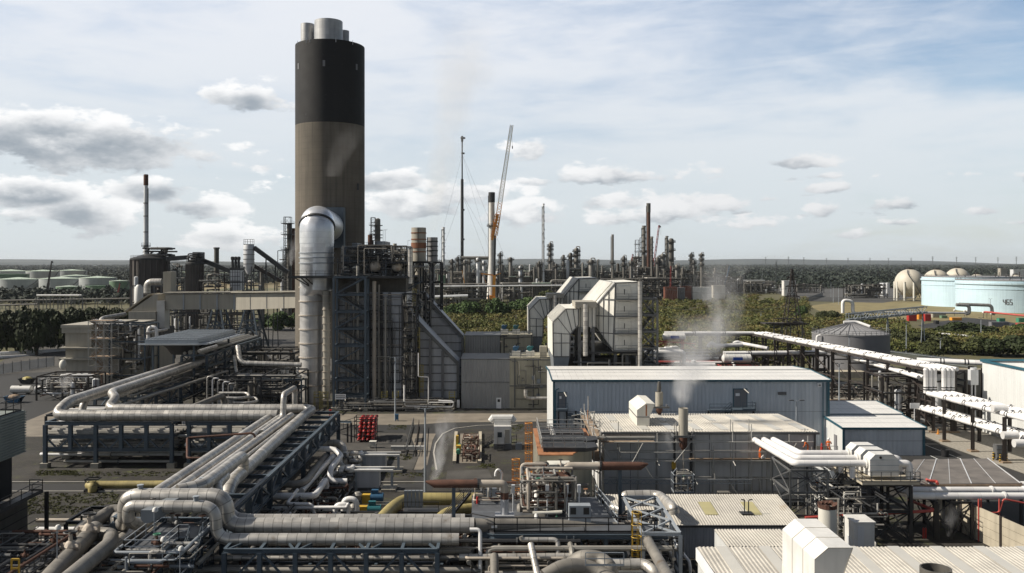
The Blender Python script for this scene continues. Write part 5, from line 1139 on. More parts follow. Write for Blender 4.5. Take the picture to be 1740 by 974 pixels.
# distant pipe bridges at the left
def pipe_bridge(label, pa, pb, Y, npipes, h, material='grey_steel', pm='white_pipe', w=4, r=.4, nb=8, dy=0):
 a, b = W(*pa, Y), W(*pb, Y+dy); T = Thing('pipe_bridge', label, 'pipe bridge', ((a.x+b.x)/2,(a.y+b.y)/2,0)); d = b-a
 for i in range(nb+1):
  p = a+d*i/nb; m = MB(); m.bar((p.x,p.y-w/2,0),(p.x,p.y-w/2,p.z),.3); m.bar((p.x,p.y+w/2,0),(p.x,p.y+w/2,p.z),.3); m.bar((p.x,p.y-w/2,p.z-r*1.3),(p.x,p.y+w/2,p.z-r*1.3),.3); m.bar((p.x,p.y-w/2,p.z-h),(p.x,p.y+w/2,p.z-r-.2),.15); T.part('trestle', m, M[material])
 for i in range(npipes):
  o = Vector((0,-w/2+w*(i+.5)/npipes,0)); m = MB(); m.tube([a+o, b+o], r*(1-.12*(i % 3)),8); T.part('pipe', m, M[pm], smooth=True)
 return T
pipe_bridge('far left pipe bridge with pale pipes crossing behind the dark wood', (-20,511),(225,507),560,3,3, pm='vessel', r=.45, nb=12); pipe_bridge('raised loop of the far left pipe bridge below the green tanks', (64,502),(137,502),545,2,3, r=.6, nb=6); pipe_bridge('lower far left pipe line beside the dark wood', (-20,519),(62,517),500,2,3, pm='vessel', r=.45, nb=5)
def boom_crane(name, label, px, yb, pxt, yt, Y, cm, wb=1.6, lattice=False, cab=True, z0=None, mast=None):
 a = W(px, yb, Y); b = W(pxt, yt, Y); T = Thing(name, label, 'crane', (a.x,Y,0)); m = MB(); m.box(a.x-2.4,Y-1.4,.6,a.x+2.4,Y+1.4,1.6)
 for s in (-1.6,0,1.6): m.tube([(a.x+s,Y-1.5,.6),(a.x+s,Y+1.5,.6)],.6,10)
 T.part('carrier', m, M.dark_steel)
 m = MB(); m.box(a.x-1.3,Y-1,1.6,a.x+1.5,Y+1,3.4); T.part('cab', m, cm); base = Vector((a.x,Y,3.2)); m = MB(); d = b-base
 if lattice:
  u = d.normalized(); s = Vector((-u.z,0,u.x))*wb*.5; v = Vector((0,wb*.5,0)); n = max(6, int(d.length/(wb*1.6)))
  for e in (s+v, s-v, -s+v, -s-v): m.bar(base+e*.6, b+e*.45, wb*.17)
  for i in range(n):
   p, q = base+d*i/n, base+d*(i+1)/n; k = 1 if i % 2 else -1
   m.bar(p+s*.55*k-v*.5, q-s*.5*k-v*.5, wb*.1); m.bar(p+s*.55-v*.5*k, q+s*.5+v*.5*k, wb*.1); m.bar(p-s*.55+v*.5*k, q-s*.5-v*.5*k, wb*.1)
 else:
  for i, f in enumerate((0,.35,.68)): m.bar(base+d*f, base+d*min(1,f+.36), wb*(1-.25*i))
 T.part('boom', m, cm); m = MB(); m.bar(b, b+Vector((wb*.6,0,-wb*.8)), wb*.5); m.bar(b+Vector((wb*.7,0,-.5)), b+Vector((wb*.7,0,-max(4,d.length*.14))),.12); T.part('hook_block', m, M.dark_steel); return T
boom_crane('mobile_crane', 'dark mobile crane boom raised in front of the far pale tanks', 79,497,88,444,700, M.brown_steel, 1.5); boom_crane('mobile_crane', 'small red crane boom beside the tallest green tank', 198,499,204,481,640, M.crane_red, 1.1)
def column(label, px, yt, Y, r, yb=500, material='vessel', rings=None, pipe_=True, tip=0, cap=None, capy=None, flare=False, name='column', group='tall columns of the refinery', cat='column', helix=False, n=14):
 x = X(px,Y); rr = r/F*Y; zt = Z(yt,Y); T = Thing(name, label, cat, (x,Y,0), group); m = MB()
 prof = [(rr*(1.8 if flare else 1.0),0),(rr*(1.5 if flare else 1.0),zt*.15),(rr,zt*.4),(rr,zt-rr*.6),(rr*.7,zt-rr*.15),(rr*.25,zt)]
 if name != 'column': prof = prof[:3]+[(rr*.95,zt)]
 if cap and capy: zc = Z(capy,Y); prof = [p for p in prof if p[1] < zc]+[(rr,zc)]
 m.lathe(prof, x, Y, n); T.part('shell', m, M[material], smooth=True)
 if cap and capy: m = MB(); m.lathe([(rr*1.12,Z(capy,Y)),(rr*1.12,zt),(rr*.9,zt),(rr*.9,zt-1)], x, Y, n); T.part('top_section', m, M[cap], smooth=True)
 for yy in (rings or []):
  m = MB(); z = Z(yy,Y); m.lathe([(rr+1.5,z-.7),(rr+1.5,z+.1)], x, Y, 12); railing([(x+(rr+1.25)*math.cos(R(i*45)),Y+(rr+1.25)*math.sin(R(i*45)),z) for i in range(9)],1.2,3,.09, m); T.part('platform', m, M.refinery_steel)
 if pipe_ and int(px) % 3: pparts(T, 'overhead_pipe', [(x,Y,zt-.2),(x,Y,zt+rr*.5),(x+rr*1.15+.4,Y-rr*.5,zt+rr*.5),(x+rr*1.15+.4,Y-rr*.5,zt*.15)], max(rr*.2,.28), M.vessel, bend=rr*.5)
 if helix:
  m = MB(); pts = [(x+(rr+.25)*math.cos(i*.45),Y+(rr+.25)*math.sin(i*.45),zt*(.55+.45*i/70)) for i in range(70)]; m.tube(pts, rr*.2,5); T.part('helical_strake', m, M[material])
 m = MB(); m.bar((x-rr-.35,Y-.2,zt*.1),(x-rr-.35,Y-.2,zt*.97),.35,.5); T.part('ladder', m, M.refinery_steel); return T
CL = [ # px, ytop, Y, r, material, platforms, label, extra
 (753.5,386,700,2.4,'pale_vessel',[],'slim pale spiral stack right of the boiler stacks',dict(name='stack',cat='stack',helix=True,pipe_=False)),
 (835.5,327,650,5,'white_paint',[383.5],'tall white stack with black top near the yellow crane',dict(name='stack',cat='stack',cap='black_plain',capy=344,flare=True,pipe_=False)),
 (923.5,346,690,1.7,'pale_vessel',[],'very slender white flare stack alone in the middle of the refinery',dict(name='stack',cat='stack',flare=True,pipe_=False,helix=True)),
 (1102,345.5,760,3.2,'rust',[],'tall brown stack with dark top, highest at the right of the refinery',dict(name='stack',cat='stack',cap='dark_vessel',capy=361,pipe_=False)),
 (1094,383.5,755,3.4,'vessel',[428],'grey spiral stack just left of the tall brown one',dict(name='stack',cat='stack',helix=True,pipe_=False)),
 (1107.5,402,750,2.4,'vessel',[],'shorter grey spiral stack just right of the tall brown one',dict(name='stack',cat='stack',helix=True,pipe_=False)),
 (1041,398.5,700,2.2,'vessel',[447],'lone grey spiral stack between the refinery clusters',dict(name='stack',cat='stack',pipe_=False,flare=True)),
 (1133,401,740,2.5,'vessel',[],'grey spiral stack flared at its foot, right cluster',dict(name='stack',cat='stack',helix=True,pipe_=False,flare=True)),
 (1140.5,405,745,4.6,'dark_vessel',[411,425,440],'thick brownish column beside the flared spiral stack',{}),
 (1126,431,735,4,'vessel',[436,452],'medium grey column left of the flared spiral stack',{}),(1117.5,437,735,3.4,'dark_vessel',[445],'short dark column second left of the flared spiral stack',{}),
 (935,412,700,2.9,'vessel',[418,424,433,444],'ringed column right of the slender flare stack',{}),(957.5,433,710,2.4,'dark_vessel',[440,450],'short ringed column, left of a close trio',{}),(969.5,429.5,710,3.1,'dark_vessel',[436,443,452],'dark ringed column in the middle of a close trio',{}),
 (979.5,421,705,4.0,'vessel',[427,434,445],'thickest ringed column, right of a close trio',{}),(1004.5,441,660,4.6,'vessel',[446],'fat pale column with platform top left of the front casing',{}),(1015.5,442,720,1.4,'dark_vessel',[],'thin short dark pipe column beside the fat pale one',{}),
 (1060,435,720,2.7,'dark_vessel',[441,450],'short column beside a red crane jib',{}),(916,444.5,690,2.5,'dark_vessel',[449],'short column left of the slender flare stack',{}),(850,429,700,2.1,'dark_vessel',[434,446],'thin dark column right of the yellow crane',{}),
 (867.5,437,690,3.2,'vessel',[441],'stubby grey column with a double head right of the yellow crane',{}),(884,452,620,3.0,'pale_vessel',[456,470],'white column below the steel walkway, middle of the refinery',{}),(908,454,640,2.2,'dark_vessel',[],'short thin column before the refinery centre',{}),
 (1175,430,760,2.4,'dark_vessel',[435,442,452],'left of three columns at the right end of the refinery',{}),(1178.5,441.5,740,2.6,'vessel',[447,456],'lower column in front of two at the right end of the refinery',{}),(1192,430,770,2.3,'vessel',[434,441,450],'right of three columns at the right end of the refinery',{}),
 (790,442,680,3.0,'vessel',[447],'first pale drum column under the overhead header',{}),(798,440,690,2.0,'dark_vessel',[446],'thin dark column under the overhead header',{}),(812,438,680,3.3,'pale_vessel',[443],'white drum column in the middle under the overhead header',{}),(822,443,690,2.6,'pale_vessel',[448],'second white drum column under the overhead header',{}),(768,440,690,2.6,'dark_vessel',[446,455],'dark ringed column left of the tall dark mast',{}),(778,436,700,2.5,'vessel',[441,450],'pale ringed column left of the tall dark mast',{}),
 (1215,455,800,2.2,'dark_vessel',[],'short lonely column right of the refinery in the steam',{}),(1236,450,830,1.3,'grey_steel',[],'thin mast like column far right of the refinery',{}),(945,448,660,2.4,'dark_vessel',[452],'short dark column before the ringed columns',{}),(990,446,690,2.0,'vessel',[],'slim pale column right of the trio',{}),(1072,443,690,2.4,'vessel',[448],'pale column left of the right hand cluster',{}),(1150,450,720,3.0,'vessel',[455],'squat column at the right of the cluster',{}),(1160,455,730,2.4,'dark_vessel',[],'squat dark column at the far right of the cluster',{})]
for px, yt, Y, r, k, rg_, lab, ex in CL: column(lab, px, yt, Y, r, material=k, rings=rg_, **ex)
lattice_tower('tall open lattice tower in the right cluster of the refinery', 1082.5,6,408,745, 'refinery_steel', platf=(416,428,440)); lattice_tower('second open lattice frame around the grey spiral stack', 1091,7,404,765, 'refinery_steel'); lattice_tower('rusty red lattice around the foot of the tall brown stack', 1102,5,400,765, 'crane_red')
Y = 700; x = X(785.3,Y); T = Thing('guyed_mast', 'very tall thin dark guyed flare mast', 'mast', (x,Y,0)); m = MB(); m.lathe([(1.3,0),(1.15,Z(305,Y)),(.55,Z(304,Y)),(.5,Z(242,Y)),(.9,Z(240,Y)),(.9,Z(232,Y)),(.3,Z(231,Y))], x, Y, 12); T.part('mast', m, M.dark_steel, smooth=True); m = MB()
for yy in (236,262,358,408): m.lathe([(1.9 if yy == 236 else 1.4,Z(yy,Y)),(1.9 if yy == 236 else 1.4,Z(yy-2.5,Y))], x+.6, Y, 8)
T.part('platforms', m, M.dark_steel); m = MB()
for ax, ay in ((32,-10),(48,25),(-30,15)):
 for zz in (Z(262,Y), Z(330,Y)): m.bar((x,Y,zz),(x+ax,Y+ay,0),.09)
T.part('guy_wires', m, M.grey_steel)
T = Thing('lattice_crane', 'big yellow crawler crane with long pale lattice jib', 'crane', (X(838,640),640,0)); a, k, t = W(838.5,498,640), W(841.5,400,640), W(869.5,213,640)
m = MB(); m.box(a.x-3.4,637,0.2,a.x+3.6,643,1.3); T.part('crawlers', m, M.dark_steel); m = MB(); m.box(a.x-3.5,638,1.3,a.x+2,642,4.2); m.lathe([(2.0,1.3),(1.8,5.5)], a.x-2.5,640,12); T.part('cab', m, M.crane_yellow)
m = MB(); m.bar((a.x,640,1.5),(a.x+.6,640,Z(468,640)),2.2); T.part('lower_mast', m, M.crane_yellow); m = MB(); m.bar((a.x+.6,640,Z(468,640)), k, 1.5); T.part('upper_mast', m, M.dark_steel)
m = MB(); m.bar(W(818,465,640), W(840,468,640),.9); m.bar(W(840,468,640), W(851,464.5,640),.7); m.bar(W(819,466,640), W(832,494,640),.3); T.part('outrigger', m, M.crane_yellow)
def lat(m, p, q, w0, w1, n):
 d = q-p; u = d.normalized(); s = Vector((-u.z,0,u.x)); v = Vector((0,1,0))
 for e in (s+v, s-v, -s+v, -s-v): m.bar(p+e*w0*.5, q+e*w1*.5,.42)
 for i in range(n):
  f, g2 = i/n, (i+1)/n; wa, wb = w0+(w1-w0)*f, w0+(w1-w0)*g2; kk = 1 if i % 2 else -1
  m.bar(p+d*f+s*wa*.5*kk-v*wa*.5, p+d*g2-s*wb*.5*kk-v*wb*.5,.3); m.bar(p+d*f-s*wa*.5*kk+v*wa*.5, p+d*g2+s*wb*.5*kk+v*wb*.5,.3)
kt = k.lerp(t, .3); m = MB(); lat(m, kt, t, 2.9,2.0,28); T.part('jib', m, M.jib_paint); m = MB(); lat(m, k, kt, 3.2,2.9,12); T.part('jib_base', m, M.crane_yellow); m = MB(); lat(m, W(838,404,640), W(846,364,640),3.4,3.6,8); m.bar(W(836,408,640), W(846,364,640),1.7); m.bar(W(838,376,640), W(846,388,640),.8); T.part('jib_foot', m, M.crane_yellow); m = MB(); m.bar(t, t+Vector((.5,0,-16)),.12); m.bar(t+Vector((.5,0,-15)), t+Vector((.5,0,-17)),.7); m.bar(W(838,376,640), t, .1); T.part('ropes', m, M.dark_steel)
boom_crane('lattice_crane', 'red lattice crane leaning right behind the tall brown stack', 1105,470,1120,383,800, M.crane_red, 2.2, True); boom_crane('lattice_crane', 'small red crane with jib leaning right, left of the cluster', 1066,462,1075,432,690, M.crane_red, 1.3, True); boom_crane('lattice_crane', 'red boom standing in front of the right cluster', 1139,500,1140,452,650, M.crane_red, 1.2, True); boom_crane('lattice_crane', 'thin dark crane jib in the steam at the far right of the refinery', 1228,478,1240,452,800, M.motor_blue, 1.2, True)
boom_crane('mobile_crane', 'short orange telescopic boom beside the overhead header', 794,478,785,458,620, M.crane_yellow, .9)
pipe('overhead_header', 'big overhead header pipe bridging white drum columns', [W(784,438.5,684), W(835,438.5,684)],1.3, M.vessel); 
UN = [(700,760,462,640,3),(755,800,466,690,4),(795,846,468,700,4),(846,900,466,720,4),(900,960,462,690,4),(955,1012,460,700,4),(1010,1070,463,720,4),(1062,1128,458,750,5),(1075,1110,440,770,6),(1120,1180,460,730,5),(1160,1215,466,780,4),(1205,1262,474,800,3),
   (690,745,487,560,3),(745,830,487,590,2),(850,935,486,600,3),(935,1000,480,630,3),(1085,1170,476,660,5),(1000,1090,478,650,4),(1255,1320,482,820,2)]
ADJ = ['low','cluttered','dense','broad','tangled','dark','long','massive','tall stepped','wide','thinning','sparse','front left','front low','front dark walled','front framed','dark green tiered','front central','last small']
for i, (l, r_, yt, Y, nl) in enumerate(UN):
 lattice_unit('%s refinery pipe structure, %s' % (ADJ[i],['below the boiler stacks','left of the tall dark mast','behind the yellow crane base','right of the yellow crane','round the slender flare stack','under the ringed trio','behind the front casing','below the tall brown stack','climbing towards the brown stack','under the flared spiral stack','below the three right end columns','trailing into the steam','beside the boiler side','behind the low trees','above the green trees','left of the rear casing','right of the front casing','between the two casings','far right beyond the steam'][i]),
  l, r_, yt, Y, 10, nl, 200+i, 46, 'refinery_steel' if i != 16 else 'dark_steel', rr=(.2,.75), group=None, nv=1, extra=2)
pipe_bridge('long white pipe bridge crossing before the refinery', (725,487),(1000,485),560,3,2, 'refinery_steel', 'pale_vessel', r=.55, nb=14); pipe_bridge('pale low pipe bridge behind the stack frame', (735,505),(795,503),520,2,2, 'refinery_steel', 'pale_vessel', r=1.0, nb=5); pipe_bridge('thin walkway pipe bridge before the right cluster', (1000,474),(1090,474),640,2,2, 'refinery_steel', 'vessel', r=.5, nb=6)
for px0, px1, y0, y1, Y, k, lab in ((1130,1151,488,501,640,'container_red','brick red shipping container at the scrub edge'),(1157,1175,486,499,660,'container_red','second red container behind the grey one'),(1152,1164,489,500,645,'tank_grey','grey container between two red ones'),(1177,1209,488,498,660,'white_paint','long white cabin right of the red containers'),(1212,1232,485,494,690,'beige_cladding','beige site cabin in the steam'),
   (745,756,468,481,600,'tank_green','dark green shed left of the tall dark mast'),(905,936,481,487,560,'tank_roof','olive roofed canopy before the refinery centre'),(865,900,470,477,650,'tank_roof','pale green roofed hut right of the yellow crane'),(1240,1300,476,482,860,'white_roof','low white shed roofs far right of the refinery'),(1332,1352,477,482,780,'white_paint','white cabin beyond the pylon'),(1500,1512,481,490,760,'pale_vessel','pale hut in the depot yard'),(1700,1712,456,465,1100,'beige_cladding','small beige tower house far beyond the blue tanks'),(1722,1760,458,468,900,'pale_vessel','grey shed at the right edge behind tank 465')):
 x0, x1 = X(px0,Y), X(px1,Y); T = Thing('site_cabin' if 'container' not in lab else 'shipping_container', lab, 'container' if 'container' in lab else 'cabin', ((x0+x1)/2,Y,0)); zt = Z(y0,Y); zb = max(Z(y1,Y)-4,0); m = MB(); m.box(x0,Y,0,x1,Y+6,zt-.3); m.corr((x0,Y-.12,0),(1,0,0),(0,0,1),x1-x0,zt-.3,1.2,.1); T.part('body', m, M['dirty_clad' if k == 'tank_roof' else k]); m = MB(); m.box(x0-.2,Y-.3,zt-.3,x1+.2,Y+6.2,zt); T.part('roof', m, M[k])
# train of dark tank wagons / depot pipes in the tank farm
lattice_unit('dark row of loading racks in the depot yard', 1438,1508,484,720,6,1,301,30, 'brown_steel', rr=(.3,.9)); lattice_unit('pipe racks beyond the depot fence', 1300,1400,483,850,6,1,302,20, 'refinery_steel')
T = Thing('steel_fence', 'long grey fence around the depot and gas spheres', 'fence', (X(1480,600),600,0)); m = MB(); a, b = G(1372,512), G(1580,514)
for i in range(121): p = a+(b-a)*i/120; m.bar(p, p+Vector((0,0,3)),.18)
m.bar(a+Vector((0,0,2.8)), b+Vector((0,0,2.8)),.2); m.bar(a+Vector((0,0,1)), b+Vector((0,0,1)),.15); m.bar(G(1372,512)+Vector((0,0,1.5)), G(1398,503)+Vector((0,0,1.5)),.1,3); T.part('pales', m, M.grey_steel)
for i in range(13):
 px = 1300+i*36+rnd.uniform(-8,8); Y = rnd.uniform(4200,5600); x = X(px,Y); zt = Z(rnd.uniform(436,441),Y)
 if i == 0:
  P0 = Thing('far_pylon', 'tiny far transmission pylon on the horizon', 'pylon', (x,Y,0), 'transmission pylons on the horizon'); m = MB(); m.bar((x,Y,0),(x,Y,zt),1.8)
  for f in (.7,.82,.94): m.bar((x-7*f,Y,zt*f),(x+7*f,Y,zt*f),1.2)
  P0.part('lattice', m, M.grey_steel); p0 = (x, Y)
 else: dup(P0.o, (x-p0[0], Y-p0[1],0))
lattice_tower('radar-like far tower with broad head beyond the depot', 1319,1.6,446,1200, 'grey_steel', lev=8, platf=(444,446))
def rack(label, o, ul, vl, zs, w, nu, ang=0, brace='fb', style='v', material='blue_steel', pipes=0, seed=0, skip=1, foot=True, pz=None, pr=(.12,.35), blev=None):
 T = Thing('pipe_rack', label, 'pipe rack', tuple(Vector(o)), None); P = frame(T, o, ul, vl, zs, w, M[material], nu=nu, ang=ang, brace=brace, style=style, skip=skip, foot=foot, blev=blev)
 q = random.Random(seed)
 for i in range(pipes):
  z = (pz or zs)[i % len(pz or zs)]; r = q.uniform(*pr); t = vl*(.08+.84*(i+.5)/pipes); a, b = P(-q.uniform(0,.8), t, z+r+.12), P(ul+q.uniform(0,.8), t, z+r+.12); m = MB(); m.tube([a, b], r, 8); T.part('pipe', m, M[q.choice(('lagging','dull_lagging','thin_pipe','thin_pipe'))], smooth=True)
 return T, P
x0 = X(77,125); rack('blue steel pipe rack carrying the long horizontal pipes, left bay group', (x0,125,0), X(292,125)-x0,6.4,[2.6,4.4,6.3],.5,5, pipes=18, seed=1, skip=(2,), pz=[2.6,4.4,4.4], blev=(1,))
x0 = X(321,125); rack('blue steel pipe rack right bay group under the sloping pipes', (x0,125,0), X(425,125)-x0,6.4,[2.6,4.4,6.3],.5,3, pipes=15, seed=2, skip=3, pz=[2.6,4.4,4.4], blev=(1,))
# gantry running back at the left, and the one along the sloping pipes
rack('long blue gantry running back towards the beige bridge', (-59.2,146,0),70,7.8,[4.0,6.6],.45,12, ang=R(90), brace='fb', style='d', pipes=12, seed=3, skip=3, pz=[4.0,4.0,6.6], blev=(1,))
rack('dark blue raised gantry deeper along the chimney side', (-58.5,176,0),40,5,[8.3,10.6],.45,7, ang=R(90), style='x', blev=(1,), pipes=8, seed=4, skip=2, pz=[8.3,10.6], pr=(.3,.5))
rack('blue truss gantry beside the sloping silver pipes', (-24.2,77,0),55,9.5,[4.6,6.6],.5,14, ang=R(90), brace='fb', style='d', blev=(1,), pipes=10, seed=5, skip=4, pz=[4.6], pr=(.15,.4))
pz = 7.4; Yh1, Yh2 = D(706,pz), D(694.5,pz)
sg = 'long silver lagged pipes on the left racks'
H1 = pipe('lagged_pipe', 'lowest long horizontal silver pipe with its left bend rising back', [(X(100,Yh1),205,8.9),(X(100,Yh1),Yh1+2.6,8.9),(X(100,Yh1)-.6,Yh1,pz),(X(472,Yh1),Yh1,pz)],.78, M.lagging, sg, 2.2,18)
H1b = pipe('lagged_pipe', 'second silver pipe running back, dropping just right of the outer bend', [(-63.2,205,8.4),(-63.2,134,8.3),(-63.2,133,5.2)],.55, M.lagging, sg, 1.6,14)
H2 = pipe('lagged_pipe', 'upper long horizontal silver pipe with a U bend at its left end', [(-60,200,9.2),(-60,Yh2+5,9.0),(X(188,Yh2)-.4,Yh2+3,8.6),(X(188,Yh2)-.6,Yh2,pz),(X(533,Yh2),Yh2,pz),(X(533,Yh2)-.1,Yh2-6,pz),(-26.5,86.5,pz),(-26.4,84,5.2)],.66, M.lagging, sg, 1.7,16)
for xx, r, yf, lab in ((-32.6,.55,83,'leftmost of the sloping parallel silver pipes'),(-31.1,.46,82,'second of the sloping parallel silver pipes from the left'),(-29.8,.5,82,'third of the sloping parallel silver pipes from the left'),(-28.6,.22,86,'thin sloping pipe between two fat silver ones')):
 pipe('lagged_pipe', lab, [(xx,Yh1+.8,pz-.2),(xx,yf,pz-.2)] + ([(xx,yf-1,pz-3)] if r > .3 and yf > 80 else []), r, M.lagging, sg, 1.3,14)
pipe('lagged_pipe', 'silver hoop pipe rising over the top end of the sloping pipes', [(-30.3,112,pz),(-30.3,Yh1-2,pz),(-30.3,Yh1-1.5,10.6),(X(501,136),136,Z(659,136)),(X(501,136),136,5)],.42, M.lagging, sg, 1.0,14)
pipe('lagged_pipe', 'short silver riser pipe stepping up beside the fat right hand pipe', [(-26.5,91,pz),(-26.5,91,9.15),(-26.5,78.6,9.15),(-28.2,77.2,9.05)],.58, M.lagging, sg, .9,14)
pipe('lagged_pipe', 'thin dark-ended pipe dropping at the left rack bends', [(-55,178,7.2),(-59,Yh2+4,6.9),(-59,Yh2+3.6,4.5)],.25, M.thin_pipe, sg, .8)
pipe('lagged_pipe', 'grey pipe sloping up behind the horizontal pair and dropping', [(-52,133,5.0),(-47,150,6.6),(-47,150.5,2)],.5, M.dull_lagging, sg, 1.2)
pipe('conduit_pipe', 'brown handrail-like pipe bridging the sloping pipes', [(X(385,100),100,6.9),(X(318,100),100,6.9),(X(318,108),108,7.6),(X(432,108),108,8.2),(X(436,108),108,6.6)],.13, M.rust, bend=.5)
lattice_unit('low pipe rack behind the left blue rack with white bundles', 78,300,706,136,9,2,401,44, 'dark_steel', rr=(.08,.3), mats=[M.white_pipe, M.thin_pipe, M.lagging, M.dull_lagging])
lattice_unit('dark rack and small bore pipes between gantry and chimney', 330,500,640,168,12,2,402,44, 'dark_steel', rr=(.06,.28), mats=[M.thin_pipe, M.dull_lagging, M.dark_steel, M.grey_steel]); lattice_unit('dark equipment bay left of the big duct base', 400,500,600,196,14,3,403,34, 'dark_steel', rr=(.1,.35))
for i, (px, y0, y1, x2) in enumerate(((404,617,636,512),(398,628,640,512))): pipe('feed_pipe', ('upper','lower')[i]+' pale pipe leading from the gantry to the big duct', [W(px,588 if i == 0 else 604,178), W(px+4,y0 if i == 0 else y1-3,176), W(x2,y0+3 if i == 0 else y1,176)],.5 if i == 0 else .32, M.lagging, bend=1.3)
rack('short blue rack under the pale pipes beside the big duct', (X(414,175),175,0), X(512,175)-X(414,175),4,[Z(660,175),Z(645,175)],.3,4, brace='f', style='v', pipes=5, seed=8, skip=2, pz=[Z(645,175)-.4], pr=(.15,.3))
for i in range(5):
 px = 352+i*9; pipe('small_riser', 'thin pale riser pipe, number %d from the left in front of the dark equipment bay' % (i+1),[W(px,700,160), W(px,640+i*3,160), W(px+10,640+i*3,160), W(px+12,652,163)],.14, M.white_pipe if i % 2 else M.lagging, 'thin riser pipes by the gantry', .5)
for i, (px, py, w) in enumerate(((372,668,48),(388,676,46))): pipe('loop_pipe', ('back','front')[i]+' flat rectangular pipe loop before the dark equipment bay', [W(px,py,158), W(px+w,py,158), W(px+w+4,py+6,156), W(px+w-12,py+9,154), W(px+8,py+8,154)],.24, M.lagging, bend=.7)
manifold('pump_pipework', 'small pumps and pipes in the dark yard beside the gantry', X(400,150), X(500,150),146,156,.1,1.6,30,(.05,.16),[M.thin_pipe, M.grey_steel, M.pale_steel],405, valves=8)
pipe('ochre_pipe', 'ochre yellow pipe elbow and long run beside the service road', [(X(160,112),111.6,.1),(X(160,112),111.6,Z(825,112)),(X(149,112),112.2,Z(825,112)),(X(150,112),113.8,Z(824,114)),(X(290,114),114,Z(824,114))],.55, M.ochre_pipe, bend=1.1)
T = Thing('support_trestle', 'dark lattice support under the ochre pipe end', 'pipe support', (X(152,112),112,0)); frame(T, (X(146,112),111.6,0),1.6,1.2,[1.6,Z(831,112)],.16, M.dark_steel, style='x', brace='fl')
fg = 'big silver pipes in the near left'
Y = 76.0; zt, zb = Z(843,Y), Z(893,Y)
pipe('lagged_pipe', 'big silver expansion loop pipe with rust streak, upper of the two loops', [(X(150,78),82,5.6),(X(212,Y),Y+.3,6.4),(X(212,Y),Y,zt),(X(384,Y),Y,zt),(X(386,Y),Y,zb),(X(806,Y),Y,zb)],.66, M.lagging, fg, 1.5,22, k=12)
Y2 = 73.6; zt2, zb2 = Z(860.5,Y2), Z(916.5,Y2)
pipe('lagged_pipe', 'smaller silver expansion loop pipe in front, lower of the two loops', [(X(262,79),79,Z(884,79)),(X(232,75),75,Z(892,75)),(X(218,Y2),Y2,Z(884,Y2)),(X(218,Y2),Y2,zt2),(X(366,Y2),Y2,zt2),(X(368,Y2),Y2,zb2),(X(780,Y2),Y2,zb2)],.5, M.lagging, fg, 1.25,20, k=12)
pipe('lagged_pipe', 'silver pipe running right just behind the two loop pipes', [(-26.4,84.5,zt-.3),(-26.3,81,zt-.6),(X(396,79.5),79.5,Z(880,79.5)),(X(420,79.5),79.5,Z(884,79.5)),(X(790,79.5),79.5,Z(884,79.5))],.55, M.lagging, fg, 1.5,18, k=10)
pipe('lagged_pipe', 'long fat silver pipe running diagonally down to the bottom left', [(-32.6,84,5.1),(-32.7,70,5.1),(-32.5,56,5.0)],.56, M.lagging, fg, 1.5,18)
pipe('lagged_pipe', 'silver pipe with sharp S bend and valves at the bottom left', [(X(206,80),80,Z(869,80)),(X(190,80),80,Z(868,80)),(X(133,76),76,Z(903,76)),(X(140,74),74,Z(907,74)),(X(190,74),74,Z(908,74)),(X(186,70),70,Z(925,70)),(X(60,55),55,Z(1030,55))],.58, M.dull_lagging, fg, 1.1,18, k=9)
for i, (xx, r, k, z) in enumerate(((-29.8,.22,'thin_pipe',4.4),(-29.0,.3,'dull_lagging',4.3),(-27.6,.42,'rusty_pale',4.2),(-26.6,.2,'thin_pipe',4.4),(-31.0,.2,'lagging',4.5))):
 pipe('lagged_pipe', ('thin','grey','rust stained fat','thin outer right','thin pale left')[i]+' diagonal pipe low under the near walkway', [(xx,95,4.6),(xx-.3,56,z-.2)], r, M[k], fg, n=12)
T = Thing('duct_cover', 'grey sheet metal hood box clamped over the smaller loop pipe', 'pipe box', (X(262,73),72.5,7)); Yb = 72.2
m = MB(); f = [W(239,867,Yb), W(262,867,Yb), W(262,884,Yb), W(255,889,Yb), W(245,889,Yb), W(239,882,Yb)]; m.prism(f, (1.1,3.8,.2)); T.part('hood', m, M.louvre_grey)
for px, yy in ((254,75.6),(268,76.0)):
 x = X(px,yy); m = MB(); m.tube([(x,yy,Z(862,yy)),(x,yy,Z(835,yy))],.07,6); m.box(x-.35,yy-.25,Z(852,yy),x+.35,yy+.25,Z(850,yy)); s = T.part('valve_stem', m, M.dark_steel); m = MB(); m.lathe([(.36,Z(846,yy)-.05),(.4,Z(846,yy)),(.36,Z(846,yy)+.05),(.3,Z(846,yy))], x+.4, yy, 12, False, False); m.bar((x,yy,Z(846,yy)),(x+.75,yy,Z(846,yy)),.06); T.part('handwheel', m, M.dark_steel, s)
for px, py, yy in ((238.5,829.5,76),(333,849,73.6),(343,817,84)): p = W(px,py,yy); m = MB(); m.lathe([(.22,p.z-.3),(.22,p.z+.2),(.28,p.z+.22),(.28,p.z+.3)], p.x, yy, 12); single('nozzle', 'small capped nozzle on top of the '+{238.5:'upper loop pipe',333:'lower loop pipe',343:'sloping pipe above the loops'}[px], 'nozzle', m, M.pale_steel, smooth=True)
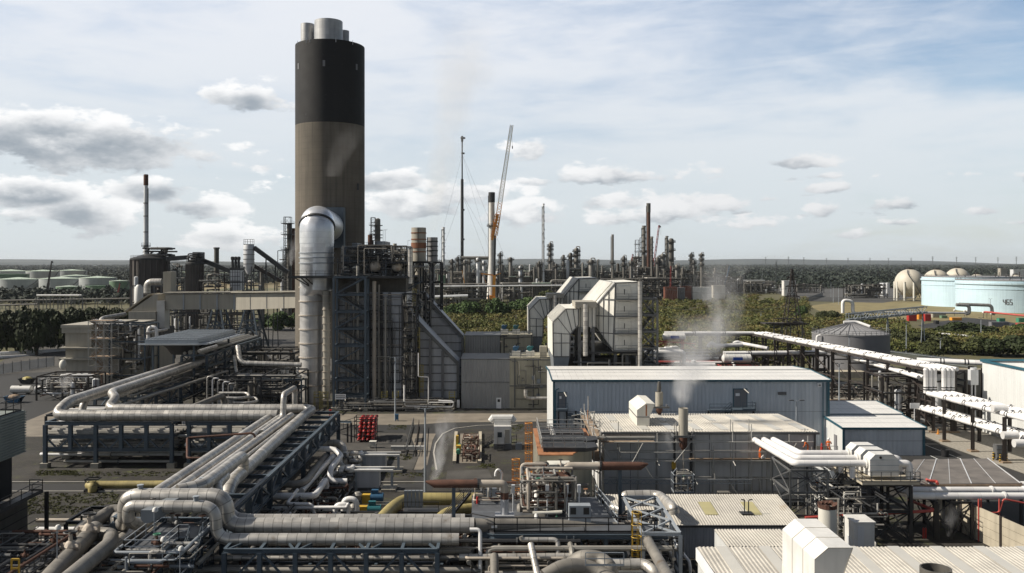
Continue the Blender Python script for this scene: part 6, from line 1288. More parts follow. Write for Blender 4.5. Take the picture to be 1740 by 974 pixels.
# near front truss rack
T, P = rack('near blue truss rack along the bottom edge under the two silver pipes', (X(381,71.5),71.5,0), X(743,71.5)-X(381,71.5),6,[2.6,Z(936,71.5)],.36,6, brace='f', style='d', foot=False, pipes=0)
m = MB()
for i in range(3): a, b = P(i*5.8+.2,.2,Z(936,71.5)+.02), P(i*5.8+2.9,5.8,Z(936,71.5)+.02); m.bar(a,b,.16); m.bar(P(i*5.8+5.6,.2,Z(936,71.5)+.02), b, .16)
T.part('plan_bracing', m, M.blue_steel)
for i, (yy, z, r, k, x1p) in enumerate(((73,3.6,.24,'thin_pipe',800),(74.2,3.3,.3,'dull_lagging',790),(75.4,3.8,.2,'lagging',830),(76.6,3.4,.28,'thin_pipe',830),(72.4,2.5,.26,'lagging',760),(73.8,2.2,.18,'rust',840),(76,2.3,.34,'dull_lagging',840),(77.4,4.4,.2,'thin_pipe',840))):
 pipe('rack_pipe', 'horizontal pipe %s inside the near truss rack' % ('upper front','middle grey','upper pale','upper rear','lower front pale','lower rusty','lower fat','highest rear')[i],[(X(330+i*9,yy),yy,z),(X(x1p,yy),yy,z)], r, M[k], 'pipes in the near truss rack')
# near walkway with stairs
T = Thing('valve_walkway', 'grey steel valve walkway with railings and stairs at the bottom left', 'walkway', (X(290,70),70,0)); z = 6.4
m = MB(); m.box(-29.2,68.5,z-.25,-26.4,77,z); m.box(-26.4,72.5,z-.25,-24.6,76,z-.02); T.part('deck', m, M.deck_plate); m = MB(); railing([(-29.2,68.5,z),(-29.2,77,z)],mb=m); railing([(-29.2,68.5,z),(-26.4,68.5,z),(-26.4,72.5,z),(-25.6,72.5,z)],mb=m); railing([(-24.6,76,z),(-24.6,73,z)],mb=m); T.part('railing', m, M.pale_steel)
m = MB(); stairs(m, (-25.5,72.5,z),(-25.5,66.3,1.6),.95,(1,0,0)); T.part('stairs', m, M.blue_steel)
for xq, yy in ((-29,68.8),(-26.6,69),(-24.8,73),(-29,76.6),(-24.8,75.8)): m = MB(); m.hbeam((xq,yy,0),(xq,yy,z-.25),.34); T.part('post', m, M.blue_steel)
m = MB(); m.hbeam((X(205,67),67,5.0),(X(318,67),67,5.0),.4); m.hbeam((X(205,67),67,0),(X(205,67),67,5.0),.4); T.part('beam', m, M.grey_steel)
for xq, yy, k in ((-27.3,70.2,'rust'),(-27.6,75.5,'grey_steel'),(-28.3,76.2,'thin_pipe'),(-25.4,75.3,'grey_steel')): valve(T, (xq,yy,z+.4),.32, M[k], M.green_paint if k == 'rust' else None)
manifold('', '', -30,-24,66,77,4.0,6.9,34,(.05,.15),[M.thin_pipe, M.lagging, M.rust, M.pale_steel],411, valves=3, T=T)
T = Thing('valve_platform', 'railed platform crowded with big rusty valves at the bottom left corner', 'platform', (-36,66,0)); z = 6.0; m = MB(); m.box(-42,58,z-.2,-34.6,72,z); T.part('deck', m, M.deck_plate); m = MB()
for a in ([(-42,71.9,z),(-34.7,71.9,z)],[(-42,67.5,z),(-36,67.5,z)],[(-34.7,58,z),(-34.7,71.9,z)],[(-40,58,z),(-40,70,z)],[(-37.4,60,z),(-37.4,71.9,z)],[(-42,64,z),(-34.8,64,z)]): railing(a, mb=m, step=1.4)
T.part('railing', m, M.grey_steel)
for xx, yy, s, k in ((-34.0,73,.62,'rusty_pale'),(-33.4,68.6,.55,'rusty_pale'),(-35.3,70,.3,'rust'),(-34.2,70.5,.26,'dark_steel'),(-35.8,66.5,.25,'rust')): valve(T, (xx,yy,z+1.0), s, M[k], M.dark_steel)
m = MB(); m.tube([(-34.4,75,z+.4),(-33.3,68,z+.3),(-31.6,58,z+.1)],.68,16); T.part('valve_pipe', m, M.dull_lagging, smooth=True); manifold('', '', -41,-34,60,72, z-1.5, z+1.6,40,(.04,.14),[M.rust, M.thin_pipe, M.dark_steel, M.grey_steel],413, valves=6, T=T)
m = MB(); x, y = X(26,62),62.0; zz = Z(968,62); 
for dx in (-.26,.26): m.bar((x+dx,y,zz-.3),(x+dx,y,zz+.75),.1)
m.bar((x-.26,y,zz+.72),(x+.26,y,zz+.72),.12); m.bar((x-.26,y,zz+.1),(x+.26,y,zz+.1),.12); T.part('yellow_gate', m, M.yellow_paint)
for px, py0, py1, yy, lab in ((97,974,898,66,'white headed floodlight above the valve platform'),(262,905,868,70,'white headed floodlight in front of the grey hood box'),(276,960,918,68,'white headed floodlight above the walkway edge'),(306,974,934,67,'white headed floodlight at the foot of the near stairs')):
 p, q = W(px,py0,yy), W(px,py1,yy); T = Thing('floodlight', lab, 'floodlight', tuple(p), 'floodlights along the near walkways'); m = MB(); m.tube([p, q],.045,6); T.part('pole', m, M.pale_steel); m = MB(); m.lathe([(.1,q.z-.1),(.24,q.z),(.2,q.z+.2),(.1,q.z+.3)], q.x+.12, yy-.1,12); T.part('head', m, M.white_paint, smooth=True)
pipe('road_pipe', 'pale pipe lying along the near service road, lower', [(X(62,92),92,1.2),(X(235,92),92,1.2)],.3, M.white_pipe); pipe('road_pipe', 'pinkish pale pipe lying along the near service road, upper', [(X(62,95),95,1.3),(X(235,95),95,1.3)],.22, M.rusty_pale); pipe('road_pipe', 'thin white pipe bundle edge along the near road', [(X(62,89),89,1.0),(X(240,89),89,1.0)],.18, M.lagging)
lattice_unit('low dark steel crossing frame between cooling tower and loops', 112,205,888,82,5,2,415,18, 'dark_steel', rr=(.06,.2))
# cooling tower
T = Thing('cooling_tower', 'dark slatted cooling tower cut by the left edge', 'cooling tower', (-50,84,0)); xf = -46.2; ye = (xf)*1500/(42-850); zt = Z(697,ye)
m = MB(); m.box(xf-14,60,Z(768,ye),xf,ye,zt); T.part('upper_cladding', m, M.cooling_clad); m = MB()
for i in range(16): z = Z(768,ye)+(zt-Z(768,ye))*i/16; m.box(xf-.01,60,z+.03,xf+.14,ye+.05,z+.15)
T.part('slats', m, M.cooling_clad); m = MB(); m.box(xf-13,60,Z(840,ye),xf-.8,ye-.8,Z(768,ye)); T.part('louvre_opening', m, M.dark_void); m = MB(); m.box(xf-14,60,Z(905,ye),xf-.2,ye+.9,Z(842,ye)-.6); T.part('middle_cladding', m, M.dirty_clad)
m = MB(); m.box(xf-14,60,0,xf+.5,ye+1.5,Z(905,ye)-.3); T.part('lower_cladding', m, M.dirty_clad); m = MB()
for i in range(7): z = .3+i*.85; m.box(xf+.5,60,z,xf+.56,ye+1.56,z+.06)
T.part('board_joints', m, M.dark_void); m = MB(); z = Z(838,ye); m.box(xf,60,z-.2,xf+1.3,ye+1,z); railing([(xf+1.25,60,z),(xf+1.25,ye+.9,z),(xf,ye+.9,z)], mb=m); T.part('walkway', m, M.dark_steel); m = railing([(xf-14,ye-.3,zt),(xf-.2,ye-.3,zt),(xf-.2,60,zt)],1.3,1.3); T.part('roof_railing', m, M.dark_steel)
for yy in (64,70,76,ye+1.4): m = MB(); m.hbeam((xf+1.4 if yy > 77 else xf+.2,yy,0),(xf+1.4 if yy > 77 else xf+.2,yy,Z(838,ye)-.2),.3); T.part('post', m, M.dark_steel)
m = MB(); m.lathe([(2.6,zt),(3.0,zt+.6),(2.9,zt+1.6)], xf-6, ye-5,24); T.part('fan_cowl', m, M.green_paint, smooth=True); m = MB(); m.bar((xf-4,ye+.2,Z(905,ye)-.2),(xf+1,ye+1.6,.4),.18); T.part('stay', m, M.dark_steel)
for i, (px0,px1,y0,y1,Y,lab) in enumerate(((616,655,775,797,122,'rear grey box heat exchanger with white lid beams'),(601,644,801,836,112,'front grey box heat exchanger with white lid beams'))):
 x0,x1 = X(px0,Y),X(px1,Y); zt,zb = Z(y0,Y),Z(y1,Y); T = Thing('box_exchanger', lab, 'heat exchanger', ((x0+x1)/2,Y,0)); m = MB(); m.box(x0,Y,max(zb,.5),x1,Y+1.6,zt); T.part('box', m, M.grey_panel); m = MB(); m.box(x0-.15,Y-.2,zt,X(px1+24,Y),Y+.15,zt+.22); m.box(x0-.15,Y+1.5,zt,X(px1+24,Y),Y+1.8,zt+.22); T.part('lid_beam', m, M.white_paint)
 for a in (px1+22,px0+4): m = MB(); m.hbeam((X(a,Y),Y,0),(X(a,Y),Y,zt),.3); T.part('leg', m, M.pale_steel)
 m = MB(); m.box(X(px1+4,Y),Y-.4,0,X(px1+28,Y),Y+2.2,.35); T.part('plinth', m, M.concrete); manifold('', '', x0-2.6, x0, Y-.5, Y+1.5,.5, zt+.4,12,(.14,.32),[M.lagging, M.rusty_white, M.white_pipe],420+i, valves=2, vertical=1.0, T=T)
gp = 'pale pipes fanning out right of the blue gantry'
pipe('pale_pipe', 'long pale pipe sloping in the gap right of the gantry', [W(512,835,100), W(565,776,121), W(567,776,121.5), W(567,800,121.5)],.36, M.white_pipe, gp, .8); pipe('pale_pipe', 'greenish stained pipe beside the long sloping pale pipe', [W(462,823,100), W(508,823,100), W(520,818,102), W(554,774,122), W(556,790,122)],.42, M.dull_lagging, gp, 1.0)
pipe('pale_pipe', 'pale pipe leaving the gantry and bending up right', [W(440,843,96), W(535,843,96), W(553,816,105), W(555,830,105)],.36, M.white_pipe, gp, 1.0); pipe('pale_pipe', 'thin pale pipe running right to the looping pump pipe', [W(425,863.5,93), W(590,862.5,93), W(592,855,93), W(592,880,93)],.2, M.white_pipe, gp, .5)
pipe('pale_pipe', 'white pipe from gantry curving down to the rear exchanger', [W(520,763,118), W(568,763,118), W(580,774,117), W(562,796,108), W(560,818,107), W(590,818,107)],.36, M.white_pipe, gp, .9); pipe('pale_pipe', 'big mauve lagged pipe arching over from the gantry', [W(520,758,124), W(575,752,124), W(585,762,123), W(586,795,122)],.5, M.lagging, gp, 1.4); pipe('pale_pipe', 'second curved pipe end reaching the rear exchanger', [W(578,770,119), W(577,790,118), W(592,797,118), W(600,796,118)],.34, M.lagging, gp, .9)
for i, (px, py) in enumerate(((590,848),(574,858))): pipe('hoop_pipe', ('rear','front')[i]+' pale hoop pipe over the pumps', [W(px-6+i*2,883,97-i), W(px-6+i*2,py,97-i), W(px+16+i*2,py,97-i), W(px+16+i*2,875,97-i)],.32, M.white_pipe, gp, .95)
pipe('pale_pipe', 'thin bent pipe stepping down below the fanning pipes', [W(506,832,95), W(487,856,93), W(530,857,93), W(536,880,93)],.17, M.white_pipe, gp, .4)
manifold('pump_pipework', 'dark scaffold and small pipes round the exchangers', X(540,110), X(600,110),98,116,.2,2.4,44,(.04,.18),[M.thin_pipe, M.grey_steel, M.dark_steel, M.rust, M.white_pipe],431, valves=8, vertical=.8)
for i, (px, py, k, lab) in enumerate(((633,851,'motor_blue','blue electric pump motor with yellow coupling guard'),(628,872,'teal_paint','teal pump motor with yellow coupling guard in front'))):
 Y = D(py+8,0); x = X(px,Y); T = Thing('pump', lab, 'pump', (x,Y,0)); m = MB(); m.box(x-2.4,Y-.6,0,x+2,Y+.6,.3); T.part('baseplate', m, M.concrete); m = MB(); m.tube([(x-.2,Y,1),(x+1.3,Y,1)],.52,14); m.box(x-.1,Y-.3,1.4,x+.7,Y+.3,1.9); T.part('motor', m, M[k], smooth=True); m = MB(); m.box(x-1.2,Y-.4,.3,x-.25,Y+.4,1.35); T.part('guard', m, M.yellow_paint); m = MB(); m.lathe([(.3,.4),(.62,.7),(.62,1.3),(.3,1.6)], x-1.8, Y, 12); T.part('casing', m, M.thin_pipe, smooth=True)
og = 'fat ochre pipes left of the process deck'
pipe('ochre_pipe', 'fat ochre yellow pipe bending up right to the process deck', [W(640,892,86), W(668,862,92), W(690,848,95), W(812,848,95)],.66, M.ochre_pipe, og, 1.8,18); pipe('ochre_pipe', 'second fat ochre pipe just below the stairs', [W(735,896,85), W(760,870,89), W(830,862,91)],.6, M.ochre_pipe, og, 1.6,18)
T = Thing('cable_rack', 'black railed platform with grey switch boxes over the ochre pipe', 'platform', (X(700,88),88,0)); z = Z(872,88); m = MB(); m.box(X(684,88),88,z-.15,X(745,88),90,z); railing([(X(684,88),88,z),(X(745,88),88,z)],mb=m); T.part('deck', m, M.dark_steel)
for i in range(5): m = MB(); x = X(687+i*6.5,89); m.box(x,88.8,z+.3,x+.33,89.2,z+2.0); T.part('switch_box', m, M.louvre_grey)
m = MB(); stairs(m, (X(752,85),85.5,z-.6),(X(800,88),88,Z(838,88)),1.0,(0,1,0)); T.part('stairs', m, M.black_plain)
for px in (686,743): m = MB(); m.hbeam((X(px,88),88.4,0),(X(px,88),88.4,z-.15),.25); T.part('post', m, M.dark_steel)
m = MB(); x = X(674,90); 
for z in (.5,1.5,2.4,3.3): m.tube([(x-.5,90,z),(x-.3,89.5,z),(x+.3,89.5,z),(x+.5,90,z)],.06,5)
for dx in (-.5,-.2,.2,.5): m.bar((x+dx,89.7,.3),(x+dx,89.7,3.4),.08)
single('ladder_cage', 'yellow ladder cage beside the fat ochre pipe', 'ladder', m, M.yellow_paint)
# red gas cylinders
Y = D(751); x0 = X(605,Y); T = Thing('cylinder_rack', 'dark steel rack holding the bundle of red gas cylinders', 'rack', (x0+1.5,Y,0)); frame(T, (x0-.25,Y-.1,0),3.4,2.2,[1.0,2.1,3.3,4.0],.1, M.dark_steel, nu=2, brace='', bw=.08)
c0 = None; gl = 'red gas cylinders in the rack'
for row in range(6):
 for col in range(4):
  x, z, y = x0+.4+col*.74,.4+row*.57, Y+row*.5
  if c0 is None:
   t0 = Thing('gas_cylinder', 'red gas cylinder lying in the stepped rack bundle', 'gas cylinder', (x,y,z), gl); c0 = (x,y,z); m = MB(); m.tube([(x,y-.32,z),(x,y-.2,z),(x,y,z),(x,y+3.0,z),(x,y+3.15,z)],[.06,.16,.265,.265,.13],14); t0.part('body', m, M.red_paint, smooth=True); m = MB(); m.tube([(x,y-.42,z),(x,y-.3,z)],.08,8); t0.part('cylinder_valve', m, M.pale_steel)
  else: dup(t0.o, (x-c0[0], y-c0[1], z-c0[2]))
# lamp posts
for a in (('tall pale lamp post rising from the asphalt near the curved kerb',722.5,836,694),('lamp post with twin heads before the boiler foot',671.5,714,607),):
 lamp_pole(*a, arm=1.1 if a[1] > 700 else 1.4)
lamp_pole('twin floodlight mast before the blue shed wall, right of its door', 1353.5,735,681,116, arm=.7, z0=0); lamp_pole('lamp post at the small blue building corner by the gravel', 1426,690,618,178, arm=.6); lamp_pole('lamp post before the grey tank', 1443,640,570,205, arm=.6)
for i, (px, yb, yt) in enumerate(((1540,600,548),(1598,604,575),(1667,577,540),(1683,535,508),(1293,545,530),(1416,515,487),(1425,518,487),(1295,482,460),(1412,505,480))):
 lamp_pole('slim distant lamp post %s' % ('behind the conveyor foot','in the scrub behind the overhead pipes','before the dark tree mound','before the pale blue tanks','among scrub left of the pylon','left one at the depot fence','right one at the depot fence','beyond the steam','by the depot loading racks')[i], px, yb, yt, arm=.7, group='distant lamp posts')
# fences and pits
T = Thing('pit_frame', 'rusty pump skid in a concrete edged pit', 'pump skid', (X(795,132),132,0)); Y = D(788); m = MB()
for px0, px1, y0 in ((771,777,0),(814,820,0)): a, b = G((px0+px1)/2-2,788), G((px0+px1)/2+ (1 if px0 < 800 else -1),737); m.bar(a+Vector((0,0,.2)), b+Vector((0,0,.2)),.5,.4)
T.part('pit_wall', m, M.panel_concrete); m = MB(); a = G(775,787); b = G(815,737); m.add([(a.x+.4,a.y,.02),(G(815,787).x-.4,a.y,.02),(b.x-.4,b.y,.02),(G(776,737).x+.4,b.y,.02)],[(0,1,2,3)]); T.part('pit_floor', m, M.road_concrete)
for k, (ya, yb) in enumerate(((785,765),(762,745))):
 m = MB(); p, q = G(786,ya), G(808,yb); frame(T, (p.x,p.y,0),2.4,5,[.5,1.3],.13, M.rust, nu=2, brace='fblr', style='x'); manifold('', '', p.x, p.x+2.4, p.y, p.y+5,.3,1.6,12,(.06,.18),[M.rust, M.rusty_pale],440+k, valves=3, T=T)
m = MB(); p = G(780,770); m.box(p.x-.4,p.y-1,.2,p.x+.3,p.y,1.3); m.box(p.x-.6,p.y+2,.6,p.x-.2,p.y+3,2.2); T.part('yellow_panel', m, M.yellow_paint); m = MB(); m.tube([(p.x,p.y+1.2,.7),(p.x,p.y+2.2,.7)],.35,12); m.tube([(p.x,p.y-2.6,.7),(p.x,p.y-1.6,.7)],.35,12); T.part('motor', m, M.green_paint, smooth=True)
Y = D(764); x = X(854,Y); T = Thing('control_cabin', 'white control cabin with humped roof duct and steps', 'cabin', (x,Y,0)); m = MB(); m.box(x-1.35,Y,0.9,x+1.35,Y+3.5,3.6); T.part('body', m, M.white_paint); m = MB(); m.tube([(x-1.9,Y+1.6,4.1),(x-1.5,Y+1.6,4.6),(x+1.4,Y+1.6,4.6),(x+1.9,Y+1.6,4.1)],[.5,.62,.62,.5],10); m.box(x-1.3,Y+.8,3.6,x+1.3,Y+2.6,4.3); T.part('roof_duct', m, M.white_paint); m = MB(); m.box(x-1.4,Y-.1,0,x+1.4,Y+3.5,.9); T.part('plinth', m, M.grey_steel)
m = MB(); m.box(x+.35,Y-.06,1.0,x+1.1,Y-.003,3.1); T.part('door', m, M.beige_cladding); m = MB(); m.box(x-.8,Y-.06,1.9,x-.1,Y-.003,2.7); T.part('window', m, M.glass_dark); m = MB(); stairs(m, (x-.8,Y-1.3,0),(x-.8,Y-.1,.9),1.1,(1,0,0), n=4); stairs(m, (x-3,Y+1.2,0),(x-1.4,Y+1.2,1.0),1,(0,1,0), n=5); railing([(x+1.4,Y,1),(x+2.2,Y,1),(x+2.2,Y+2.4,1)],mb=m); T.part('steps', m, M.dark_steel); m = MB(); m.box(x+2.0,Y-.2,0,x+3.0,Y+.5,1.0); T.part('side_box', m, M.louvre_grey)
for i, (a, b) in enumerate((((690,776),(703,725)),((706,776),(712,727)),((547,742),(606,722)),((640,770),(688,770)),((780,835),(840,832)))):
 p, q = G(*a), G(*b); m = railing([p, q],1.4 if i else 1.6,2.2,.04); single('guard_rail', 'thin steel guard rail %s' % ('left of the pair by the footway','right of the pair by the footway','before the concrete road near the gantry end','below the red cylinders','along the asphalt behind the deck')[i], 'guard rail', m, M.grey_steel if i != 1 else M.brown_steel)
T = Thing('crash_beam', 'low blue beam barrier on posts by the gantry end', 'barrier', tuple(G(575,760))); p, q = G(556,738)+Vector((0,0,2.2)), G(597,752)+Vector((0,0,3.3)); m = MB(); m.hbeam(p, q, .35); T.part('beam', m, M.blue_steel)
for e in (q, q-Vector((.6,0,.1))): m = MB(); m.hbeam((e.x,e.y,0), e-Vector((0,0,.2)),.25); T.part('post', m, M.dark_steel)
for px, py, w, h, d, k, lab, nm in ((631,734,.8,.9,.6,'pale_vessel','pale topped drum stand beside the red cylinders','stand'),(633,762,1.0,.7,.9,'rusty_white','cream box on the ground before the red cylinders','box'),(674,716,.6,.9,.5,'motor_blue','dark blue bin at the foot of the twin lamp post','bin'),(561,707,.4,.8,.4,'red_paint','small red bollard near the boiler foot','bollard'),(869,690,1.2,.8,.8,'ochre_pipe','small yellow crate by the grey shed corner','crate'),(692,768,5,.5,.4,'white_paint','white pipe length lying by the guard rails','pipe length')):
 p = G(px, py); m = MB(); m.box(p.x-w/2,p.y,.3,p.x+w/2,p.y+d,.3+h); 
 for sx in (-.4,.4): m.box(p.x+sx*w-.06,p.y+.05,0,p.x+sx*w+.06,p.y+d-.05,.298)
 m.box(p.x-w/2-.05,p.y-.05,.3+h,p.x+w/2+.05,p.y+d+.05,.36+h); single(nm.replace(' ', '_'), lab, nm, m, M[k])
manifold('small_bore_pipework', 'mesh of small bore pipes and handrails in the bottom left corner', -42,-25,60,79,1.0,5.6,90,(.03,.11),[M.thin_pipe, M.grey_steel, M.rust, M.lagging, M.pale_steel],601, valves=12, vertical=.5)
manifold('small_bore_pipework', 'layered small bore pipes in the shade under the silver loop pipes', -24,-3,78,92,.3,3.6,80,(.05,.2),[M.thin_pipe, M.dull_lagging, M.dark_steel, M.rust],602, valves=6, vertical=.3)
manifold('small_bore_pipework', 'low ground pipes beneath the left blue rack', X(60,128), X(420,128),126,140,.3,4.2,60,(.06,.25),[M.thin_pipe, M.lagging, M.white_pipe, M.dark_steel],603, valves=4, vertical=.15)
manifold('small_bore_pipework', 'tangle of pipes along the long gantry towards the cooler', -68,-58,150,200,2.5,7.6,60,(.06,.22),[M.thin_pipe, M.lagging, M.dull_lagging, M.grey_steel],604, valves=6, vertical=.5)
def door(T, p, w, h, sign=True):
 m = MB(); m.box(p.x-w/2-.12,p.y-.14,p.z-.05,p.x+w/2+.12,p.y-.003,p.z+h+.12); d = T.part('door', m, M.teal_trim); m = MB(); m.box(p.x-w/2,p.y-.17,p.z,p.x-.02,p.y-.142,p.z+h); m.box(p.x+.02,p.y-.17,p.z,p.x+w/2,p.y-.142,p.z+h); T.part('door_leaf', m, M.tank_grey, d)
 if sign: m = MB(); m.box(p.x-w*.38,p.y-.19,p.z+h*.62,p.x-.1,p.y-.172,p.z+h*.78); T.part('door_sign', m, M.sign_white, d)
 m = MB(); m.bar((p.x+w*.3,p.y-.2,p.z+h+.1),(p.x+w*.6,p.y-.8,p.z+h-.5),.12); T.part('door_lamp', m, M.rusty_white, d)
def metal_shed(name, label, x0, x1, Y0, Yr, Y1, ze, zr, wall='blue_cladding', lwall='white_cladding', roof='white_roof', trim='teal_trim', pitch=.62):
 T = Thing(name, label, 'building', ((x0+x1)/2,Y0,0)); m = MB(); m.box(x0+.1,Y0+.1,0,x1-.1,Y1-.1,ze-.12); m.prism([(x0+.1,Y0+.1,ze-.12),(x0+.1,Yr,zr-.15),(x0+.1,Y1-.1,(ze if Y1 > Yr else zr)-.12)],(x1-x0-.2,0,0)) if Y1 > Yr else m.prism([(x0+.1,Y0+.1,ze-.12),(x0+.1,Y1-.1,ze-.12),(x0+.1,Y1-.1,zr-.15)],(x1-x0-.2,0,0)); T.part('wall', m, M[lwall])
 m = MB(); m.corr((x0,Y0,0),(1,0,0),(0,0,1), x1-x0, ze, pitch, .035); T.part('front_cladding', m, M[wall]); m = MB(); m.corr((x0,Y1,0),(0,-1,0),(0,0,1), Y1-Y0, ze, pitch, .035); T.part('end_cladding', m, M[lwall])
 m = MB(); n = max(3, int((x1-x0)/1.05))
 for i in range(n):
  a, b = x0-.2+(x1-x0+.4)*i/n, x0-.2+(x1-x0+.4)*(i+1)/n-.05
  m.prism([(a,Y0-.25,ze),(a,Yr,zr),(a,Yr,zr+.09),(a,Y0-.25,ze+.09)],(b-a,0,0))
  if Y1 > Yr: m.prism([(a,Yr+.01,zr),(a,Y1+.2,ze),(a,Y1+.2,ze+.09),(a,Yr+.01,zr+.09)],(b-a,0,0))
 m.prism([(x0-.2,Y0-.2,ze-.02),(x0-.2,Yr,zr-.02),(x0-.2,Yr,zr+.04),(x0-.2,Y0-.2,ze+.04)],(x1-x0+.4,0,0)); T.part('roof', m, M[roof])
 m = MB(); p_, q_ = Vector((0,Y0-.2,ze+.1)), Vector((0,Yr,zr+.1))
 for f_ in (.35,.72): c_ = p_.lerp(q_, f_); m.box(x0-.15,c_.y-.025,c_.z-.0,x1+.15,c_.y+.025,c_.z+.012)
 m.box(x0-.2,Yr-.25,zr+.08,x1+.2,Yr+.0,zr+.16); m.box(x0,Y0-.045,ze*.52,x1,Y0-.036,ze*.52+.06); T.part('sheet_laps', m, M.louvre_grey)
 m = MB(); m.box(x0-.25,Y0-.36,ze-.22,x1+.25,Y0-.26,ze+.1); m.box(x1-.32,Y0-.12,0,x1+.06,Y0-.005,ze-.23); m.box(x0-.06,Y0-.12,0,x0+.25,Y0-.005,ze-.23)
 for xx in (x0-.24, x1+.24):
  m.bar((xx,Y0-.2,ze+.03),(xx,Yr,zr+.03),.08,.32)
  if Y1 > Yr: m.bar((xx,Yr,zr+.03),(xx,Y1,ze+.03),.08,.32)
 T.part('trim', m, M[trim]); return T
ze = Z(646,140); xa, xb = X(940,140), X(1408.8,140)
T = metal_shed('metal_shed', 'long pale blue ribbed shed with white roof and teal trim', xa, xb, 140,149,158, ze, Z(629.5,149))
door(T, W(1257.5,691,139.9),2.0,2.75); door(T, W(955,694,139.9),1.1,2.5)
m = MB(); a, b = W(1322,666,139.9), W(1336,671,139.9); m.box(a.x,139.8,b.z,b.x,139.95,a.z); T.part('louvre', m, M.panel_rib); m = MB(); a, b = W(1389,651,139.9), W(1396,657.5,139.9); m.box(a.x,139.8,b.z,b.x,139.95,a.z); s = T.part('wall_sign', m, M.sign_white); m = MB(); m.box(a.x+.15,139.77,b.z+.15,b.x-.15,139.798,b.z+.3); m.box(a.x+.2,139.77,b.z+.38,b.x-.2,139.798,b.z+.46); T.part('sign_lettering', m, M.black_plain, s)
m = MB(); m.box(xa+.28,139.7,0,xa+.42,139.84,ze-1.6); m.bar((xa+.35,139.8,ze-1.6),(xa+.9,139.8,ze-1.3),.12); m.box(xb-1.1,139.7,0,xb-.98,139.84,ze-.3); m.box(xb-.55,139.7,0,xb-.47,139.84,ze-.3); T.part('downpipe', m, M.teal_trim)
for px0, px1, py, x2 in ((948,978,695,1012),(1203,1280,694,0)):
 Tp = Thing('door_platform', 'dark steel platform and stairs below the '+('left' if px0 < 1000 else 'right')+' door of the long blue shed', 'platform', (X((px0+px1)/2,138.8),138,0)); z = Z(py,139); m = MB()
 if px0 < 1000: m.box(X(946,139),137.6,z-.2,X(964,139),139.7,z); m.box(X(964,139),137.8,z-.9,X(1014,139),139.5,z-.75); railing([(X(946,139),137.7,z),(X(964,139),137.7,z)],mb=m); stairs(m, (X(980,138),138,z-1.3),(X(1010,138),138,z-4.2),1,(0,1,0))
 else: m.box(X(1242,139),137.6,z-.2,X(1280,139),139.7,z); m.box(X(1203,139),137.8,z-.35,X(1241,139),139.5,z-.2); railing([(X(1258,139),137.7,z),(X(1280,139),137.7,z),(X(1280,139),139.6,z)],mb=m); railing([(X(1203,139),137.9,z-.25),(X(1240,139),137.9,z-.25)],mb=m); stairs(m, (X(1244,138),138,z),(X(1225,138),138,z-1.6),1,(0,1,0))
 Tp.part('deck', m, M.blue_steel)
 for px in (px0+1,(px0+px1)/2, px1): m = MB(); m.hbeam((X(px,138.3),138.2,0),(X(px,138.3),138.2,z-.2),.28); Tp.part('post', m, M.dark_steel)
T = metal_shed('metal_shed', 'small blue fronted shed with white sheet roof by the road', X(1432,133), X(1571,133),133,141,141, Z(727,133), Z(706,141)); 
m = MB(); m.box(X(1432,133)-.12,135.2,0,X(1432,133)-.02,136.2,2.6); d = T.part('door', m, M.tank_grey); m = MB(); m.box(X(1432,133)-.05,139.2,.3,X(1432,133)-.03,139.9,3); T.part('wall_strip', m, M.pale_steel)
metal_shed('metal_shed', 'low shed with grey white roof squeezed behind the small blue one', X(1404,142), X(1531,142),142,152,152, Z(703.5,142), Z(682,152))
metal_shed('metal_shed', 'large white walled shed with grey roof at the right edge', 83,108,112,131,152,12.3,14.5, wall='white_cladding', roof='grey_cladding')
m = MB(); m.box(82.75,111.5,12.0,82.9,152.3,12.4); single('gutter', 'teal gutter along the white shed at the right edge', 'gutter', m, M.teal_trim)
x0, x1, Y0, Y1 = 12.6,38.1,107.0,121.8; zf, zb = 8.6,8.13
T = Thing('grey_hall', 'flat grey walled hall with cream corrugated roof wrapped in scaffolding', 'building', ((x0+x1)/2,Y0,0)); m = MB(); m.box(x0,Y0,0,x1,Y1,zb-.3); m.prism([(x0,Y0,zb-.3),(x0,Y1,zb-.3),(x0,Y0,zf-.2)],(x1-x0,0,0)); T.part('wall', m, M.grey_wall)
m = MB(); v = Vector((0,Y1-Y0+.6,zb-zf)); m.corr((x0-.3,Y0-.4,zf),(1,0,0), v, x1-x0+.6, v.length, .34,.07); T.part('roof', m, M.cream_roof); m = MB()
for i in range(8):
 for jj in (0,1):
  xx = x0+1.4+i*3.25+jj*.3; a = .08 if jj == 0 else .56; b = a+.34; p0 = Vector((xx,Y0-.4,zf+.085))+v*a; p1 = Vector((xx,Y0-.4,zf+.085))+v*b; m.add([p0, p0+Vector((1.0,0,0)), p1+Vector((1.0,0,0)), p1],[(0,1,2,3)])
T.part('skylight_sheet', m, M.translucent_sheet); m = MB(); m.box(x0-.4,Y0-.62,zf-.28,x1+.4,Y0-.42,zf-.02); m.box(x1-.1,Y0-.2,0,x1+.1,Y0-.005,zf-.3)
for i in range(1,8): xx = x0+(x1-x0)*i/8; m.box(xx-.03,Y0-.02,.2,xx+.03,Y0-.003,zf-.32)
T.part('gutter', m, M.grey_steel); m = MB()
for i in range(6): xx = x0+15+i*.9; m.bar((xx,Y0-.7,1.2),(xx,Y0-.7,2.9),.1); m.bar((xx,Y0-.7,2.9),(xx-.5,Y0-.1,3.1),.1)
m.tube([(x0+13.5,Y0-.9,1.4),(x0+21,Y0-.9,1.4)],.22,8); T.part('steam_manifold', m, M.thin_pipe)
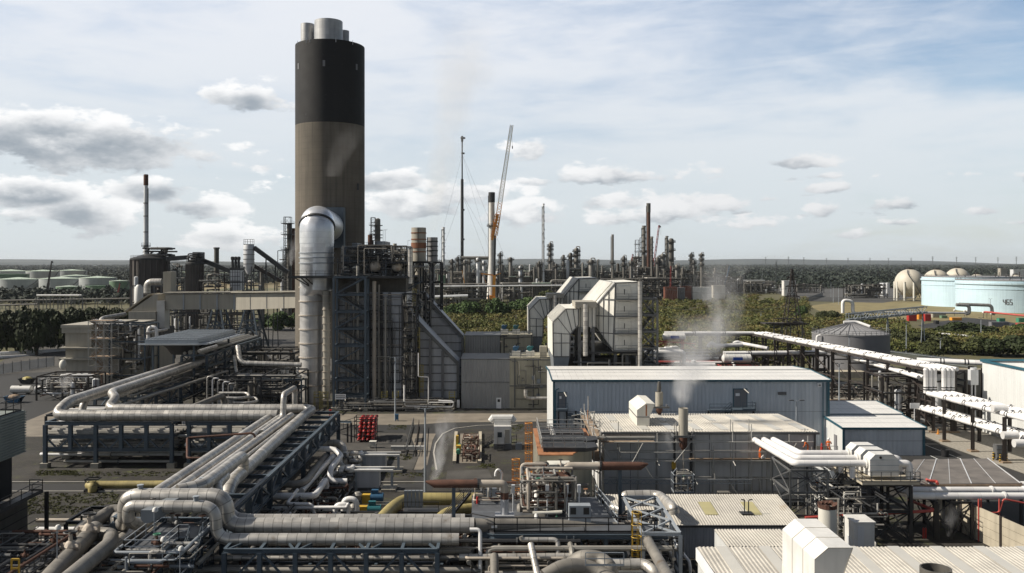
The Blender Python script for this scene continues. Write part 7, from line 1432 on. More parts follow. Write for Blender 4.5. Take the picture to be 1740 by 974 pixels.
m = MB(); xx = X(1160,106.7); m.box(xx-1.1,106.4,2,xx-.9,106.95,zf-.4); m.box(xx+.9,106.4,2,xx+1.1,106.95,zf-.4); T.part('stack_frame', m, M.dark_steel)
T = Thing('scaffolding', 'wide tube scaffolding across the front of the grey hall', 'scaffolding', (25,105.5,0)); q = random.Random(3)
xs_ = [12+ i*2.25 for i in range(12)]
for i, xx in enumerate(xs_):
 for yy in (105.4,106.5): m = MB(); m.tube([(xx+q.uniform(-.2,.2),yy,0),(xx,yy,zf+q.uniform(-1.5,1.8))],.06,6); T.part('pole', m, M.scaffold_tube)
for z in (1.3,3.2,5.35,6.4,7.6): m = MB(); a, b = q.uniform(11,14), q.uniform(34,37.5); m.tube([(a,105.35,z),(b,105.35,z+.05)],.06,6); m.tube([(a,106.45,z),(b-2,106.45,z)],.055,6); T.part('ledger', m, M.scaffold_tube)
for i in range(9): xx = 13+i*2.6+q.uniform(-.5,.5); m = MB(); z = q.choice((1.2,3.2,5.2)); m.tube([(xx,105.3,z),(xx+q.uniform(-1.9,1.9),105.3,z+2.3)],.055,6); T.part('brace', m, M.scaffold_tube)
for i, z in ((3,5.4),(7,5.4),(10,5.4),(5,3.2),(9,3.2),(1,6.5)):
 m = MB(); m.tube([(xs_[i],105.2,z),(xs_[i]+.1,104.4,z-.4)],.055,6); T.part('transom', m, M.scaffold_tube)
m = MB(); m.box(X(1172,105.9),105.4,5.42,38,106.5,5.48); m.box(X(1172,105.9),105.36,5.48,38,105.4,5.63); m.box(12,105.5,7.55,X(1112,105.9),106.4,7.6); T.part('boards', m, M.board_wood); m = MB(); za, zc_ = Z(822,105), Z(815.5,105); xa_, xb_ = X(1025,105), X(1278,105); m.bar((xa_,105,za),(xb_,105,za),.07); m.bar((xa_,105,zc_),(xb_,105,zc_),.07); n = 44
for i in range(n): p, q2 = xa_+(xb_-xa_)*i/n, xa_+(xb_-xa_)*(i+1)/n; m.bar((p,105,za if i % 2 else zc_),(q2,105,zc_ if i % 2 else za),.05)
T.part('lattice_beam', m, M.pale_steel)
m = MB(); a = W(995,744,104.8); m.tube([(a.x,104.8,a.z),(X(1112,104.8),104.8,a.z)],.2,8); single('pipe_length', 'grey pipe lying along the scaffold in front of the grey hall', 'pipe', m, M.thin_pipe, smooth=True)
T = Thing('scaffolding', 'messy end scaffolding at the left corner of the grey hall', 'scaffolding', (11.5,112,0)); q = random.Random(8)
for i in range(10): yy = 105+ i*1.9; m = MB(); xx = 11.2+(i % 2)*1.0; m.tube([(xx,yy,0),(xx+q.uniform(-.2,.2),yy,8.2+q.uniform(.4,2.6))],.06,6); T.part('pole', m, M.scaffold_tube)
for i in range(14): m = MB(); z = q.uniform(1,10); yy = q.uniform(104,120); m.tube([(11+q.uniform(-.4,.6),yy,z),(11.3+q.uniform(-.6,.9),yy+q.uniform(2,8)*q.choice((-1,1)),z+q.uniform(-1.6,1.6))],.055,6); T.part('ledger', m, M.scaffold_tube)
for i in range(10): m = MB(); z = q.uniform(6,10); yy = q.uniform(105,120); m.tube([(9.6,yy,z),(12.8,yy+q.uniform(-1,1),z+q.uniform(-.6,.6))],.055,6); T.part('transom', m, M.scaffold_tube)
m = MB(); m.box(11,104.5,5.5,12.3,122,5.56); m.box(11,104.5,8.1,12.2,121,8.16); T.part('boards', m, M.board_wood); m = MB(); m.box(10.9,106.4,6.0,10.95,107.6,7.6); m.box(11.2,113,8.9,11.25,113.5,10.1); T.part('red_netting', m, M.orange_rust)
# roof vents and stacks
def hood(T, poly, ext, mat_, base=None):
 m = MB(); m.prism(poly, ext); return T.part('hood', m, M[mat_])
Yv = 111.0; T = Thing('roof_vent', 'cream angular roof vent hood with rust stain on the grey hall', 'roof vent', (X(1092,Yv),Yv,8.4)); hood(T, [W(1082.5,724,Yv), W(1082.5,697,Yv), W(1098,685.5,Yv), W(1113,686.5,Yv), W(1104,708,Yv), W(1103.5,724,Yv)],(0,7,.0), 'rusty_white')
m = MB(); a, b = W(1082.2,708.3,Yv-.05), W(1104.4,709.5,Yv-.05); m.box(a.x-.05,Yv-.05,b.z,b.x,Yv+7.05,a.z); T.part('flange', m, M.grey_steel); m = MB(); p, q2 = W(1097,688,Yv-.01), W(1099.5,707,Yv-.01); m.box(p.x,Yv-.012,q2.z,q2.x,Yv-.003,p.z); T.part('rust_streak', m, M.orange_rust)
for px, r, y0, y1, Yq, lab in ((1161,.56,765,693.5,105.6,'pale round stack with rusty lower end bracketed to the grey hall'),(1120,.52,705,666,121.0,'pale round stack behind the cream roof vent')):
 x = X(px,Yq); T = Thing('wall_stack', lab, 'stack', (x,Yq,Z(y0,Yq))); m = MB(); zm = Z(y0+ (y1-y0)*.33, Yq); m.lathe([(r,zm),(r,Z(y1,Yq)),(r-.05,Z(y1,Yq)),(r-.05,Z(y1,Yq)-1)], x, Yq, 20); T.part('barrel', m, M.beige_cladding, smooth=True); m = MB(); m.lathe([(r*.3,Z(y0,Yq)),(r*.85,Z(y0,Yq)+.5),(r*.9,zm)], x, Yq, 18); T.part('lower_end', m, M.rust, smooth=True)
 m = MB(); z = zm+.1; m.box(x-1.3,Yq-.7,z-.15,x+1.3,Yq-.58,z+.1); m.box(x-1.3,Yq-.6,z-.15,x-1.15,Yq+1.3,z+.1); m.box(x+1.15,Yq-.6,z-.15,x+1.3,Yq+1.3,z+.1); T.part('bracket', m, M.grey_steel)
 if px == 1161: m = MB(); m.tube([(x,Yq,Z(y0,Yq)),(x+.1,Yq,Z(820,Yq))],.07,6); T.part('drain', m, M.thin_pipe)
 else: m = MB(); m.lathe([(r*.5,Z(y1,Yq)),(r*.6,Z(y1,Yq)+.5),(r*.35,Z(y1,Yq)+1.4)], x, Yq, 12); T.part('cap', m, M.dark_vessel, smooth=True)
T = Thing('lift_cage', 'grey cantilevered access basket in front of the grey hall', 'platform', (X(1159,101),101,Z(838,101))); z = Z(834,101); x = X(1143,101); m = MB(); m.box(x,100,z-.15,x+2.3,101.8,z); T.part('floor', m, M.grey_steel); m = railing([(x,101.8,z),(x,100,z),(x+2.3,100,z),(x+2.3,101.8,z)],2.0,.6,.035); m.bar((x,101,z+2),(x+.5,101,z+2.6),.1); T.part('cage', m, M.pale_steel); manifold('', '', x+.3, x+2.3,100.3,101.6, z, z+2.4,9,(.05,.14),[M.dark_steel, M.thin_pipe],451, valves=2, vertical=1, T=T)
m = MB(); p = W(1145,790,106.2); m.box(p.x-.28,106,p.z-.5,p.x+.28,106.3,p.z+.5); m.box(p.x-.35,106.05,p.z+.5,p.x+.35,106.25,p.z+.56); single('yellow_box', 'yellow box hanging on the grey hall wall', 'box', m, M.yellow_paint)
T = Thing('corrugated_shed', 'low shed with cream corrugated roof, two ochre skylights and grey ribbed front', 'building', (24,90,0)); yf, yb, zf2, zb2 = 86.6,95.0,3.27,4.1; xr = X(1367,86.6); xl = 11.0
m = MB(); m.box(xl+.2,yf+.3,-.2,xr-.2,yb,zf2-.1); T.part('wall', m, M.grey_cladding); m = MB(); m.corr((xl+.2,yf+.2,-.2),(1,0,0),(0,0,1),xr-xl-.4,zf2+.1,.28,.05); T.part('front_cladding', m, M.grey_panel); v = Vector((0,yb-yf,zb2-zf2)); m = MB(); m.corr((xl,yf,zf2),(1,0,0),v,xr-xl,v.length,.27,.045); T.part('roof', m, M.cream_roof); m = MB()
for xx in (X(1195,91)-.2, X(1268,91)-.2): p0 = Vector((xx,yf,zf2+.075))+v*.3; p1 = Vector((xx,yf,zf2+.075))+v*.72; m.add([p0,p0+Vector((1.3,0,0)),p1+Vector((1.3,0,0)),p1],[(0,1,2,3)])
T.part('skylight', m, M.ochre_sheet); m = MB(); m.box(xl,yf-.2,zf2-.16,xr+.05,yf-.02,zf2+.02); T.part('gutter', m, M.dark_steel)
T = Thing('vent_pair', 'pair of thin black hooked vents on the corrugated roof', 'vent', (X(1267,89),89,3.5)); m = MB()
for px in (1265,1272): x = X(px,89.5); m.tube(rounded([(x,89.5,3.5),(x,89.5,5.0),(x+(-.35 if px < 1270 else .4),89.5,5.0)],.2),.06,6)
m.box(X(1260,89),89,3.62,X(1281,89),90,3.7); T.part('vent_tubes', m, M.dark_steel)
T = Thing('corrugated_shed', 'small low cream roofed lean-to before the grey ribbed shed front', 'building', (22,77,0)); xa, xb = X(1213,79.5), X(1330,79); m = MB(); m.box(xa+.1,74.9,0,xb,79.4,4.9); T.part('wall', m, M.white_cladding); m = MB(); m.corr((xa,74.8,4.95),(1,0,0),(0,4.7,.05),xb-xa,4.7,.27,.06); T.part('roof', m, M.cream_roof); m = MB(); m.corr((xa+.05,79.45,0),(0,-1,0),(0,0,1),4.6,4.9,.4,.04); T.part('side_cladding', m, M.white_cladding)
T = Thing('corrugated_hall', 'big near hall with cream ribbed roof filling the bottom right', 'building', (35,60,0)); xa, xb = 16.05,62.0; m = MB(); m.box(xa+.15,50,0,xb,71.8,4.7); T.part('wall', m, M.white_cladding); v = Vector((0,22.2,.9)); m = MB(); m.corr((xa,49.9,4.9),(1,0,0),v,xb-xa,v.length,.33,.05); T.part('roof', m, M.cream_roof); m = MB()
for i in range(13):
 xx = xa+1.5+i*3.5; p0 = Vector((xx,49.9,4.99))+v*.55; p1 = Vector((xx,49.9,4.99))+v*1.0; m.add([p0,p0+Vector((.95,0,0)),p1+Vector((.95,0,0)),p1],[(0,1,2,3)])
T.part('skylight_sheet', m, M.translucent_sheet); m = MB(); q = random.Random(4)
for f in (.3,.62): p = Vector((xa,49.9,4.985))+v*f; m.box(xa+.5,p.y-.03,p.z+.0,xb,p.y+.03,p.z+.03)
T.part('sheet_laps', m, M.board_wood); m = MB(); m.corr((xa+.05,71.9,0),(0,-1,0),(0,0,1),21,5.2,.5,.04); T.part('side_cladding', m, M.white_cladding); m = MB(); m.box(xa-.08,50,4.75,xa-.0,72.1,5.75); T.part('verge', m, M.sign_white)
Yn, Yf = 58.0,64.6; T = Thing('roof_vent', 'large white angular roof vent hood with rusty skirt on the near hall', 'roof vent', (X(1410,61),61,5.2)); zt = Z(931,Yn)
poly = [(X(1384,Yn),Yn,5.1),(X(1384,Yn),Yn,Z(951,Yn)),(X(1407.5,Yn),Yn,zt),(X(1449,Yn),Yn,zt),(X(1430,Yn),Yn,Z(985,Yn)),(X(1430,Yn),Yn,5.1)]
m = MB(); m.prism(poly, (0,Yf-Yn,0)); T.part('hood', m, M.white_paint); m = MB(); z = Z(985,Yn); m.box(X(1384,Yn)-.02,Yn-.02,5.1,X(1384,Yn)-.002,Yf+.02,5.1+(Z(951,Yn)-5.1)*.42); T.part('rusty_skirt', m, M.rusty_white)
for a_, b_ in zip(poly[1:4], poly[2:5]):
 for yy in (Yn-.012,): m = MB(); m.bar((a_[0],yy,a_[2]),(b_[0],yy,b_[2]),.035); T.part('sheet_seam', m, M.beige_cladding)
for yy in (60.2,62.4): m = MB(); m.bar((poly[1][0]-.012,yy,5.2),(poly[1][0]-.012,yy,poly[1][2]),.03); m.bar((poly[1][0]-.01,yy,poly[1][2]+.01),(poly[2][0]-.01,yy,zt+.012),.03); m.bar((poly[2][0],yy,zt+.012),(poly[3][0],yy,zt+.012),.03); T.part('sheet_seam', m, M.beige_cladding)
m = MB(); m.bar((X(1384,Yn),Yn-.012,Z(985,Yn)),(X(1430,Yn),Yn-.012,Z(985,Yn)),.04); T.part('sheet_seam', m, M.beige_cladding)
m = MB(); m.box(X(1384,Yn)-.1,Yn-.05,5.0,X(1430,Yn)+.1,Yf+.1,5.28); T.part('flashing', m, M.dirty_clad)
Yq = 56.5; x = X(1590,Yq); T = Thing('flue_stub', 'round dark flue stub in the near roof at the bottom edge', 'stack', (x,Yq,5)); m = MB(); m.lathe([(.95,5),(.95,Z(965,Yq)),(.85,Z(965,Yq)),(.85,Z(965,Yq)-1)], x, Yq, 28); T.part('barrel', m, M.dark_vessel, smooth=True); m = MB(); m.lathe([(1.25,5.0),(1.05,5.5)], x, Yq, 24); T.part('collar', m, M.dirty_clad)
Yq = 84.5; x = X(1406,Yq); T = Thing('rust_topped_stack', 'thick pale stack with torn rusty top beside the near hall', 'stack', (x,Yq,0)); m = MB(); m.lathe([(.84,0),(.84,Z(862,Yq))], x, Yq, 24); T.part('barrel', m, M.rusty_white, smooth=True); m = MB(); q = random.Random(2); n = 18; vs = []
for i in range(n): a = 2*math.pi*i/n; vs += [(x+.87*math.cos(a),Yq+.87*math.sin(a),Z(863,Yq)),(x+.9*math.cos(a),Yq+.9*math.sin(a),Z(857,Yq)+q.uniform(-.05,.25)),(x+.5*math.cos(a),Yq+.5*math.sin(a),Z(858,Yq)+q.uniform(-.1,.2))]
m.add(vs, [f for i in range(n) for f in ((i*3,(i+1) % n*3,(i+1) % n*3+1,i*3+1),(i*3+1,(i+1) % n*3+1,(i+1) % n*3+2,i*3+2))]); T.part('torn_cap', m, M.rust)
# dark sheet roof, wall, cabinet, red pipes
T = Thing('open_shelter', 'open shelter with dirty dark sheet roof and pale ridge strips', 'shelter', (50,100,0)); A, B_, C_, D_ = W(1556,781,107), W(1680,779,107), W(1737,821,96), W(1575,823,96); A.x, D_.x = X(1553,107), X(1510,96)
m = MB(); m.prism([A, B_, C_, D_],(0,0,-.12)); T.part('roof', m, M.dark_roof); m = MB()
for f in (.3,.62,.985): p, q2 = D_.lerp(C_, f), A.lerp(B_, f); m.bar(p+Vector((0,0,.03)), q2+Vector((0,0,.03)),.1,.06)
for f in (.14,.46,.8): p, q2 = D_.lerp(C_, f), A.lerp(B_, f); m.bar(p+Vector((0,0,.02)), q2+Vector((0,0,.02)),.05,.03)
T.part('cover_strip', m, M.pale_vessel); m = MB(); m.bar(D_+Vector((0,0,-.2)), C_+Vector((0,0,-.2)),.2,.25); T.part('eaves_beam', m, M.board_wood)
for p in (D_, D_.lerp(C_,.5), C_, A, B_): m = MB(); m.hbeam((p.x,p.y+.2,0),(p.x,p.y+.2,p.z-.2),.25); T.part('post', m, M.dark_steel)
T = Thing('panel_wall', 'tall concrete panel wall with dark posts running towards the bottom right', 'wall', (50,88,0)); pts = [Vector((49.4,101,0)), Vector((49.7,95,0)), Vector((50.3,88.5,0)), Vector((50.9,82,0)), Vector((51.5,75,0))]
for a, b in zip(pts, pts[1:]):
 m = MB()
 for k in range(4): m.bar(a+Vector((0,0,.45+k*.88)), b+Vector((0,0,.45+k*.88)),.16,.84)
 T.part('panels', m, M.panel_concrete)
for p in pts[1:]: m = MB(); m.box(p.x-.22,p.y-.12,0,p.x-.09,p.y+.12,3.6); m.box(p.x+.09,p.y-.12,0,p.x+.22,p.y+.12,3.6); T.part('post', m, M.brown_steel)
Y = 84; x0, x1 = X(1452,Y), X(1486,Y); T = Thing('white_cabinet', 'white cabinet house with door louvres below the platform tower', 'cabinet', ((x0+x1)/2,Y,0)); m = MB(); m.box(x0,Y,0,x1,Y+2.4,Z(889,Y)); T.part('body', m, M.white_paint); m = MB(); m.box(x0-.1,Y-.1,Z(889,Y),x1+.1,Y+2.5,Z(889,Y)+.12); T.part('roof', m, M.white_paint); m = MB(); m.box(x0-.03,Y+.4,.3,x0-.003,Y+1.8,2.6); m.box(x0+.3,Y-.03,.2,x0+.9,Y-.003,Z(889,Y)-.3); T.part('door', m, M.pale_vessel)
rgp = 'red fire water pipes by the concrete wall'
pipe('red_pipe', 'long red pipe running low behind the support towers', [(X(1368,92),92,Z(880,92)),(X(1585,92),92,Z(868,92))],.16, M.pale_red, rgp); pipe('red_pipe', 'red pipe slanting forward to join the long low one', [(X(1545,97),97,Z(850,97)),(X(1585,92),92,Z(866,92))],.16, M.pale_red, rgp); pipe('red_pipe', 'bent red pipe on the shelter eaves', [(X(1575,97),97,Z(815,97)),(X(1577,95.5),95.5,Z(817,95.5)),(X(1592,95.5),95.5,Z(818,95.5)),(X(1593,95),95,Z(822,95))],.16, M.pale_red, rgp, .3)
for i, px in enumerate((1663,1667,1698)): pipe('red_pipe', 'thin upright red pipe %s behind the concrete wall' % ('left','second','right')[i],[(X(px,92),92,0),(X(px,92),92,Z(848,92))],.08, M.pale_red, rgp)
pipe('red_pipe', 'red rail pipe behind the concrete wall at the right edge', [(X(1664,92),92,Z(872,92)),(X(1698,92),92,Z(871,92)),(X(1705,92),92,Z(848,92)),(X(1745,92),92,Z(856,92))],.1, M.pale_red, rgp, .3)
for i, px in enumerate((1569,1573)): p = W(px,885,93); m = MB(); m.lathe([(.1,0),(.1,1.0),(.04,1.12)], p.x, 93,10); single('hydrant', 'red hydrant post, %s of two in the dark bay' % ('left','right')[i], 'hydrant', m, M.red_paint, smooth=True)
manifold('hall_side_pipework', 'scaffold tubes and pipes crowded below the white pipe elbows', X(1390,94), X(1470,94),88,98,.3,5.4,80,(.03,.1),[M.scaffold_tube, M.dark_steel, M.thin_pipe],461, valves=6, vertical=1.0)
T = Thing('white_stair_shed', 'narrow white end wall seen behind the support towers', 'building', (X(1405,100),100,0)); m = MB(); m.box(X(1398,101),101,0,X(1412,101),104,Z(800,101)); T.part('wall', m, M.white_cladding); m = MB(); m.bar((X(1412,101),100.9,Z(800,101)),(X(1450,97),97,.5),.5,.12); T.part('ramp', m, M.louvre_grey)
wg = 'three fat white pipes with boxes'
for i, (xx, yy, ys) in enumerate(((31.0,93,104.4),(32.1,95.4,105),(33.2,97.8,105.6))):
 z = 7.9; lab = ('front','middle','rear')[i]; xd = 43.1
 pipe('white_pipe', '%s of the three fat white pipes from the grey hall' % lab, [(xx-.3,ys+2.2,z-.25),(xx,yy,z),(xd,yy,z),(xd,yy,4.45),(76,yy,4.45)],.36, M.white_pipe, wg, .5,18)
 T = Thing('filter_box', '%s of three white angular filter boxes on the white pipes' % lab, 'filter box', (40,yy,z-1.2), 'filter boxes on the platform'); bx0, bx1 = 38.6,41.6; m = MB()
 m.prism([(bx0,yy-.85,z-1.15),(bx0,yy-.85,z+.55),(bx0+.55,yy-.85,z+1.1),(bx1-.55,yy-.85,z+1.1),(bx1,yy-.85,z+.55),(bx1,yy-.85,z-1.15)],(0,1.7,0)); T.part('casing', m, M.white_paint); m = MB()
 for zz in (z-.6,z-.05,z+.52): m.box(bx0-.03,yy-.88,zz,bx1+.03,yy-.853,zz+.05)
 T.part('seams', m, M.pale_steel); m = MB(); m.tube([(bx0+1.1,yy-.9,z+.78),(bx0+1.1,yy-.8,z+.78)],.14,12); T.part('port', m, M.black_plain)
 for a, b in ((bx0-.18,bx0),(bx1,bx1+.18)): m = MB(); m.tube([(a,yy,z),(b,yy,z)],.55,18); T.part('flange', m, M.white_paint, smooth=True)
 for xq in (53,56.5,59): m = MB(); m.tube([(xq,yy,4.45),(xq+.18,yy,4.45)],.46,18); T.part('coupling', m, M.white_pipe, smooth=True)
 m = MB(); m.lathe([(.3,z-1.6),(.3,z-.2)],37.2-i*.3, yy+.2,14); T.part('drip_leg', m, M.white_pipe, smooth=True)
T = Thing('support_tower', 'pale braced tower under the elbows of the white pipes', 'support tower', (32.5,94,0)); frame(T, (30.3,92.2,0),3.9,6.2,[2.6,5.0,7.3],.2, M.grey_steel, style='x', brace='fblr')
T = Thing('filter_platform', 'railed platform on dark braced legs carrying the white filter boxes', 'platform', (40,95,0)); z = 6.3; m = MB(); m.box(37.4,91.2,z-.25,43.4,99,z); T.part('deck', m, M.panel_concrete); m = railing([(37.4,99,z),(37.4,91.25,z),(43.4,91.25,z),(43.4,99,z)],1.1,1.0,.03); T.part('railing', m, M.grey_steel); frame(T, (38.2,91.6,0),4.4,7,[3.2,z-.3],.3, M.dark_steel, style='x', brace='fblr'); m = MB(); stairs(m, (37.2,95,z),(33.8,95,1.0),.9,(0,1,0)); T.part('stairs', m, M.dark_steel)
for i, (px, y0) in enumerate(((1591,92.5),(1618,92.5))): T = Thing('support_trestle', ('left','right')[i]+' dark pipe support post under the low white pipes', 'pipe support', (X(px,y0),y0,0)); frame(T, (X(px,y0)-.15,y0,0),.3 if i == 0 else 2.2,5.8,[3.9],.26, M.dark_steel, style='x', brace='lr' if i == 0 else 'fblr')
pg = 'white lagged pipes of the eastern pipeway'
def run(label, a, b, n, gap, r, wl, cl=6.0, lab2=('nearest','second','third','fourth','fifth'), blocks=True):
 a, b = Vector(a), Vector(b); d = (b-a); side = Vector((-d.y,d.x,0)).normalized()*gap
 if side.y < 0: side = -side
 for i in range(n):
  p, q_ = a+side*i, b+side*i; T = Thing('white_pipe', '%s white pipe of the %s' % (lab2[i], label), 'pipe', tuple((p+q_)/2), pg); m = MB(); m.tube([p, q_], r, 14); T.part('barrel', m, M.white_pipe, smooth=True)
  if blocks:
   k = max(2, int(d.length/cl)); m = MB(); dn = d.normalized()*.09
   for j in range(1, k):
    c = p+(q_-p)*(j/k); m.tube([c-dn, c+dn], r+.04,10); m.tube([c+dn*5, c+dn*7], r+.04,10); m.box(c.x-.1,c.y-.12,c.z+r-.02,c.x+.1,c.y+.12,c.z+r+.14)
   T.part('clamps', m, M.black_plain)
ztop = 10.9; A0 = (X(1600,150),150,ztop); B0 = (X(1283,228),228,ztop)
run('long upper run slanting to the back corner', A0, B0,4,.95,.36,8); run('back upper run going left from the corner', B0,(X(1130,228),228,ztop),2,.9,.36,8); run('lower run just under the slanting one', (X(1570,153),153,9.2),(X(1396,205),205,9.2),2,.9,.33,8); run('middle run behind the long blue shed', (X(1405,208),208,7.9),(X(1232,206),206,7.9),2,1.2,.4,8)
run('near upper run leaving the picture at the right', (72.2,149,7.0),(75.2,108,7.0),5,1.05,.38,8,5.0); run('near lower run leaving the picture at the right', (71.6,152,4.2),(75.0,108,4.2),4,1.05,.34,8,5.0); run('cross run in front of the white shed', (X(1558,165),165,10.8),(X(1682,160),160,10.8),2,1.3,.4,8,3.5)
for i in range(6):
 px = 1573+i*7.5 + (6 if i > 2 else 0); x = X(px,150); z1 = 10.7-.0*i; T = Thing('riser_pipe', 'upright white riser at the pipeway junction, %s from the left' % ('first','second','third','fourth','fifth','sixth')[i], 'pipe', (x,150,6.8), 'upright white risers'); m = MB(); m.lathe([(.36,6.9),(.36,z1),(.42,z1+.1),(.3,z1+.45)], x, 150-.4*(i>2),14); T.part('barrel', m, M.white_pipe, smooth=True); m = MB()
 for z in (7.4,7.8): m.lathe([(.4,z),(.4,z+.18)], x, 150-.4*(i>2),12)
 T.part('clamps', m, M.black_plain)
m = MB(); 
for i, (px, y0, z) in enumerate(((1738,118,4.9),(1718,124,4.8),(1700,130,7.6))): x = X(px,y0); m.tube([(x-1.2,y0,z),(x+.9,y0,z)],.55,14)
single('valve_bodies', 'fat white lagged valve bodies on the near right pipes', 'valves', m, M.white_pipe, smooth=True)
T = Thing('pipeway_frame', 'dark brown braced trestles carrying the slanting white pipes', 'pipe rack', (70,190,0)); P0, P1 = Vector((X(1600,150)-.6,151,0)), Vector((X(1283,228)-.6,228,0))
for i in range(12):
 p = P0+(P1-P0)*(i/11)+Vector((0,0,0)); z = 10.5
 for s in (-.3,3.4): m = MB(); m.hbeam((p.x+s,p.y,0),(p.x+s,p.y,z),.42); T.part('post', m, M.brown_steel)
 m = MB(); m.bar((p.x-.3,p.y,z-.1),(p.x+3.4,p.y,z-.1),.3); m.bar((p.x-.3,p.y,8.7),(p.x+3.4,p.y,8.7),.25); T.part('beam', m, M.brown_steel)
 if i < 11:
  q_ = P0+(P1-P0)*((i+1)/11); m = MB(); m.bar((p.x-.3,p.y,.6),(q_.x-.3,q_.y,5),.12); m.bar((p.x-.3,p.y,5),(q_.x-.3,q_.y,.6),.12); m.bar((p.x-.3,p.y,5.2),(q_.x-.3,q_.y,5.2),.2); m.bar((p.x-.3,p.y,5.4),(q_.x-.3,q_.y,8.6),.12); m.bar((p.x-.3,p.y,z-.05),(q_.x-.3,q_.y,z-.05),.3); T.part('brace', m, M.brown_steel)
 m = MB(); m.box(p.x-.9,p.y-.5,0,p.x+4,p.y+.5,.25); T.part('footing', m, M.board_wood)
T = Thing('pipeway_frame', 'dark posts carrying the near right white pipes', 'pipe rack', (76,130,0))
for i in range(6):
 y = 151-i*7.6; x = 72+ (152-y)*.073
 for s in (-.5,5.2): m = MB(); m.hbeam((x+s,y,0),(x+s,y,6.6),.42); T.part('post', m, M.brown_steel)
 m = MB(); m.bar((x-.5,y,6.5),(x+5.2,y,6.5),.3); m.bar((x-.5,y,3.75),(x+5.2,y,3.75),.3); T.part('beam', m, M.brown_steel); m = MB(); m.box(x-1.1,y-.6,0,x+.2,y+.6,.25); T.part('footing', m, M.board_wood)
T = Thing('pipeway_frame', 'dark trestles under the middle white run behind the blue shed', 'pipe rack', (X(1320,206),206,0)); frame(T, (X(1228,205.6),205.6,0), X(1408,205.6)-X(1228,205.6),2.6,[4,7.4],.4, M.brown_steel, nu=7, style='x', brace='f')
T = Thing('pipeway_frame', 'dark trestles under the back white run at the scrub edge', 'pipe rack', (X(1200,228),228,0)); frame(T, (X(1160,227.6),227.6,0), X(1286,227.6)-X(1160,227.6),2.2,[5,10.4],.36, M.brown_steel, nu=4, style='d', brace='f')
lattice_unit('dense dark junction frame with red sprinkler pipes below the risers', 1500,1578,640,157,8,3,471,36, 'brown_steel', rr=(.05,.16), mats=[M.brown_steel, M.dark_steel, M.brown_steel, M.grey_steel, M.thin_pipe]); lattice_unit('brown steel junction frame under the upright risers', 1574,1640,632,153,4,4,472,26, 'brown_steel', rr=(.06,.2), mats=[M.brown_steel, M.dark_steel, M.grey_steel]); lattice_unit('dark frame with grey panels below the grey tank', 1405,1495,662,190,8,2,473,20, 'dark_steel', rr=(.08,.2))
lattice_unit('pipe clutter with red steelwork behind the long blue shed', 1120,1290,618,200,14,2,474,50, 'brown_steel', rr=(.1,.3), mats=[M.white_pipe, M.pale_red, M.grey_steel, M.dark_steel]); lattice_unit('white bundled pipes and ribs in front of the scrub', 1100,1215,600,214,8,1,475,34, 'grey_steel', rr=(.12,.35), mats=[M.white_pipe, M.pale_vessel, M.dark_steel])
for px, y0 in ((1650,158),(1672,155)): m = MB(); x = X(px,y0); m.hbeam((x,y0,0),(x,y0,10.5),.75); m.box(x-.6,y0-.6,0,x+.6,y0+.6,.3); single('heavy_post', 'heavy brown steel post, %s of two before the white shed' % ('left' if px == 1650 else 'right'), 'post', m, M.brown_steel)
m = MB(); m.box(X(1608,164),164,0,X(1690,164),165.5,Z(628,164)); single('back_wall', 'pale concrete wall behind the two heavy brown posts', 'concrete wall', m, M.panel_concrete)
m = MB(); p = W(1654,640,152); m.box(p.x-.7,151.5,p.z-1.4,p.x+.6,152.5,p.z+1.2); m.lathe([(.5,p.z+1.2),(.5,p.z+1.5)], p.x, 152,12); m.bar((p.x-.3,152,0),(p.x-.3,152,p.z-1.4),.2); m.bar((p.x+.3,152,0),(p.x+.3,152,p.z-1.4),.2); single('hanging_cabinet', 'pale grey cabinet with round lid on legs by the brown posts', 'cabinet', m, M.pale_vessel)
for (px0,px1,py,Y,r,lab) in ((1126,1165,572.5,226,.9,'farther white pressure vessel with blue label on red steel'),(1227,1277,609,203,.95,'nearer white pressure vessel with blue label on red steel')):
 x0,x1,z = X(px0,Y),X(px1,Y),Z(py,Y); T = Thing('pressure_vessel', lab, 'vessel', ((x0+x1)/2,Y,z)); m = MB(); m.tube([(x0,Y,z),(x0+.3,Y,z),(x1-.3,Y,z),(x1,Y,z)],[r*.5,r,r,r*.5],20); T.part('shell', m, M.white_paint, smooth=True); m = MB()
 for i in range(1,5): xx = x0+(x1-x0)*i/5; m.tube([(xx-.05,Y,z),(xx+.05,Y,z)], r+.05,20)
 T.part('straps', m, M.pale_vessel); m = MB(); xm = (x0+x1)/2; m.box(xm-1.1,Y-r-.1,z-.35,xm+1.1,Y-r-.06,z+.35); lb = T.part('label_plate', m, M.sign_blue); m = MB()
 for s in (-1,1):
  m.bar((xm+s*2.2,Y-1,0),(xm+s*2.2,Y-1,z-r),.22); m.bar((xm+s*2.2,Y+1,0),(xm+s*2.2,Y+1,z-r),.22); m.bar((xm+s*2.2,Y-1,z-r-.3),(xm+s*5.5,Y-.5,z-r-2),.2)
 m.bar((xm-4.5,Y-1,z-r-.2),(xm+5.5,Y-1,z-r-.9),.2); m.bar((xm-4.5,Y+1,z-r-.2),(xm+5.5,Y+1,z-r-.9),.2); T.part('red_cradle', m, M.pale_red)
T = Thing('cooler_box', 'white ribbed cooler box with pipe drop behind the blue shed', 'cooler', (X(1140,190),190,0)); m = MB()
for i in range(3): a = X(1117+i*10,190+i*2); m.prism([(a,190+i*2,Z(606,190)),(a,190+i*2,Z(597,190)),(a+.6,190+i*2,Z(592,190)),(a+2,190+i*2,Z(592,190)),(a+2.6,190+i*2,Z(597,190)),(a+2.6,190+i*2,Z(606,190))],(0,1.7,0))
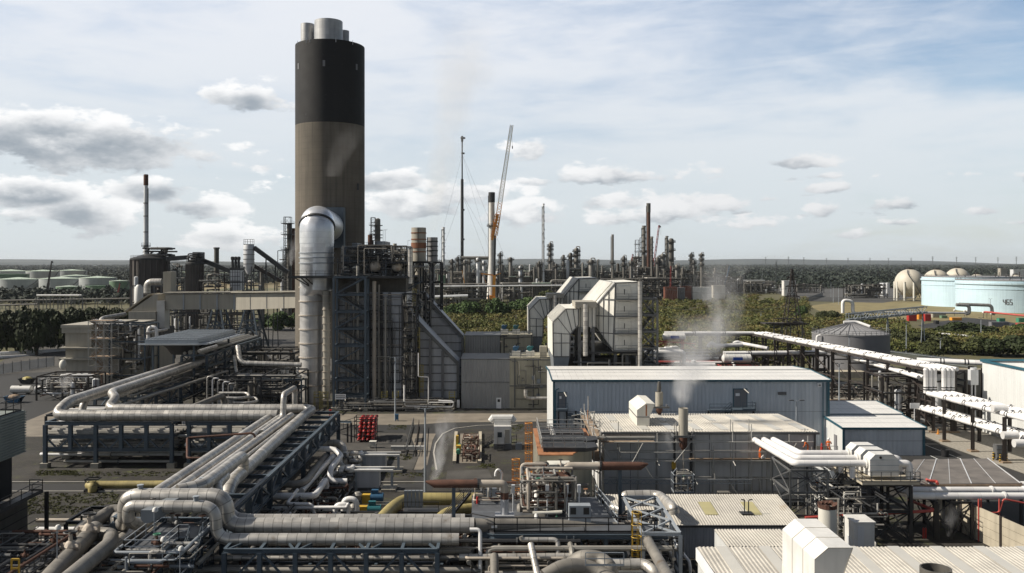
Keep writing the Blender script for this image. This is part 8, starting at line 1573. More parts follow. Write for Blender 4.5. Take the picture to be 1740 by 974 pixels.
T.part('casing', m, M.white_paint); pparts(T, 'white_pipe', [(X(1095,190),190,Z(599,190)),(X(1162,190),190,Z(598,190)),(X(1162,190),190,Z(621,190)),(X(1215,190),190,Z(621,190))],.5, M.white_pipe, bend=.8); m = MB(); m.box(X(1115,190),189.5,Z(609,190),X(1158,190),194,Z(606,190))
for px in (1116,1156): m.bar((X(px,190),190,0),(X(px,190),190,Z(609,190)),.3)
T.part('stand', m, M.grey_steel)
pipe('loop_pipe', 'white pipe lying with a kink before the scrub', [W(1203,590,218), W(1208,582,218), W(1216,588,218), W(1262,586,218)],.5, M.white_pipe, bend=.8); pipe('loop_pipe', 'second white kinked pipe before the scrub', [W(1246,584,222), W(1252,581,222), W(1262,584,222), W(1305,592,214)],.42, M.white_pipe, bend=.8)
# pylon, conveyor, far pipes
Y = 300; x = X(1346,Y); T = Thing('lattice_pylon', 'rusty dark lattice power pylon standing in the scrub', 'pylon', (x,Y,0)); zt = Z(457,Y); m = MB(); lv = [0,5,9,12.5,15.5,18,20.5,23,25,zt]; wd_ = lambda z: 3.7*(1-z/zt)**1.25+.22
for i in range(len(lv)-1):
 z0_, z1_ = lv[i], lv[i+1]; a, b = wd_(z0_), wd_(z1_)
 for sx in (-1,1):
  for sy in (-1,1): m.bar((x+sx*a,Y+sy*a,z0_),(x+sx*b,Y+sy*b,z1_),.26)
 for s in (-1,1):
  m.bar((x-a,Y+s*a,z0_),(x+b,Y+s*b,z1_),.15); m.bar((x+a,Y+s*a,z0_),(x-b,Y+s*b,z1_),.15); m.bar((x+s*a,Y-a,z0_),(x+s*b,Y+b,z1_),.15); m.bar((x-b,Y+s*b,z1_),(x+b,Y+s*b,z1_),.15)
T.part('lattice', m, M.brown_steel); m = MB()
for z, w in ((17.5,2.6),(21,2.2),(24,1.7)): m.bar((x-w,Y,z),(x+w,Y,z),.3); m.bar((x-w,Y,z),(x,Y,z+1),.15); m.bar((x+w,Y,z),(x,Y,z+1),.15); m.bar((x-w,Y,z),(x-w,Y,z-1.1),.12); m.bar((x+w,Y,z),(x+w,Y,z-1.1),.12)
T.part('arms', m, M.brown_steel); 
Y = 280; T = Thing('switch_gantry', 'rusty flat platform gantry round the pylon foot', 'gantry', (X(1338,Y),Y,0)); m = MB(); z = Z(550,Y); m.box(X(1301,Y),Y,z-.3,X(1376,Y),Y+6,z); railing([(X(1301,Y),Y,z),(X(1376,Y),Y,z)],1.6,2,.05, m); T.part('deck', m, M.brown_steel); manifold('', '', X(1303,Y), X(1376,Y), Y, Y+5, z-1.5, z+1.5,18,(.06,.16),[M.brown_steel, M.dark_steel],481, valves=0, vertical=.2, T=T)
for px in (1317,1331,1345,1365): m = MB(); m.bar((X(px,Y),Y+1,0),(X(px,Y),Y+1,z),.3); T.part('leg', m, M.grey_steel)
for i, (a, b, sag) in enumerate((((1340,490),(1110,488),2),((1340,520),(1100,518),2))): m = MB(); p, q_ = W(*a,300), W(*b,300); m.tube([p.lerp(q_, k/8)-Vector((0,0,sag*4*(k/8)*(1-k/8))) for k in range(9)],.05,4); single('power_line', ('upper','lower')[i]+' thin power line from the lattice pylon to the left', 'cable', m, M.grey_steel)
a, b = W(1440,545,285), W(1573,532,300); T = Thing('truss_conveyor', 'blue grey trussed conveyor bridge behind the grey tank', 'conveyor', tuple((a+b)/2)); d = b-a
for s in (-1.1,1.1):
 m = MB(); o = Vector((0,s,0)); h_ = Vector((0,0,2.2)); m.bar(a+o, b+o, .25); m.bar(a+o+h_, b+o+h_, .25); n = 14
 for i in range(n): p, q_ = a+o+d*i/n, a+o+d*(i+1)/n; m.bar(p, p+h_, .16); m.bar(p if i % 2 else p+h_, q_+h_ if i % 2 else q_, .14)
 T.part('truss', m, M.pale_steel)
m = MB(); m.bar(a+Vector((0,0,.4)), b+Vector((0,0,.4)),1.6,.3); T.part('belt', m, M.louvre_grey); m = MB()
for f in (.08,.5,.96): p = a+d*f; m.bar((p.x-.6,p.y,0),p,.25); m.bar((p.x+.9,p.y,0),p,.25)
T.part('trestle', m, M.pale_steel)
pipe('far_pipe', 'white pipe goalpost at the edge of the dry grass', [W(1432,532,370), W(1432,510,370), W(1449,512,370), W(1449,533,370), W(1468,535,370)],.7, M.white_pipe, bend=1.6); pipe('far_pipe', 'long thin white pipe along the dry grass edge', [W(1470,531,400), W(1640,532,420)],.45, M.white_pipe); pipe('far_pipe', 'stepped grey pipe before tank 465', [W(1640,533,430), W(1647,533,430), W(1647,519,430), W(1625,518,430)],.8, M.lagging, bend=1.8); pipe('far_pipe', 'second stepped grey pipe before tank 465', [W(1630,517,440), W(1685,519,440), W(1686,531,440), W(1690,534,440)],.8, M.lagging, bend=1.8); pipe('far_pipe', 'pair of thin white pipes between the dark trees', [W(1594,567,330), W(1690,575,322), W(1760,580,318)],.4, M.white_pipe)
pipe('orange_rail', 'orange red pipe rail on posts at the right edge', [W(1672,531,400), W(1674,530,400), W(1745,537,380)],.4, M.pale_red)
for i, (px, py, w, h, k, lab) in enumerate(((1551,546,4,3.2,'red_paint','bright red container left in the contractor yard'),(1566,543,3,3,'orange_paint','orange box trailer behind the red container'),(1577,546,3,3.4,'red_paint','second bright red container right of the blue conveyor end'),(1626,545,5,1.4,'crane_yellow','flat yellow trailer at the dark tree mound'),(1596,540,7,2.6,'beige_cladding','pale beige cabin in the contractor yard'),(1593,551,1.6,1.6,'black_plain','black tank bin in the contractor yard'),(1700,557,8,2.4,'tank_grey','long grey open skip in the contractor yard'),(1703,547,3,1.6,'green_paint','green tarpaulin covered box in the contractor yard'),(1737,556,3.4,1.6,'crane_red','red machine at the right edge of the contractor yard'),(1738,548,4,2,'green_paint','green box at the right edge of the contractor yard'),(1605,541,3,1.2,'tank_green','low dark green box beside the beige cabin'))):
 p = G(px, py); T = Thing('yard_container', lab, 'container', tuple(p)); m = MB(); m.box(p.x-w/2,p.y,.2,p.x+w/2,p.y+2.4,h); m.corr((p.x-w/2,p.y-.06,.2),(1,0,0),(0,0,1),w,h-.2,.5,.06); T.part('body', m, M[k]); m = MB(); m.box(p.x-w/2-.05,p.y-.1,h,p.x+w/2+.05,p.y+2.5,h+.12); m.box(p.x-w/2,p.y,0,p.x-w/2+.4,p.y+2.4,.2); m.box(p.x+w/2-.4,p.y,0,p.x+w/2,p.y+2.4,.2); T.part('frame', m, M[k])
g3 = None
for i, (px, py) in enumerate(((1622,537),(1639,538.5),(1643,538.5),(1671,541),(1677,541),(1685,543.5))):
 p = G(px, py); 
 if g3 is None:
  g3 = Thing('floodlight_globe', 'small white lamp head standing along the contractor yard', 'floodlight', tuple(p), 'white lamp heads by the contractor yard'); m = MB(); m.bar((p.x,p.y,0),(p.x,p.y,2.6),.15); g3.part('stand', m, M.dark_steel); m = MB(); m.sphere((p.x,p.y,3.1),.65,10,6); g3.part('head', m, M.white_paint, smooth=True); b0 = p
 else: dup(g3.o, p-b0)
T = Thing('steel_fence', 'pale security fence between the scrub and the eastern pipeway', 'fence', tuple(G(1530,610))); m = MB(); a, b = G(1503,607), G(1660,628)
for i in range(101): p = a+(b-a)*i/100; m.bar(p, p+Vector((0,0,2.4)),.12,.04)
m.bar(a+Vector((0,0,2.0)), b+Vector((0,0,2.0)),.08); m.bar(a+Vector((0,0,.5)), b+Vector((0,0,.5)),.08); T.part('pales', m, M.pale_steel)
# road furniture at the right
p = G(1698,784); T = Thing('meter_cabinet', 'grey stacked meter cabinet beside striped bollards', 'cabinet', (p.x+.6,p.y,0)); m = MB(); m.box(p.x-.2,p.y+.3,.2,p.x+1.4,p.y+1.3,2.3); T.part('body', m, M.grey_steel); m = MB()
for z in (.5,1.1,1.7): m.box(p.x-.15,p.y+.24,z,p.x+.5,p.y+.297,z+.45); m.box(p.x+.65,p.y+.24,z,p.x+1.3,p.y+.297,z+.45)
T.part('panel', m, M.louvre_grey)
bl = None
for px in (1688,1699.5,1710.5):
 q_ = G(px, 786 if px != 1688 else 782)
 if bl is None:
  bl = Thing('bollard', 'yellow and black striped bollard at the meter cabinet', 'bollard', tuple(q_), 'striped bollards'); m = MB(); m.lathe([(.13,0),(.13,1.1),(.05,1.16)], q_.x, q_.y, 12); bl.part('post', m, M.yellow_paint, smooth=True); m = MB(); [m.lathe([(.135,z),(.135,z+.2)], q_.x, q_.y, 12, False, False) for z in (.1,.5,.88)]; bl.part('stripes', m, M.black_plain); b0 = q_
 else: dup(bl.o, q_-b0)
p = G(1594,738); T = Thing('traffic_cone', 'orange traffic cone on the pale gravel', 'traffic cone', tuple(p)); m = MB(); m.box(p.x-.25,p.y-.25,0.01,p.x+.25,p.y+.25,.07); m.lathe([(.2,.07),(.03,.9)], p.x, p.y, 12); T.part('cone', m, M.orange_paint, smooth=True); m = MB(); m.lathe([(.135,.38),(.09,.6)], p.x, p.y, 12, False, False); T.part('sleeve', m, M.sign_white)
p = G(1606,776); T = Thing('waste_bin', 'black open bin standing on the right hand road', 'bin', tuple(p)); m = MB(); m.lathe([(.5,.05),(.62,1.0),(.66,1.0),(.66,1.08),(.58,1.08),(.5,.2)], p.x, p.y, 14); T.part('tub', m, M.black_plain, smooth=True)
m = MB()
for px, py in ((1605,790),(1590,792)): p = G(px,py); m.tube([(p.x-.9,p.y,.2),(p.x-.5,p.y,.55),(p.x+.5,p.y,.5),(p.x+.9,p.y,.15)],.18,8)
single('hose_cover', 'low yellow hump covers on the right hand road', 'cover', m, M.yellow_paint, smooth=True)
for i, px in enumerate((1573,1586)): p = G(px+32,721); m = MB(); m.box(p.x-.6,p.y,.3,p.x+.5,p.y+.6,1.5); m.bar((p.x-.4,p.y+.3,0),(p.x-.4,p.y+.3,.3),.12); m.bar((p.x+.3,p.y+.3,0),(p.x+.3,p.y+.3,.3),.12); single('junction_box', ('left','right')[i]+' of two pale junction boxes below the near white pipes', 'box', m, M.pale_vessel)
m = MB(); p = W(1554,690,150); m.bar((p.x,150,0),(p.x,150,p.z+.5),.12); m.box(p.x-.8,149.85,p.z-.4,p.x+.8,149.95,p.z+.5); single('sign_board', 'white and blue site sign board by the road', 'sign', m, M.sign_white)
zd = 6.0; yf, yb = 75.3,86.7
T = Thing('process_deck', 'grey plated process deck with black handrail, centre foreground', 'platform', (5,80,0)); m = MB(); fr = [(X(801,76.5),76.6,zd),(X(840,yf),yf,zd),(X(1112,yf),yf,zd),(X(1112,yf),77.6,zd),(X(1050,77.6),77.6,zd),(X(1012,yb),yb,zd),(X(802,yb),yb,zd)]
m.prism(fr, (0,0,-.12)); T.part('deck', m, M.deck_plate); m = MB()
for i in range(4): m.bar((X(1000+i*.1,yb)-1.2+i*.0,yb-.1,zd+.012),(X(1010,yf)-.8,yf+.1,zd+.012),.05,.02)
for y in (78.5,81.5,84.3): m.box(X(805,yb),y,zd+.002,8.3,y+.04,zd+.012)
T.part('plate_joints', m, M.pale_steel); m = MB(); railing([(X(801,76.5),76.65,zd),(X(840,yf),yf+.05,zd),(X(1112,yf),yf+.05,zd)],1.25,1.75,.045, m); T.part('front_railing', m, M.black_plain); m = MB(); railing([(X(1050,77.6),77.7,zd),(X(1012,yb),yb,zd)],1.2,1.2,.03, m); railing([(X(802,yb),yb,zd),(X(850,yb),yb,zd)], mb=m); T.part('side_railing', m, M.pale_steel)
m = MB(); m.hbeam((X(801,76.5),76.5,zd-.33),(X(840,yf),yf-.02,zd-.33),.3,.4); m.hbeam((X(840,yf),yf-.02,zd-.33),(X(1135,yf),yf-.02,zd-.33),.3,.4); T.part('edge_beam', m, M.blue_steel); m = MB(); m.hbeam((X(802,yb),yb,zd-.35),(X(1012,yb),yb,zd-.35),.3,.4); T.part('edge_beam', m, M.blue_steel)
for px in (841,918,975,1030,1094): m = MB(); m.hbeam((X(px,yf),yf+.2,0),(X(px,yf),yf+.2,zd-.55),.34); T.part('post', m, M.blue_steel)
for px in (820,900,990): m = MB(); m.hbeam((X(px,yb),yb-.2,0),(X(px,yb),yb-.2,zd-.55),.34); T.part('post', m, M.dark_steel)
for a, b in ((845,888),(960,925),(985,1018),(1075,1040)): m = MB(); m.bar((X(a,yf),yf+.2,zd-.6),(X(b,yf),yf+.2,1.0),.22); T.part('brace', m, M.blue_steel)
m = MB(); p = W(840,897,76.5); m.box(p.x-.25,75.6,zd+.3,p.x+.25,75.64,zd+.5); T.part('notice', m, M.sign_white); m = MB(); p = X(811,84); m.tube([(p,84,zd+.1),(p,84,zd+.75)],.1,10); T.part('extinguisher', m, M.red_paint, smooth=True)
m = MB()
for i in range(5): m.bar((X(963,75),75.0,zd-.5-i*.35),(X(963,75)+.6,75.0,zd-.5-i*.35),.05)
m.bar((X(963,75),75,zd-.2),(X(963,75),75,zd-2),.06); m.bar((X(963,75)+.6,75,zd-.2),(X(963,75)+.6,75,zd-2),.06); T.part('rungs', m, M.pale_steel)
# equipment on the deck
T = Thing('deck_pipework', 'crowded valves pipes and vessels on the process deck', 'pipework', (3,82,zd)); manifold('', '', X(885,82), X(978,82),79.5,86.4, zd+.2, zd+3.6,80,(.04,.17),[M.thin_pipe, M.lagging, M.dull_lagging, M.grey_steel, M.rusty_pale, M.rust],501, valves=12, vertical=1.0, T=T)
m = MB(); a, b = W(878,866,82), W(934,863,83.5); m.tube([a, a+Vector((.15,0,0)), b],[.3,.55,.55],18); T.part('exchanger_shell', m, M.dull_lagging, smooth=True); m = MB(); a = W(886,840,83); m.tube([(a.x,83,zd+1.4),(a.x,83,a.z)],.24,12); T.part('nozzle', m, M.thin_pipe, smooth=True)
m = MB(); a, b = W(852,888,79), W(925,880,79.5); m.tube([a, b],.42,14); T.part('lower_drum', m, M.dark_vessel, smooth=True)
pparts(T, 'white_line', [W(924,826,85), W(908,826,85), W(911,838,83), W(911,897,77.5)],.19, M.white_pipe, bend=.4, n=10); pparts(T, 'white_line', [W(925,826,85), W(935,820,86), W(945,818,86)],.22, M.lagging, bend=.3)
pparts(T, 'line', [W(905,873,80), W(925,873,80), W(926,890,79)],.22, M.lagging); pparts(T, 'line', [W(905,872,79.5), W(955,870,79.5)],.15, M.rusty_white); pparts(T, 'line', [W(936,815,88), W(936,838,86)],.3, M.pale_vessel); pparts(T, 'line', [W(896,845,88), W(897,818,89), W(902,808,91), W(925,805,92)],.3, M.lagging, bend=1.0)
for px, py, Y in ((953,862,82),(946,880,80),(983,872,79.5),(940,866,83)): valve(T, (X(px,Y),Y,Z(py,Y)),.2, M.green_paint if px < 950 else M.thin_pipe, M.orange_rust if px in (953,946) else M.yellow_paint)
for px in (872,963,984,930): m = MB(); m.tube([(X(px,80),80,zd),(X(px,80),80,zd+2.6)],.07,6); m.box(X(px,80)-.15,79.8,zd+2.2,X(px,80)+.15,80.2,zd+2.9); T.part('instrument_post', m, M.pale_vessel)
m = MB(); a = X(967,77.5); m.box(a,77.4,zd+.15,a+1.9,78.4,zd+1.7); c = T.part('control_panel', m, M.pale_steel); m = MB(); m.box(a+.1,77.37,zd+.95,a+.6,77.397,zd+1.55); m.box(a+1.25,77.37,zd+.95,a+1.75,77.397,zd+1.55); T.part('panel_window', m, M.black_plain, c)
m = MB(); m.box(X(826,85),85,zd+.4,X(834,85),85.6,zd+1.3); m.box(X(836,85),85,zd+.4,X(844,85),85.6,zd+1.3); T.part('junction_box', m, M.pale_steel)
manifold('', '', X(803,84), X(900,84),84,86.6, zd+.1, zd+1.6,20,(.04,.13),[M.thin_pipe, M.rust, M.rusty_pale, M.grey_steel],503, valves=4, T=T)
def exhaust(label, base, yk, pxe, r, Y, pxr, rev=1):
 T = Thing('exhaust_pipe', label, 'exhaust', (X(base,Y),Y,zd)); x = X(base,Y); z = Z(yk,Y); xe, xr = X(pxe,Y), X(pxr,Y)
 m = MB(); m.box(x-.85,Y-.6,zd,x+.85,Y+.6,zd+.9); T.part('silencer_base', m, M.grey_panel); m = MB(); m.tube([(x,Y,zd+.9),(x,Y,zd+2.2)], r*1.12,16); T.part('sleeve', m, M.grey_panel, smooth=True); m = MB(); m.tube([(x,Y,zd+2.2),(x,Y,z-r*2.2)], r*1.02,16); T.part('lower_pipe', m, M.rust, smooth=True)
 m = MB(); m.tube(rounded([(x,Y,z-r*2.2),(x,Y,z),(xr,Y,z)], r*2.1,8), r, 16); T.part('elbow', m, M.rusty_pale, smooth=True); d = 1 if xe > xr else -1; m = MB(); m.tube([(xr,Y,z),(xe-d*.6,Y,z),(xe+d*.2,Y,z+r*.55)],[r*1.08,r*1.08,r*.2],16); T.part('outlet', m, M.rust, smooth=True); m = MB(); m.tube([(xr-.08,Y,z),(xr+.08,Y,z)], r*1.35,16); T.part('flange', m, M.dark_steel); return T
exhaust('rusty horizontal exhaust pipe pointing left with steaming end', 857.5,822,727,.34,77.8,813); exhaust('dark rusty horizontal exhaust pipe pointing right before the grey hall', 961.5,792,1098,.38,85.6,1020)
for px, Y, y0, y1, lab in ((1053.5,86,852,790,'upper grey post propping the right exhaust pipe'),(771,77.8,896,822,'dark post propping the left exhaust pipe')): m = MB(); m.hbeam((X(px,Y),Y,0),(X(px,Y),Y,Z(y1,Y)),.3); m.bar((X(px,Y),Y,Z(y0-10,Y)),(X(px+24,Y),Y+.05,Z(y0+2,Y)),.18); single('prop_post', lab, 'post', m, M.blue_steel)
pipe('swan_neck_lamp', 'white swan neck lamp standing behind the left exhaust', [W(851,835,92), W(853,803,92), W(846,797,92), W(842,803,92), W(842,809,92)],.13, M.white_pipe, bend=.4); 
# beige boiler house behind the deck
Y0, Y1, z = 95.0,110.0,8.3; x0, x1 = X(916.5,Y0), X(974,Y0); T = Thing('process_housing', 'beige panelled housing with orange rusty top and black roof decks', 'building', ((x0+x1)/2,Y0,0)); m = MB(); m.box(x0,Y0,0,x1,Y1,z); m.prism([(x1,Y0+.4,0),(X(1006,101),101,0),(X(1006,101),Y1,0),(x1,Y1,0)],(0,0,z)); T.part('wall', m, M.yellowed_panel); m = MB()
for i in range(9): m.box(x0-.1,Y0+.4+i*1.75,0,x0-.003,Y0+.55+i*1.75,z)
T.part('side_ribs', m, M.rusty_white); m = MB(); m.box(x0-.12,Y0-.12,z,x1,Y1,z+.1); m.prism([(x1,Y0+.3,z+.004),(X(1006,101)+.1,101,z+.004),(X(1006,101)+.1,Y1,z+.004),(x1,Y1,z+.004)],(0,0,.1)); T.part('rusty_top', m, M.orange_rust); m = MB()
for a, b, c, d in ((.5,1.2,6.6,3.4),(.3,5.2,7.4,3.0),(.4,9.5,6.0,3.2)): m.box(x0+a,Y0+b,z+.1,x0+a+c*.7,Y0+b+d,z+.55); m.prism([(x0+a+c*.7,Y0+b,z+.1),(x0+a+c*.9,Y0+b+.8,z+.1),(x0+a+c*.9,Y0+b+d,z+.1),(x0+a+c*.7,Y0+b+d,z+.1)],(0,0,.4))
T.part('roof_deck', m, M.dark_steel); m = MB()
for yy in (1.3,4.3,5.3,8.1,9.6,12.5): railing([(x0+.4,Y0+yy,z+.5),(x0+5.2,Y0+yy,z+.5)],1.1,1.2,.03, m)
railing([(x0+.3,Y0+1,z+.5),(x0+.3,Y1-1,z+.5)],1.1,1.4,.03, m); T.part('railing', m, M.scaffold_tube); pparts(T, 'vent_pipe', [W(934,728,109), W(940,742,104), W(943,750,104)],.42, M.lagging, bend=.8)
m = MB(); a = X(929,Y0); m.tube([(a,Y0-1.2,Z(800,Y0-1)),(X(966,Y0),Y0-1.2,Z(800,Y0-1))],1.1,20); T.part('header_drum', m, M.rusty_white, smooth=True)
for px, k in ((939,'lagging'),(958,'ochre_pipe')): m = MB(); p = W(px,806,Y0-2); m.tube([p+Vector((0,1.2,0)), p, p+Vector((.2,-2,-.5))],[.95,.95,.8],18); T.part('outlet_branch', m, M[k], smooth=True)
pparts(T, 'branch', [W(939,806,92), W(925,812,90), W(900,818,88), W(896,840,87)],.5, M.lagging, bend=1.2, n=14); pparts(T, 'branch', [W(962,806,92), W(968,815,90), W(966,835,88)],.42, M.lagging, bend=.8, n=12); manifold('', '', X(890,90), X(1010,90),87.5,94,.5,6,40,(.06,.25),[M.lagging, M.dull_lagging, M.thin_pipe, M.rusty_pale, M.grey_steel],505, valves=10, vertical=.9, T=T)
caged_ladder('caged_ladder', 'tall orange caged ladder against the beige panelled housing', X(898,99),99,.2, Z(718,99), M.orange_paint, .75, sc=1.1); caged_ladder('caged_ladder', 'shorter orange caged ladder nearer the process deck', X(876.5,92),92,.3, Z(779,92), M.orange_paint, .75, sc=1.1)
caged_ladder('caged_ladder', 'bright yellow caged ladder in front of the open blue frame', X(1080,74),74,0, Z(868,74), M.yellow_paint, .55, sc=1.0)
m = MB(); stairs(m, (X(880,95),95,2.2),(X(905,95),95,4.6),.9,(0,1,0)); m.box(X(905,95),94.8,4.5,X(915,95),96.4,4.6); railing([(X(880,95),94.9,2.2),(X(872,95),94.9,2.2)],mb=m); m.box(X(868,95),94.9,2.1,X(880,95),96,2.2); [m.bar((X(p_,95),95,0),(X(p_,95),95,h_),.15) for p_, h_ in ((870,2.1),(905,4.5))]; single('side_stairs', 'black steel side stairs by the beige panelled housing', 'stairs', m, M.dark_steel)
# open blue frame at the right of the deck
T = Thing('blue_frame', 'open pale blue steel frame with plan bracing right of the process deck', 'steel frame', (15,79,0)); xa, xb = X(1094,74), X(1156,74)
P = frame(T, (X(1092,74),74,0), X(1156,74)-X(1092,74),11.5,[2.8,6.3],.3, M.pale_steel, nu=1, nv=3, style='d', brace='r'); m = MB()
for j in range(3): a, b, c, d = P(0,j*3.83,6.32), P(xb-xa,j*3.83,6.32), P(0,(j+1)*3.83,6.32), P(xb-xa,(j+1)*3.83,6.32); m.bar(a, d, .14); m.bar(b, c, .14)
T.part('plan_bracing', m, M.pale_steel)
pipe('lagged_pipe', 'fat silver pipe with elbow ending over the corrugated roof', [W(1058,852,92), W(1062,842,92), W(1118,841,92), W(1130,850,90), W(1144,864,87), W(1146,872,87)],.52, M.lagging, bend=1.5, n=18, k=8); pipe('lagged_pipe', 'shorter silver pipe under the blue frame top', [W(1040,862,89), W(1056,866,88), W(1060,880,88)],.38, M.lagging, bend=.8)
manifold('frame_pipework', 'rusty brown pipes and rails inside the open blue frame', X(1040,80), X(1150,80),75,86,.5,5.4,44,(.05,.16),[M.rust, M.dull_lagging, M.grey_steel, M.dark_steel, M.thin_pipe],507, valves=5, vertical=.8)
pipe('lagged_pipe', 'long rust spotted pipe descending under the blue frame to the bottom edge', [W(1092,900,80), W(1104,925,72), W(1138,985,62)],.42, M.dull_lagging, bend=.8, n=16); pipe('pale_pipe', 'pale handrail-like pipe descending beside the grey ribbed front', [W(1138,912,82), W(1172,955,76), W(1174,985,76)],.13, M.white_pipe, bend=.4)
# below the deck
under = Thing('under_deck_pipework', 'dark tangle of pipes and steel under the process deck', 'pipework', (5,78,0)); manifold('', '', X(745,78), X(1130,78),72.5,84,.4,5.4,130,(.05,.24),[M.dull_lagging, M.dark_steel, M.thin_pipe, M.grey_steel, M.rust, M.rusty_pale],509, valves=8, vertical=.45, T=under)
for i, (pts, r, k, lab) in enumerate((([W(780,947,73.5), W(992,945,73.5)],.28, 'lagging', 'horizontal grey pipe across the front under the deck'),([W(840,945,73), W(840,974,71), W(842,990,70)],.36, 'dull_lagging', 'stubby upright rust banded pipe under the deck'),([W(885,912,74), W(887,917,74), W(948,917,74), W(948,985,73)],.2, 'lagging', 'bent pale pipe dropping below the deck front'),([W(902,925,73), W(915,985,70)],.28, 'lagging', 'slanting silver pipe below the deck front'),
 ([W(798,900,74), W(816,900,74), W(816,985,73)],.16, 'white_pipe', 'thin white pipe dropping left of the deck post'),([W(955,958,69), W(968,962,69), W(990,948,68), W(1020,951,68), W(1035,965,67), W(1038,985,67)],.66, 'dull_lagging', 'fat mottled grey bend at the bottom centre'),([W(925,980,66), W(960,960,66.5), W(1005,964,67), W(1040,985,66)],.56, 'dull_lagging', 'second fat bend peeking over the bottom edge'),([W(1036,960,69), W(1096,958,69), W(1112,972,68), W(1116,990,68)],.42, 'lagging', 'ribbed silver pipe running right at the bottom centre'),
 ([W(730,935,74), W(800,935,74)],.3, 'dull_lagging', 'short dull pipe end between truss rack and deck'),([W(806,893,76), W(900,893,77), W(1060,900,78)],.6, 'dull_lagging', 'dull continuation of the big silver pipe under the deck'))):
 pipe('under_pipe', lab, pts, r, M[k], 'pipes below the process deck', r*2.2,14, k=7)
m = railing([W(995,962,66), W(1060,962,66)],1.0,1.2,.03); single('guard_rail', 'thin rail above the fat bends at the bottom centre', 'guard rail', m, M.pale_steel)
lattice_unit('dark lower steel frame left of the deck over the pipe ends', 745,806,905,78,5,2,511,20, 'dark_steel', rr=(.05,.18)); lattice_unit('low dark pipe trestle behind the silver pipes', 560,800,900,88,6,1,512,30, 'dark_steel', rr=(.06,.25)); lattice_unit('dark undercroft frame beneath the sloping pipes', 395,480,880,88,8,2,513,24, 'dark_steel', rr=(.06,.2))
def person(label, loc, yaw, pose, helmet='helmet'):
 J = {'pelvis':(0,0,.95),'spine':(0,.0,1.2),'chest':(0,0,1.42),'neck':(0,0,1.55),'head':(0,.02,1.66),'crown':(0,.01,1.78),
   'hl':(-.1,0,.9),'kl':(-.12,.02,.5),'al':(-.12,-.02,.09),'tl':(-.13,.14,.04),'hr':(.1,0,.9),'kr':(.12,.02,.5),'ar':(.12,-.02,.09),'tr':(.13,.14,.04),
   'sl':(-.2,0,1.43),'el':(-.26,.02,1.14),'wl':(-.25,.14,.9),'pl':(-.25,.19,.83),'sr':(.2,0,1.43),'er':(.26,.02,1.14),'wr':(.25,.14,.9),'pr':(.25,.19,.83)}
 J.update(pose)
 for s in 'lr':
  w, p = Vector(J['w'+s]), Vector(J['p'+s]); d = (p-w).normalized(); side = Vector((1,0,0)) if s == 'r' else Vector((-1,0,0))
  for i in range(4): o = side*(-.03+.021*i); k = ('f%d'+s) % i; J[k+'a'] = tuple(p+o+d*.035); J[k+'b'] = tuple(p+o+d*(.06+.012*(i in (1,2)))+Vector((0,0,-.018)))
  J['th'+s] = tuple(w+d*.05-side*.05); J['tj'+s] = tuple(w+d*.085-side*.06)
 E = [('pelvis','spine'),('spine','chest'),('chest','neck'),('neck','head'),('head','crown'),('pelvis','hl'),('hl','kl'),('kl','al'),('al','tl'),('pelvis','hr'),('hr','kr'),('kr','ar'),('ar','tr'),('chest','sl'),('sl','el'),('el','wl'),('wl','pl'),('chest','sr'),('sr','er'),('er','wr'),('wr','pr')]
 rad = dict(pelvis=.155,spine=.14,chest=.165,neck=.06,head=.1,crown=.08,hl=.1,kl=.075,al=.055,tl=.045,hr=.1,kr=.075,ar=.055,tr=.045,sl=.08,el=.06,wl=.04,pl=.035,sr=.08,er=.06,wr=.04,pr=.035)
 for s in 'lr':
  for i in range(4): k = ('f%d'+s) % i; E += [('p'+s,k+'a'),(k+'a',k+'b')]; rad[k+'a'] = .01; rad[k+'b'] = .008
  E += [('w'+s,'th'+s),('th'+s,'tj'+s)]; rad['th'+s] = .012; rad['tj'+s] = .009
 names = list(J); me = bpy.data.meshes.new('person'); me.from_pydata([J[n] for n in names],[(names.index(a), names.index(b)) for a, b in E],[])
 tmp = bpy.data.objects.new('person', me); COL.objects.link(tmp); sk = tmp.modifiers.new('skin', 'SKIN'); sk.use_smooth_shade = True; sb = tmp.modifiers.new('sub', 'SUBSURF'); sb.levels = sb.render_levels = 1
 for i, n in enumerate(names): v = me.skin_vertices[0].data[i]; v.radius = (rad[n], rad[n]*(.8 if n in ('chest','spine','pelvis') else 1)); v.use_root = (n == 'pelvis')
 dg = bpy.context.evaluated_depsgraph_get(); dg.update(); body = bpy.data.meshes.new_from_object(tmp.evaluated_get(dg)); bpy.data.objects.remove(tmp)
 nk, hd = Vector(J['neck']), Vector(J['head']); hands = [Vector(J['w'+s]) for s in 'lr']+[Vector(J['p'+s]) for s in 'lr']; feet = [Vector(J['a'+s]) for s in 'lr']+[Vector(J['t'+s]) for s in 'lr']
 body.materials.clear(); [body.materials.append(M[k]) for k in ('hi_vis','skin','boot')]
 for p in body.polygons:
  c = p.center; p.material_index = 1 if ((c-hd).length < .17 or (c-Vector(J['crown'])).length < .14 or any((c-h).length < .09 for h in hands)) else 2 if any((c-f).length < .1 for f in feet) else 0; p.use_smooth = True
 T = Thing('person', label, 'person', loc, 'workers in orange overalls'); T.o.rotation_euler = (0,0, yaw); o = bpy.data.objects.new('body', body); COL.objects.link(o); o.parent = T.o
 T.loc = Vector((0,0,0)); up = (Vector(J['crown'])-nk).normalized(); c = Vector(J['crown'])-up*.03; m = MB(); m.lathe([(.15,c.z-.02),(.14,c.z+.06),(.09,c.z+.13),(.02,c.z+.15)], c.x, c.y, 14); m.add([(c.x+.16*math.cos(R(a)),c.y+.06+.19*math.sin(R(a)),c.z-.02) for a in range(0,360,30)],[tuple(range(12))]); T.part('helmet', m, M[helmet], smooth=True)
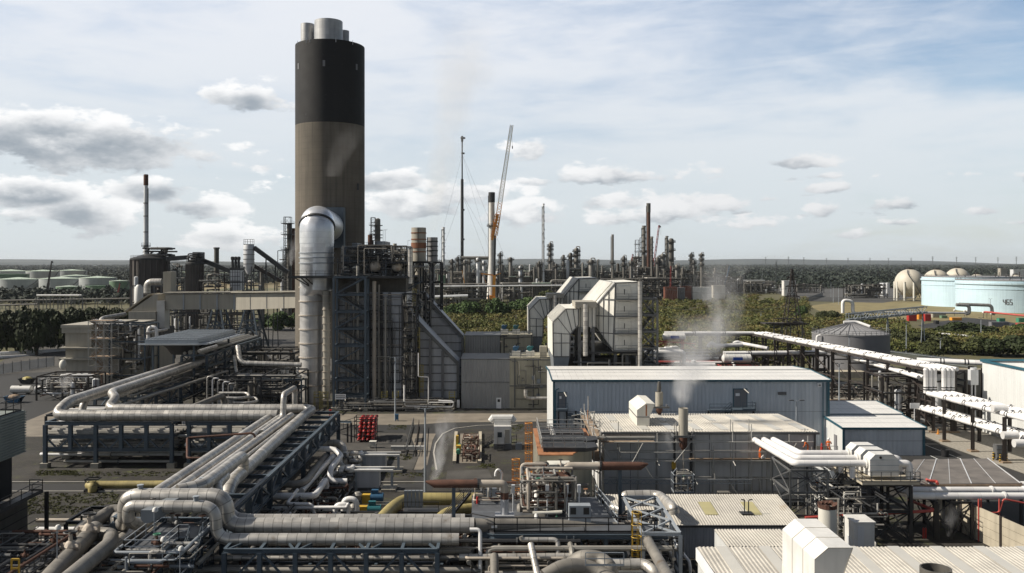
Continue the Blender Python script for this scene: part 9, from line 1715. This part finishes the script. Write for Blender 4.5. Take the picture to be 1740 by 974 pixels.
 f = hd+Vector((0,.095,0)); m = MB(); [m.sphere((f.x+s*.035,f.y,f.z+.015),.013,8,6) for s in (-1,1)]; T.part('eyes', m, M.black_plain); m = MB(); m.prism([(f.x-.014,f.y-.01,f.z+.005),(f.x+.014,f.y-.01,f.z+.005),(f.x,f.y-.01,f.z-.04)],(0,.035,0)); m.box(f.x-.03,f.y-.008,f.z-.066,f.x+.03,f.y+.004,f.z-.056); [m.sphere((hd.x+s*.1,hd.y,hd.z),.025,8,6) for s in (-1,1)]; T.part('face', m, M.skin)
 m = MB(); ch = Vector(J['chest'])
 m.lathe([(.16,ch.z-.22),(.165,ch.z-.17)], ch.x, ch.y*.7,14, False, False); T.part('reflective_band', m, M.pale_vessel); return T
bend = {'chest':(0,.2,1.36),'neck':(0,.28,1.45),'head':(0,.36,1.52),'crown':(0,.37,1.64),'sl':(-.2,.2,1.37),'sr':(.2,.2,1.37),'el':(-.27,.36,1.15),'wl':(-.2,.56,1.18),'pl':(-.17,.63,1.18),'er':(.27,.36,1.15),'wr':(.2,.56,1.18),'pr':(.17,.63,1.18),'spine':(0,.08,1.18)}
person('worker in orange overalls and white helmet leaning by the white pipe ends on the scaffold', (X(1291,105.9),105.9,5.48), R(-75), bend)
stoop = {'chest':(0,.3,1.28),'neck':(0,.42,1.33),'head':(0,.5,1.38),'crown':(0,.54,1.48),'sl':(-.2,.3,1.3),'sr':(.2,.3,1.3),'el':(-.3,.38,1.0),'wl':(-.22,.5,.82),'pl':(-.2,.55,.77),'er':(.3,.38,1.0),'wr':(.22,.5,.82),'pr':(.2,.55,.77),'spine':(0,.12,1.14)}
TP = Thing('work_platform', 'boarded scaffold deck right of the grey hall where two workers stand', 'scaffolding', (36,107,0)); zp = Z(771,105); m = MB(); m.box(X(1350,105),104,zp-.08,X(1418,105),106,zp); TP.part('boards', m, M.board_wood); m = railing([(X(1382,105),104,zp),(X(1418,105),104,zp)],1.1,1,.03); TP.part('railing', m, M.scaffold_tube)
for px in (1352,1384,1416):
 for y in (104.1,105.9): m = MB(); m.tube([(X(px,105),y,0),(X(px,105),y,zp+.6)],.05,6); TP.part('pole', m, M.scaffold_tube)
person('worker in orange overalls stooping over the rear white pipe by the hall corner', (X(1373,105),105,zp), R(70), stoop)
person('worker in orange overalls standing by the small blue shed door railing', (X(1408,105),105,zp), R(-20), {'er':(.33,.1,1.2),'wr':(.2,.3,1.12),'pr':(.14,.34,1.1)})
m = MB(); p = W(1398.5,768,104.6); m.lathe([(.15,zp),(.15,zp+.9),(.1,zp+1.15),(.04,zp+1.3)], p.x, 105,12); single('red_cylinder', 'red extinguisher cylinder between the two workers by the small blue shed', 'extinguisher', m, M.red_paint, smooth=True)
m = MB(); p = W(1296,780,105.8); m.sphere((p.x,105.6,5.72),.26,12,8,.9); m.lathe([(.09,5.9),(.12,6.02)], p.x, 105.6,8); single('white_sack', 'white tied sack at the feet of the worker on the scaffold', 'sack', m, M.white_paint, smooth=True)
def haze():
 m = bpy.data.materials.new('haze'); m.use_nodes = True; nt = m.node_tree; nt.nodes.remove(nt.nodes['Principled BSDF']); v = nt.nodes.new('ShaderNodeVolumePrincipled'); v.inputs['Color'].default_value = (.86,.92,1,1); v.inputs['Density'].default_value = HAZE; v.inputs['Anisotropy'].default_value = .1
 nt.links.new(v.outputs[0], nt.nodes['Material Output'].inputs['Volume']); b = MB(); b.box(-32000,-32000,-2,32000,32000,190); struct('haze', b, m, kind='stuff')
HAZE = 0.00003
if HAZE: haze()
scene.render.engine = 'CYCLES'; cy_ = scene.cycles
cy_.use_denoising = True; cy_.max_bounces = 5; cy_.diffuse_bounces = 3; cy_.glossy_bounces = 2; cy_.transmission_bounces = 2; cy_.transparent_max_bounces = 8; cy_.volume_bounces = 1; cy_.volume_step_rate = 2.0; cy_.volume_max_steps = 96; cy_.caustics_reflective = False; cy_.caustics_refractive = False
for lab, n in LABELS.items():
 if n > 1: print('SHARED', n, lab)
print('OBJECTS', len(bpy.data.objects))
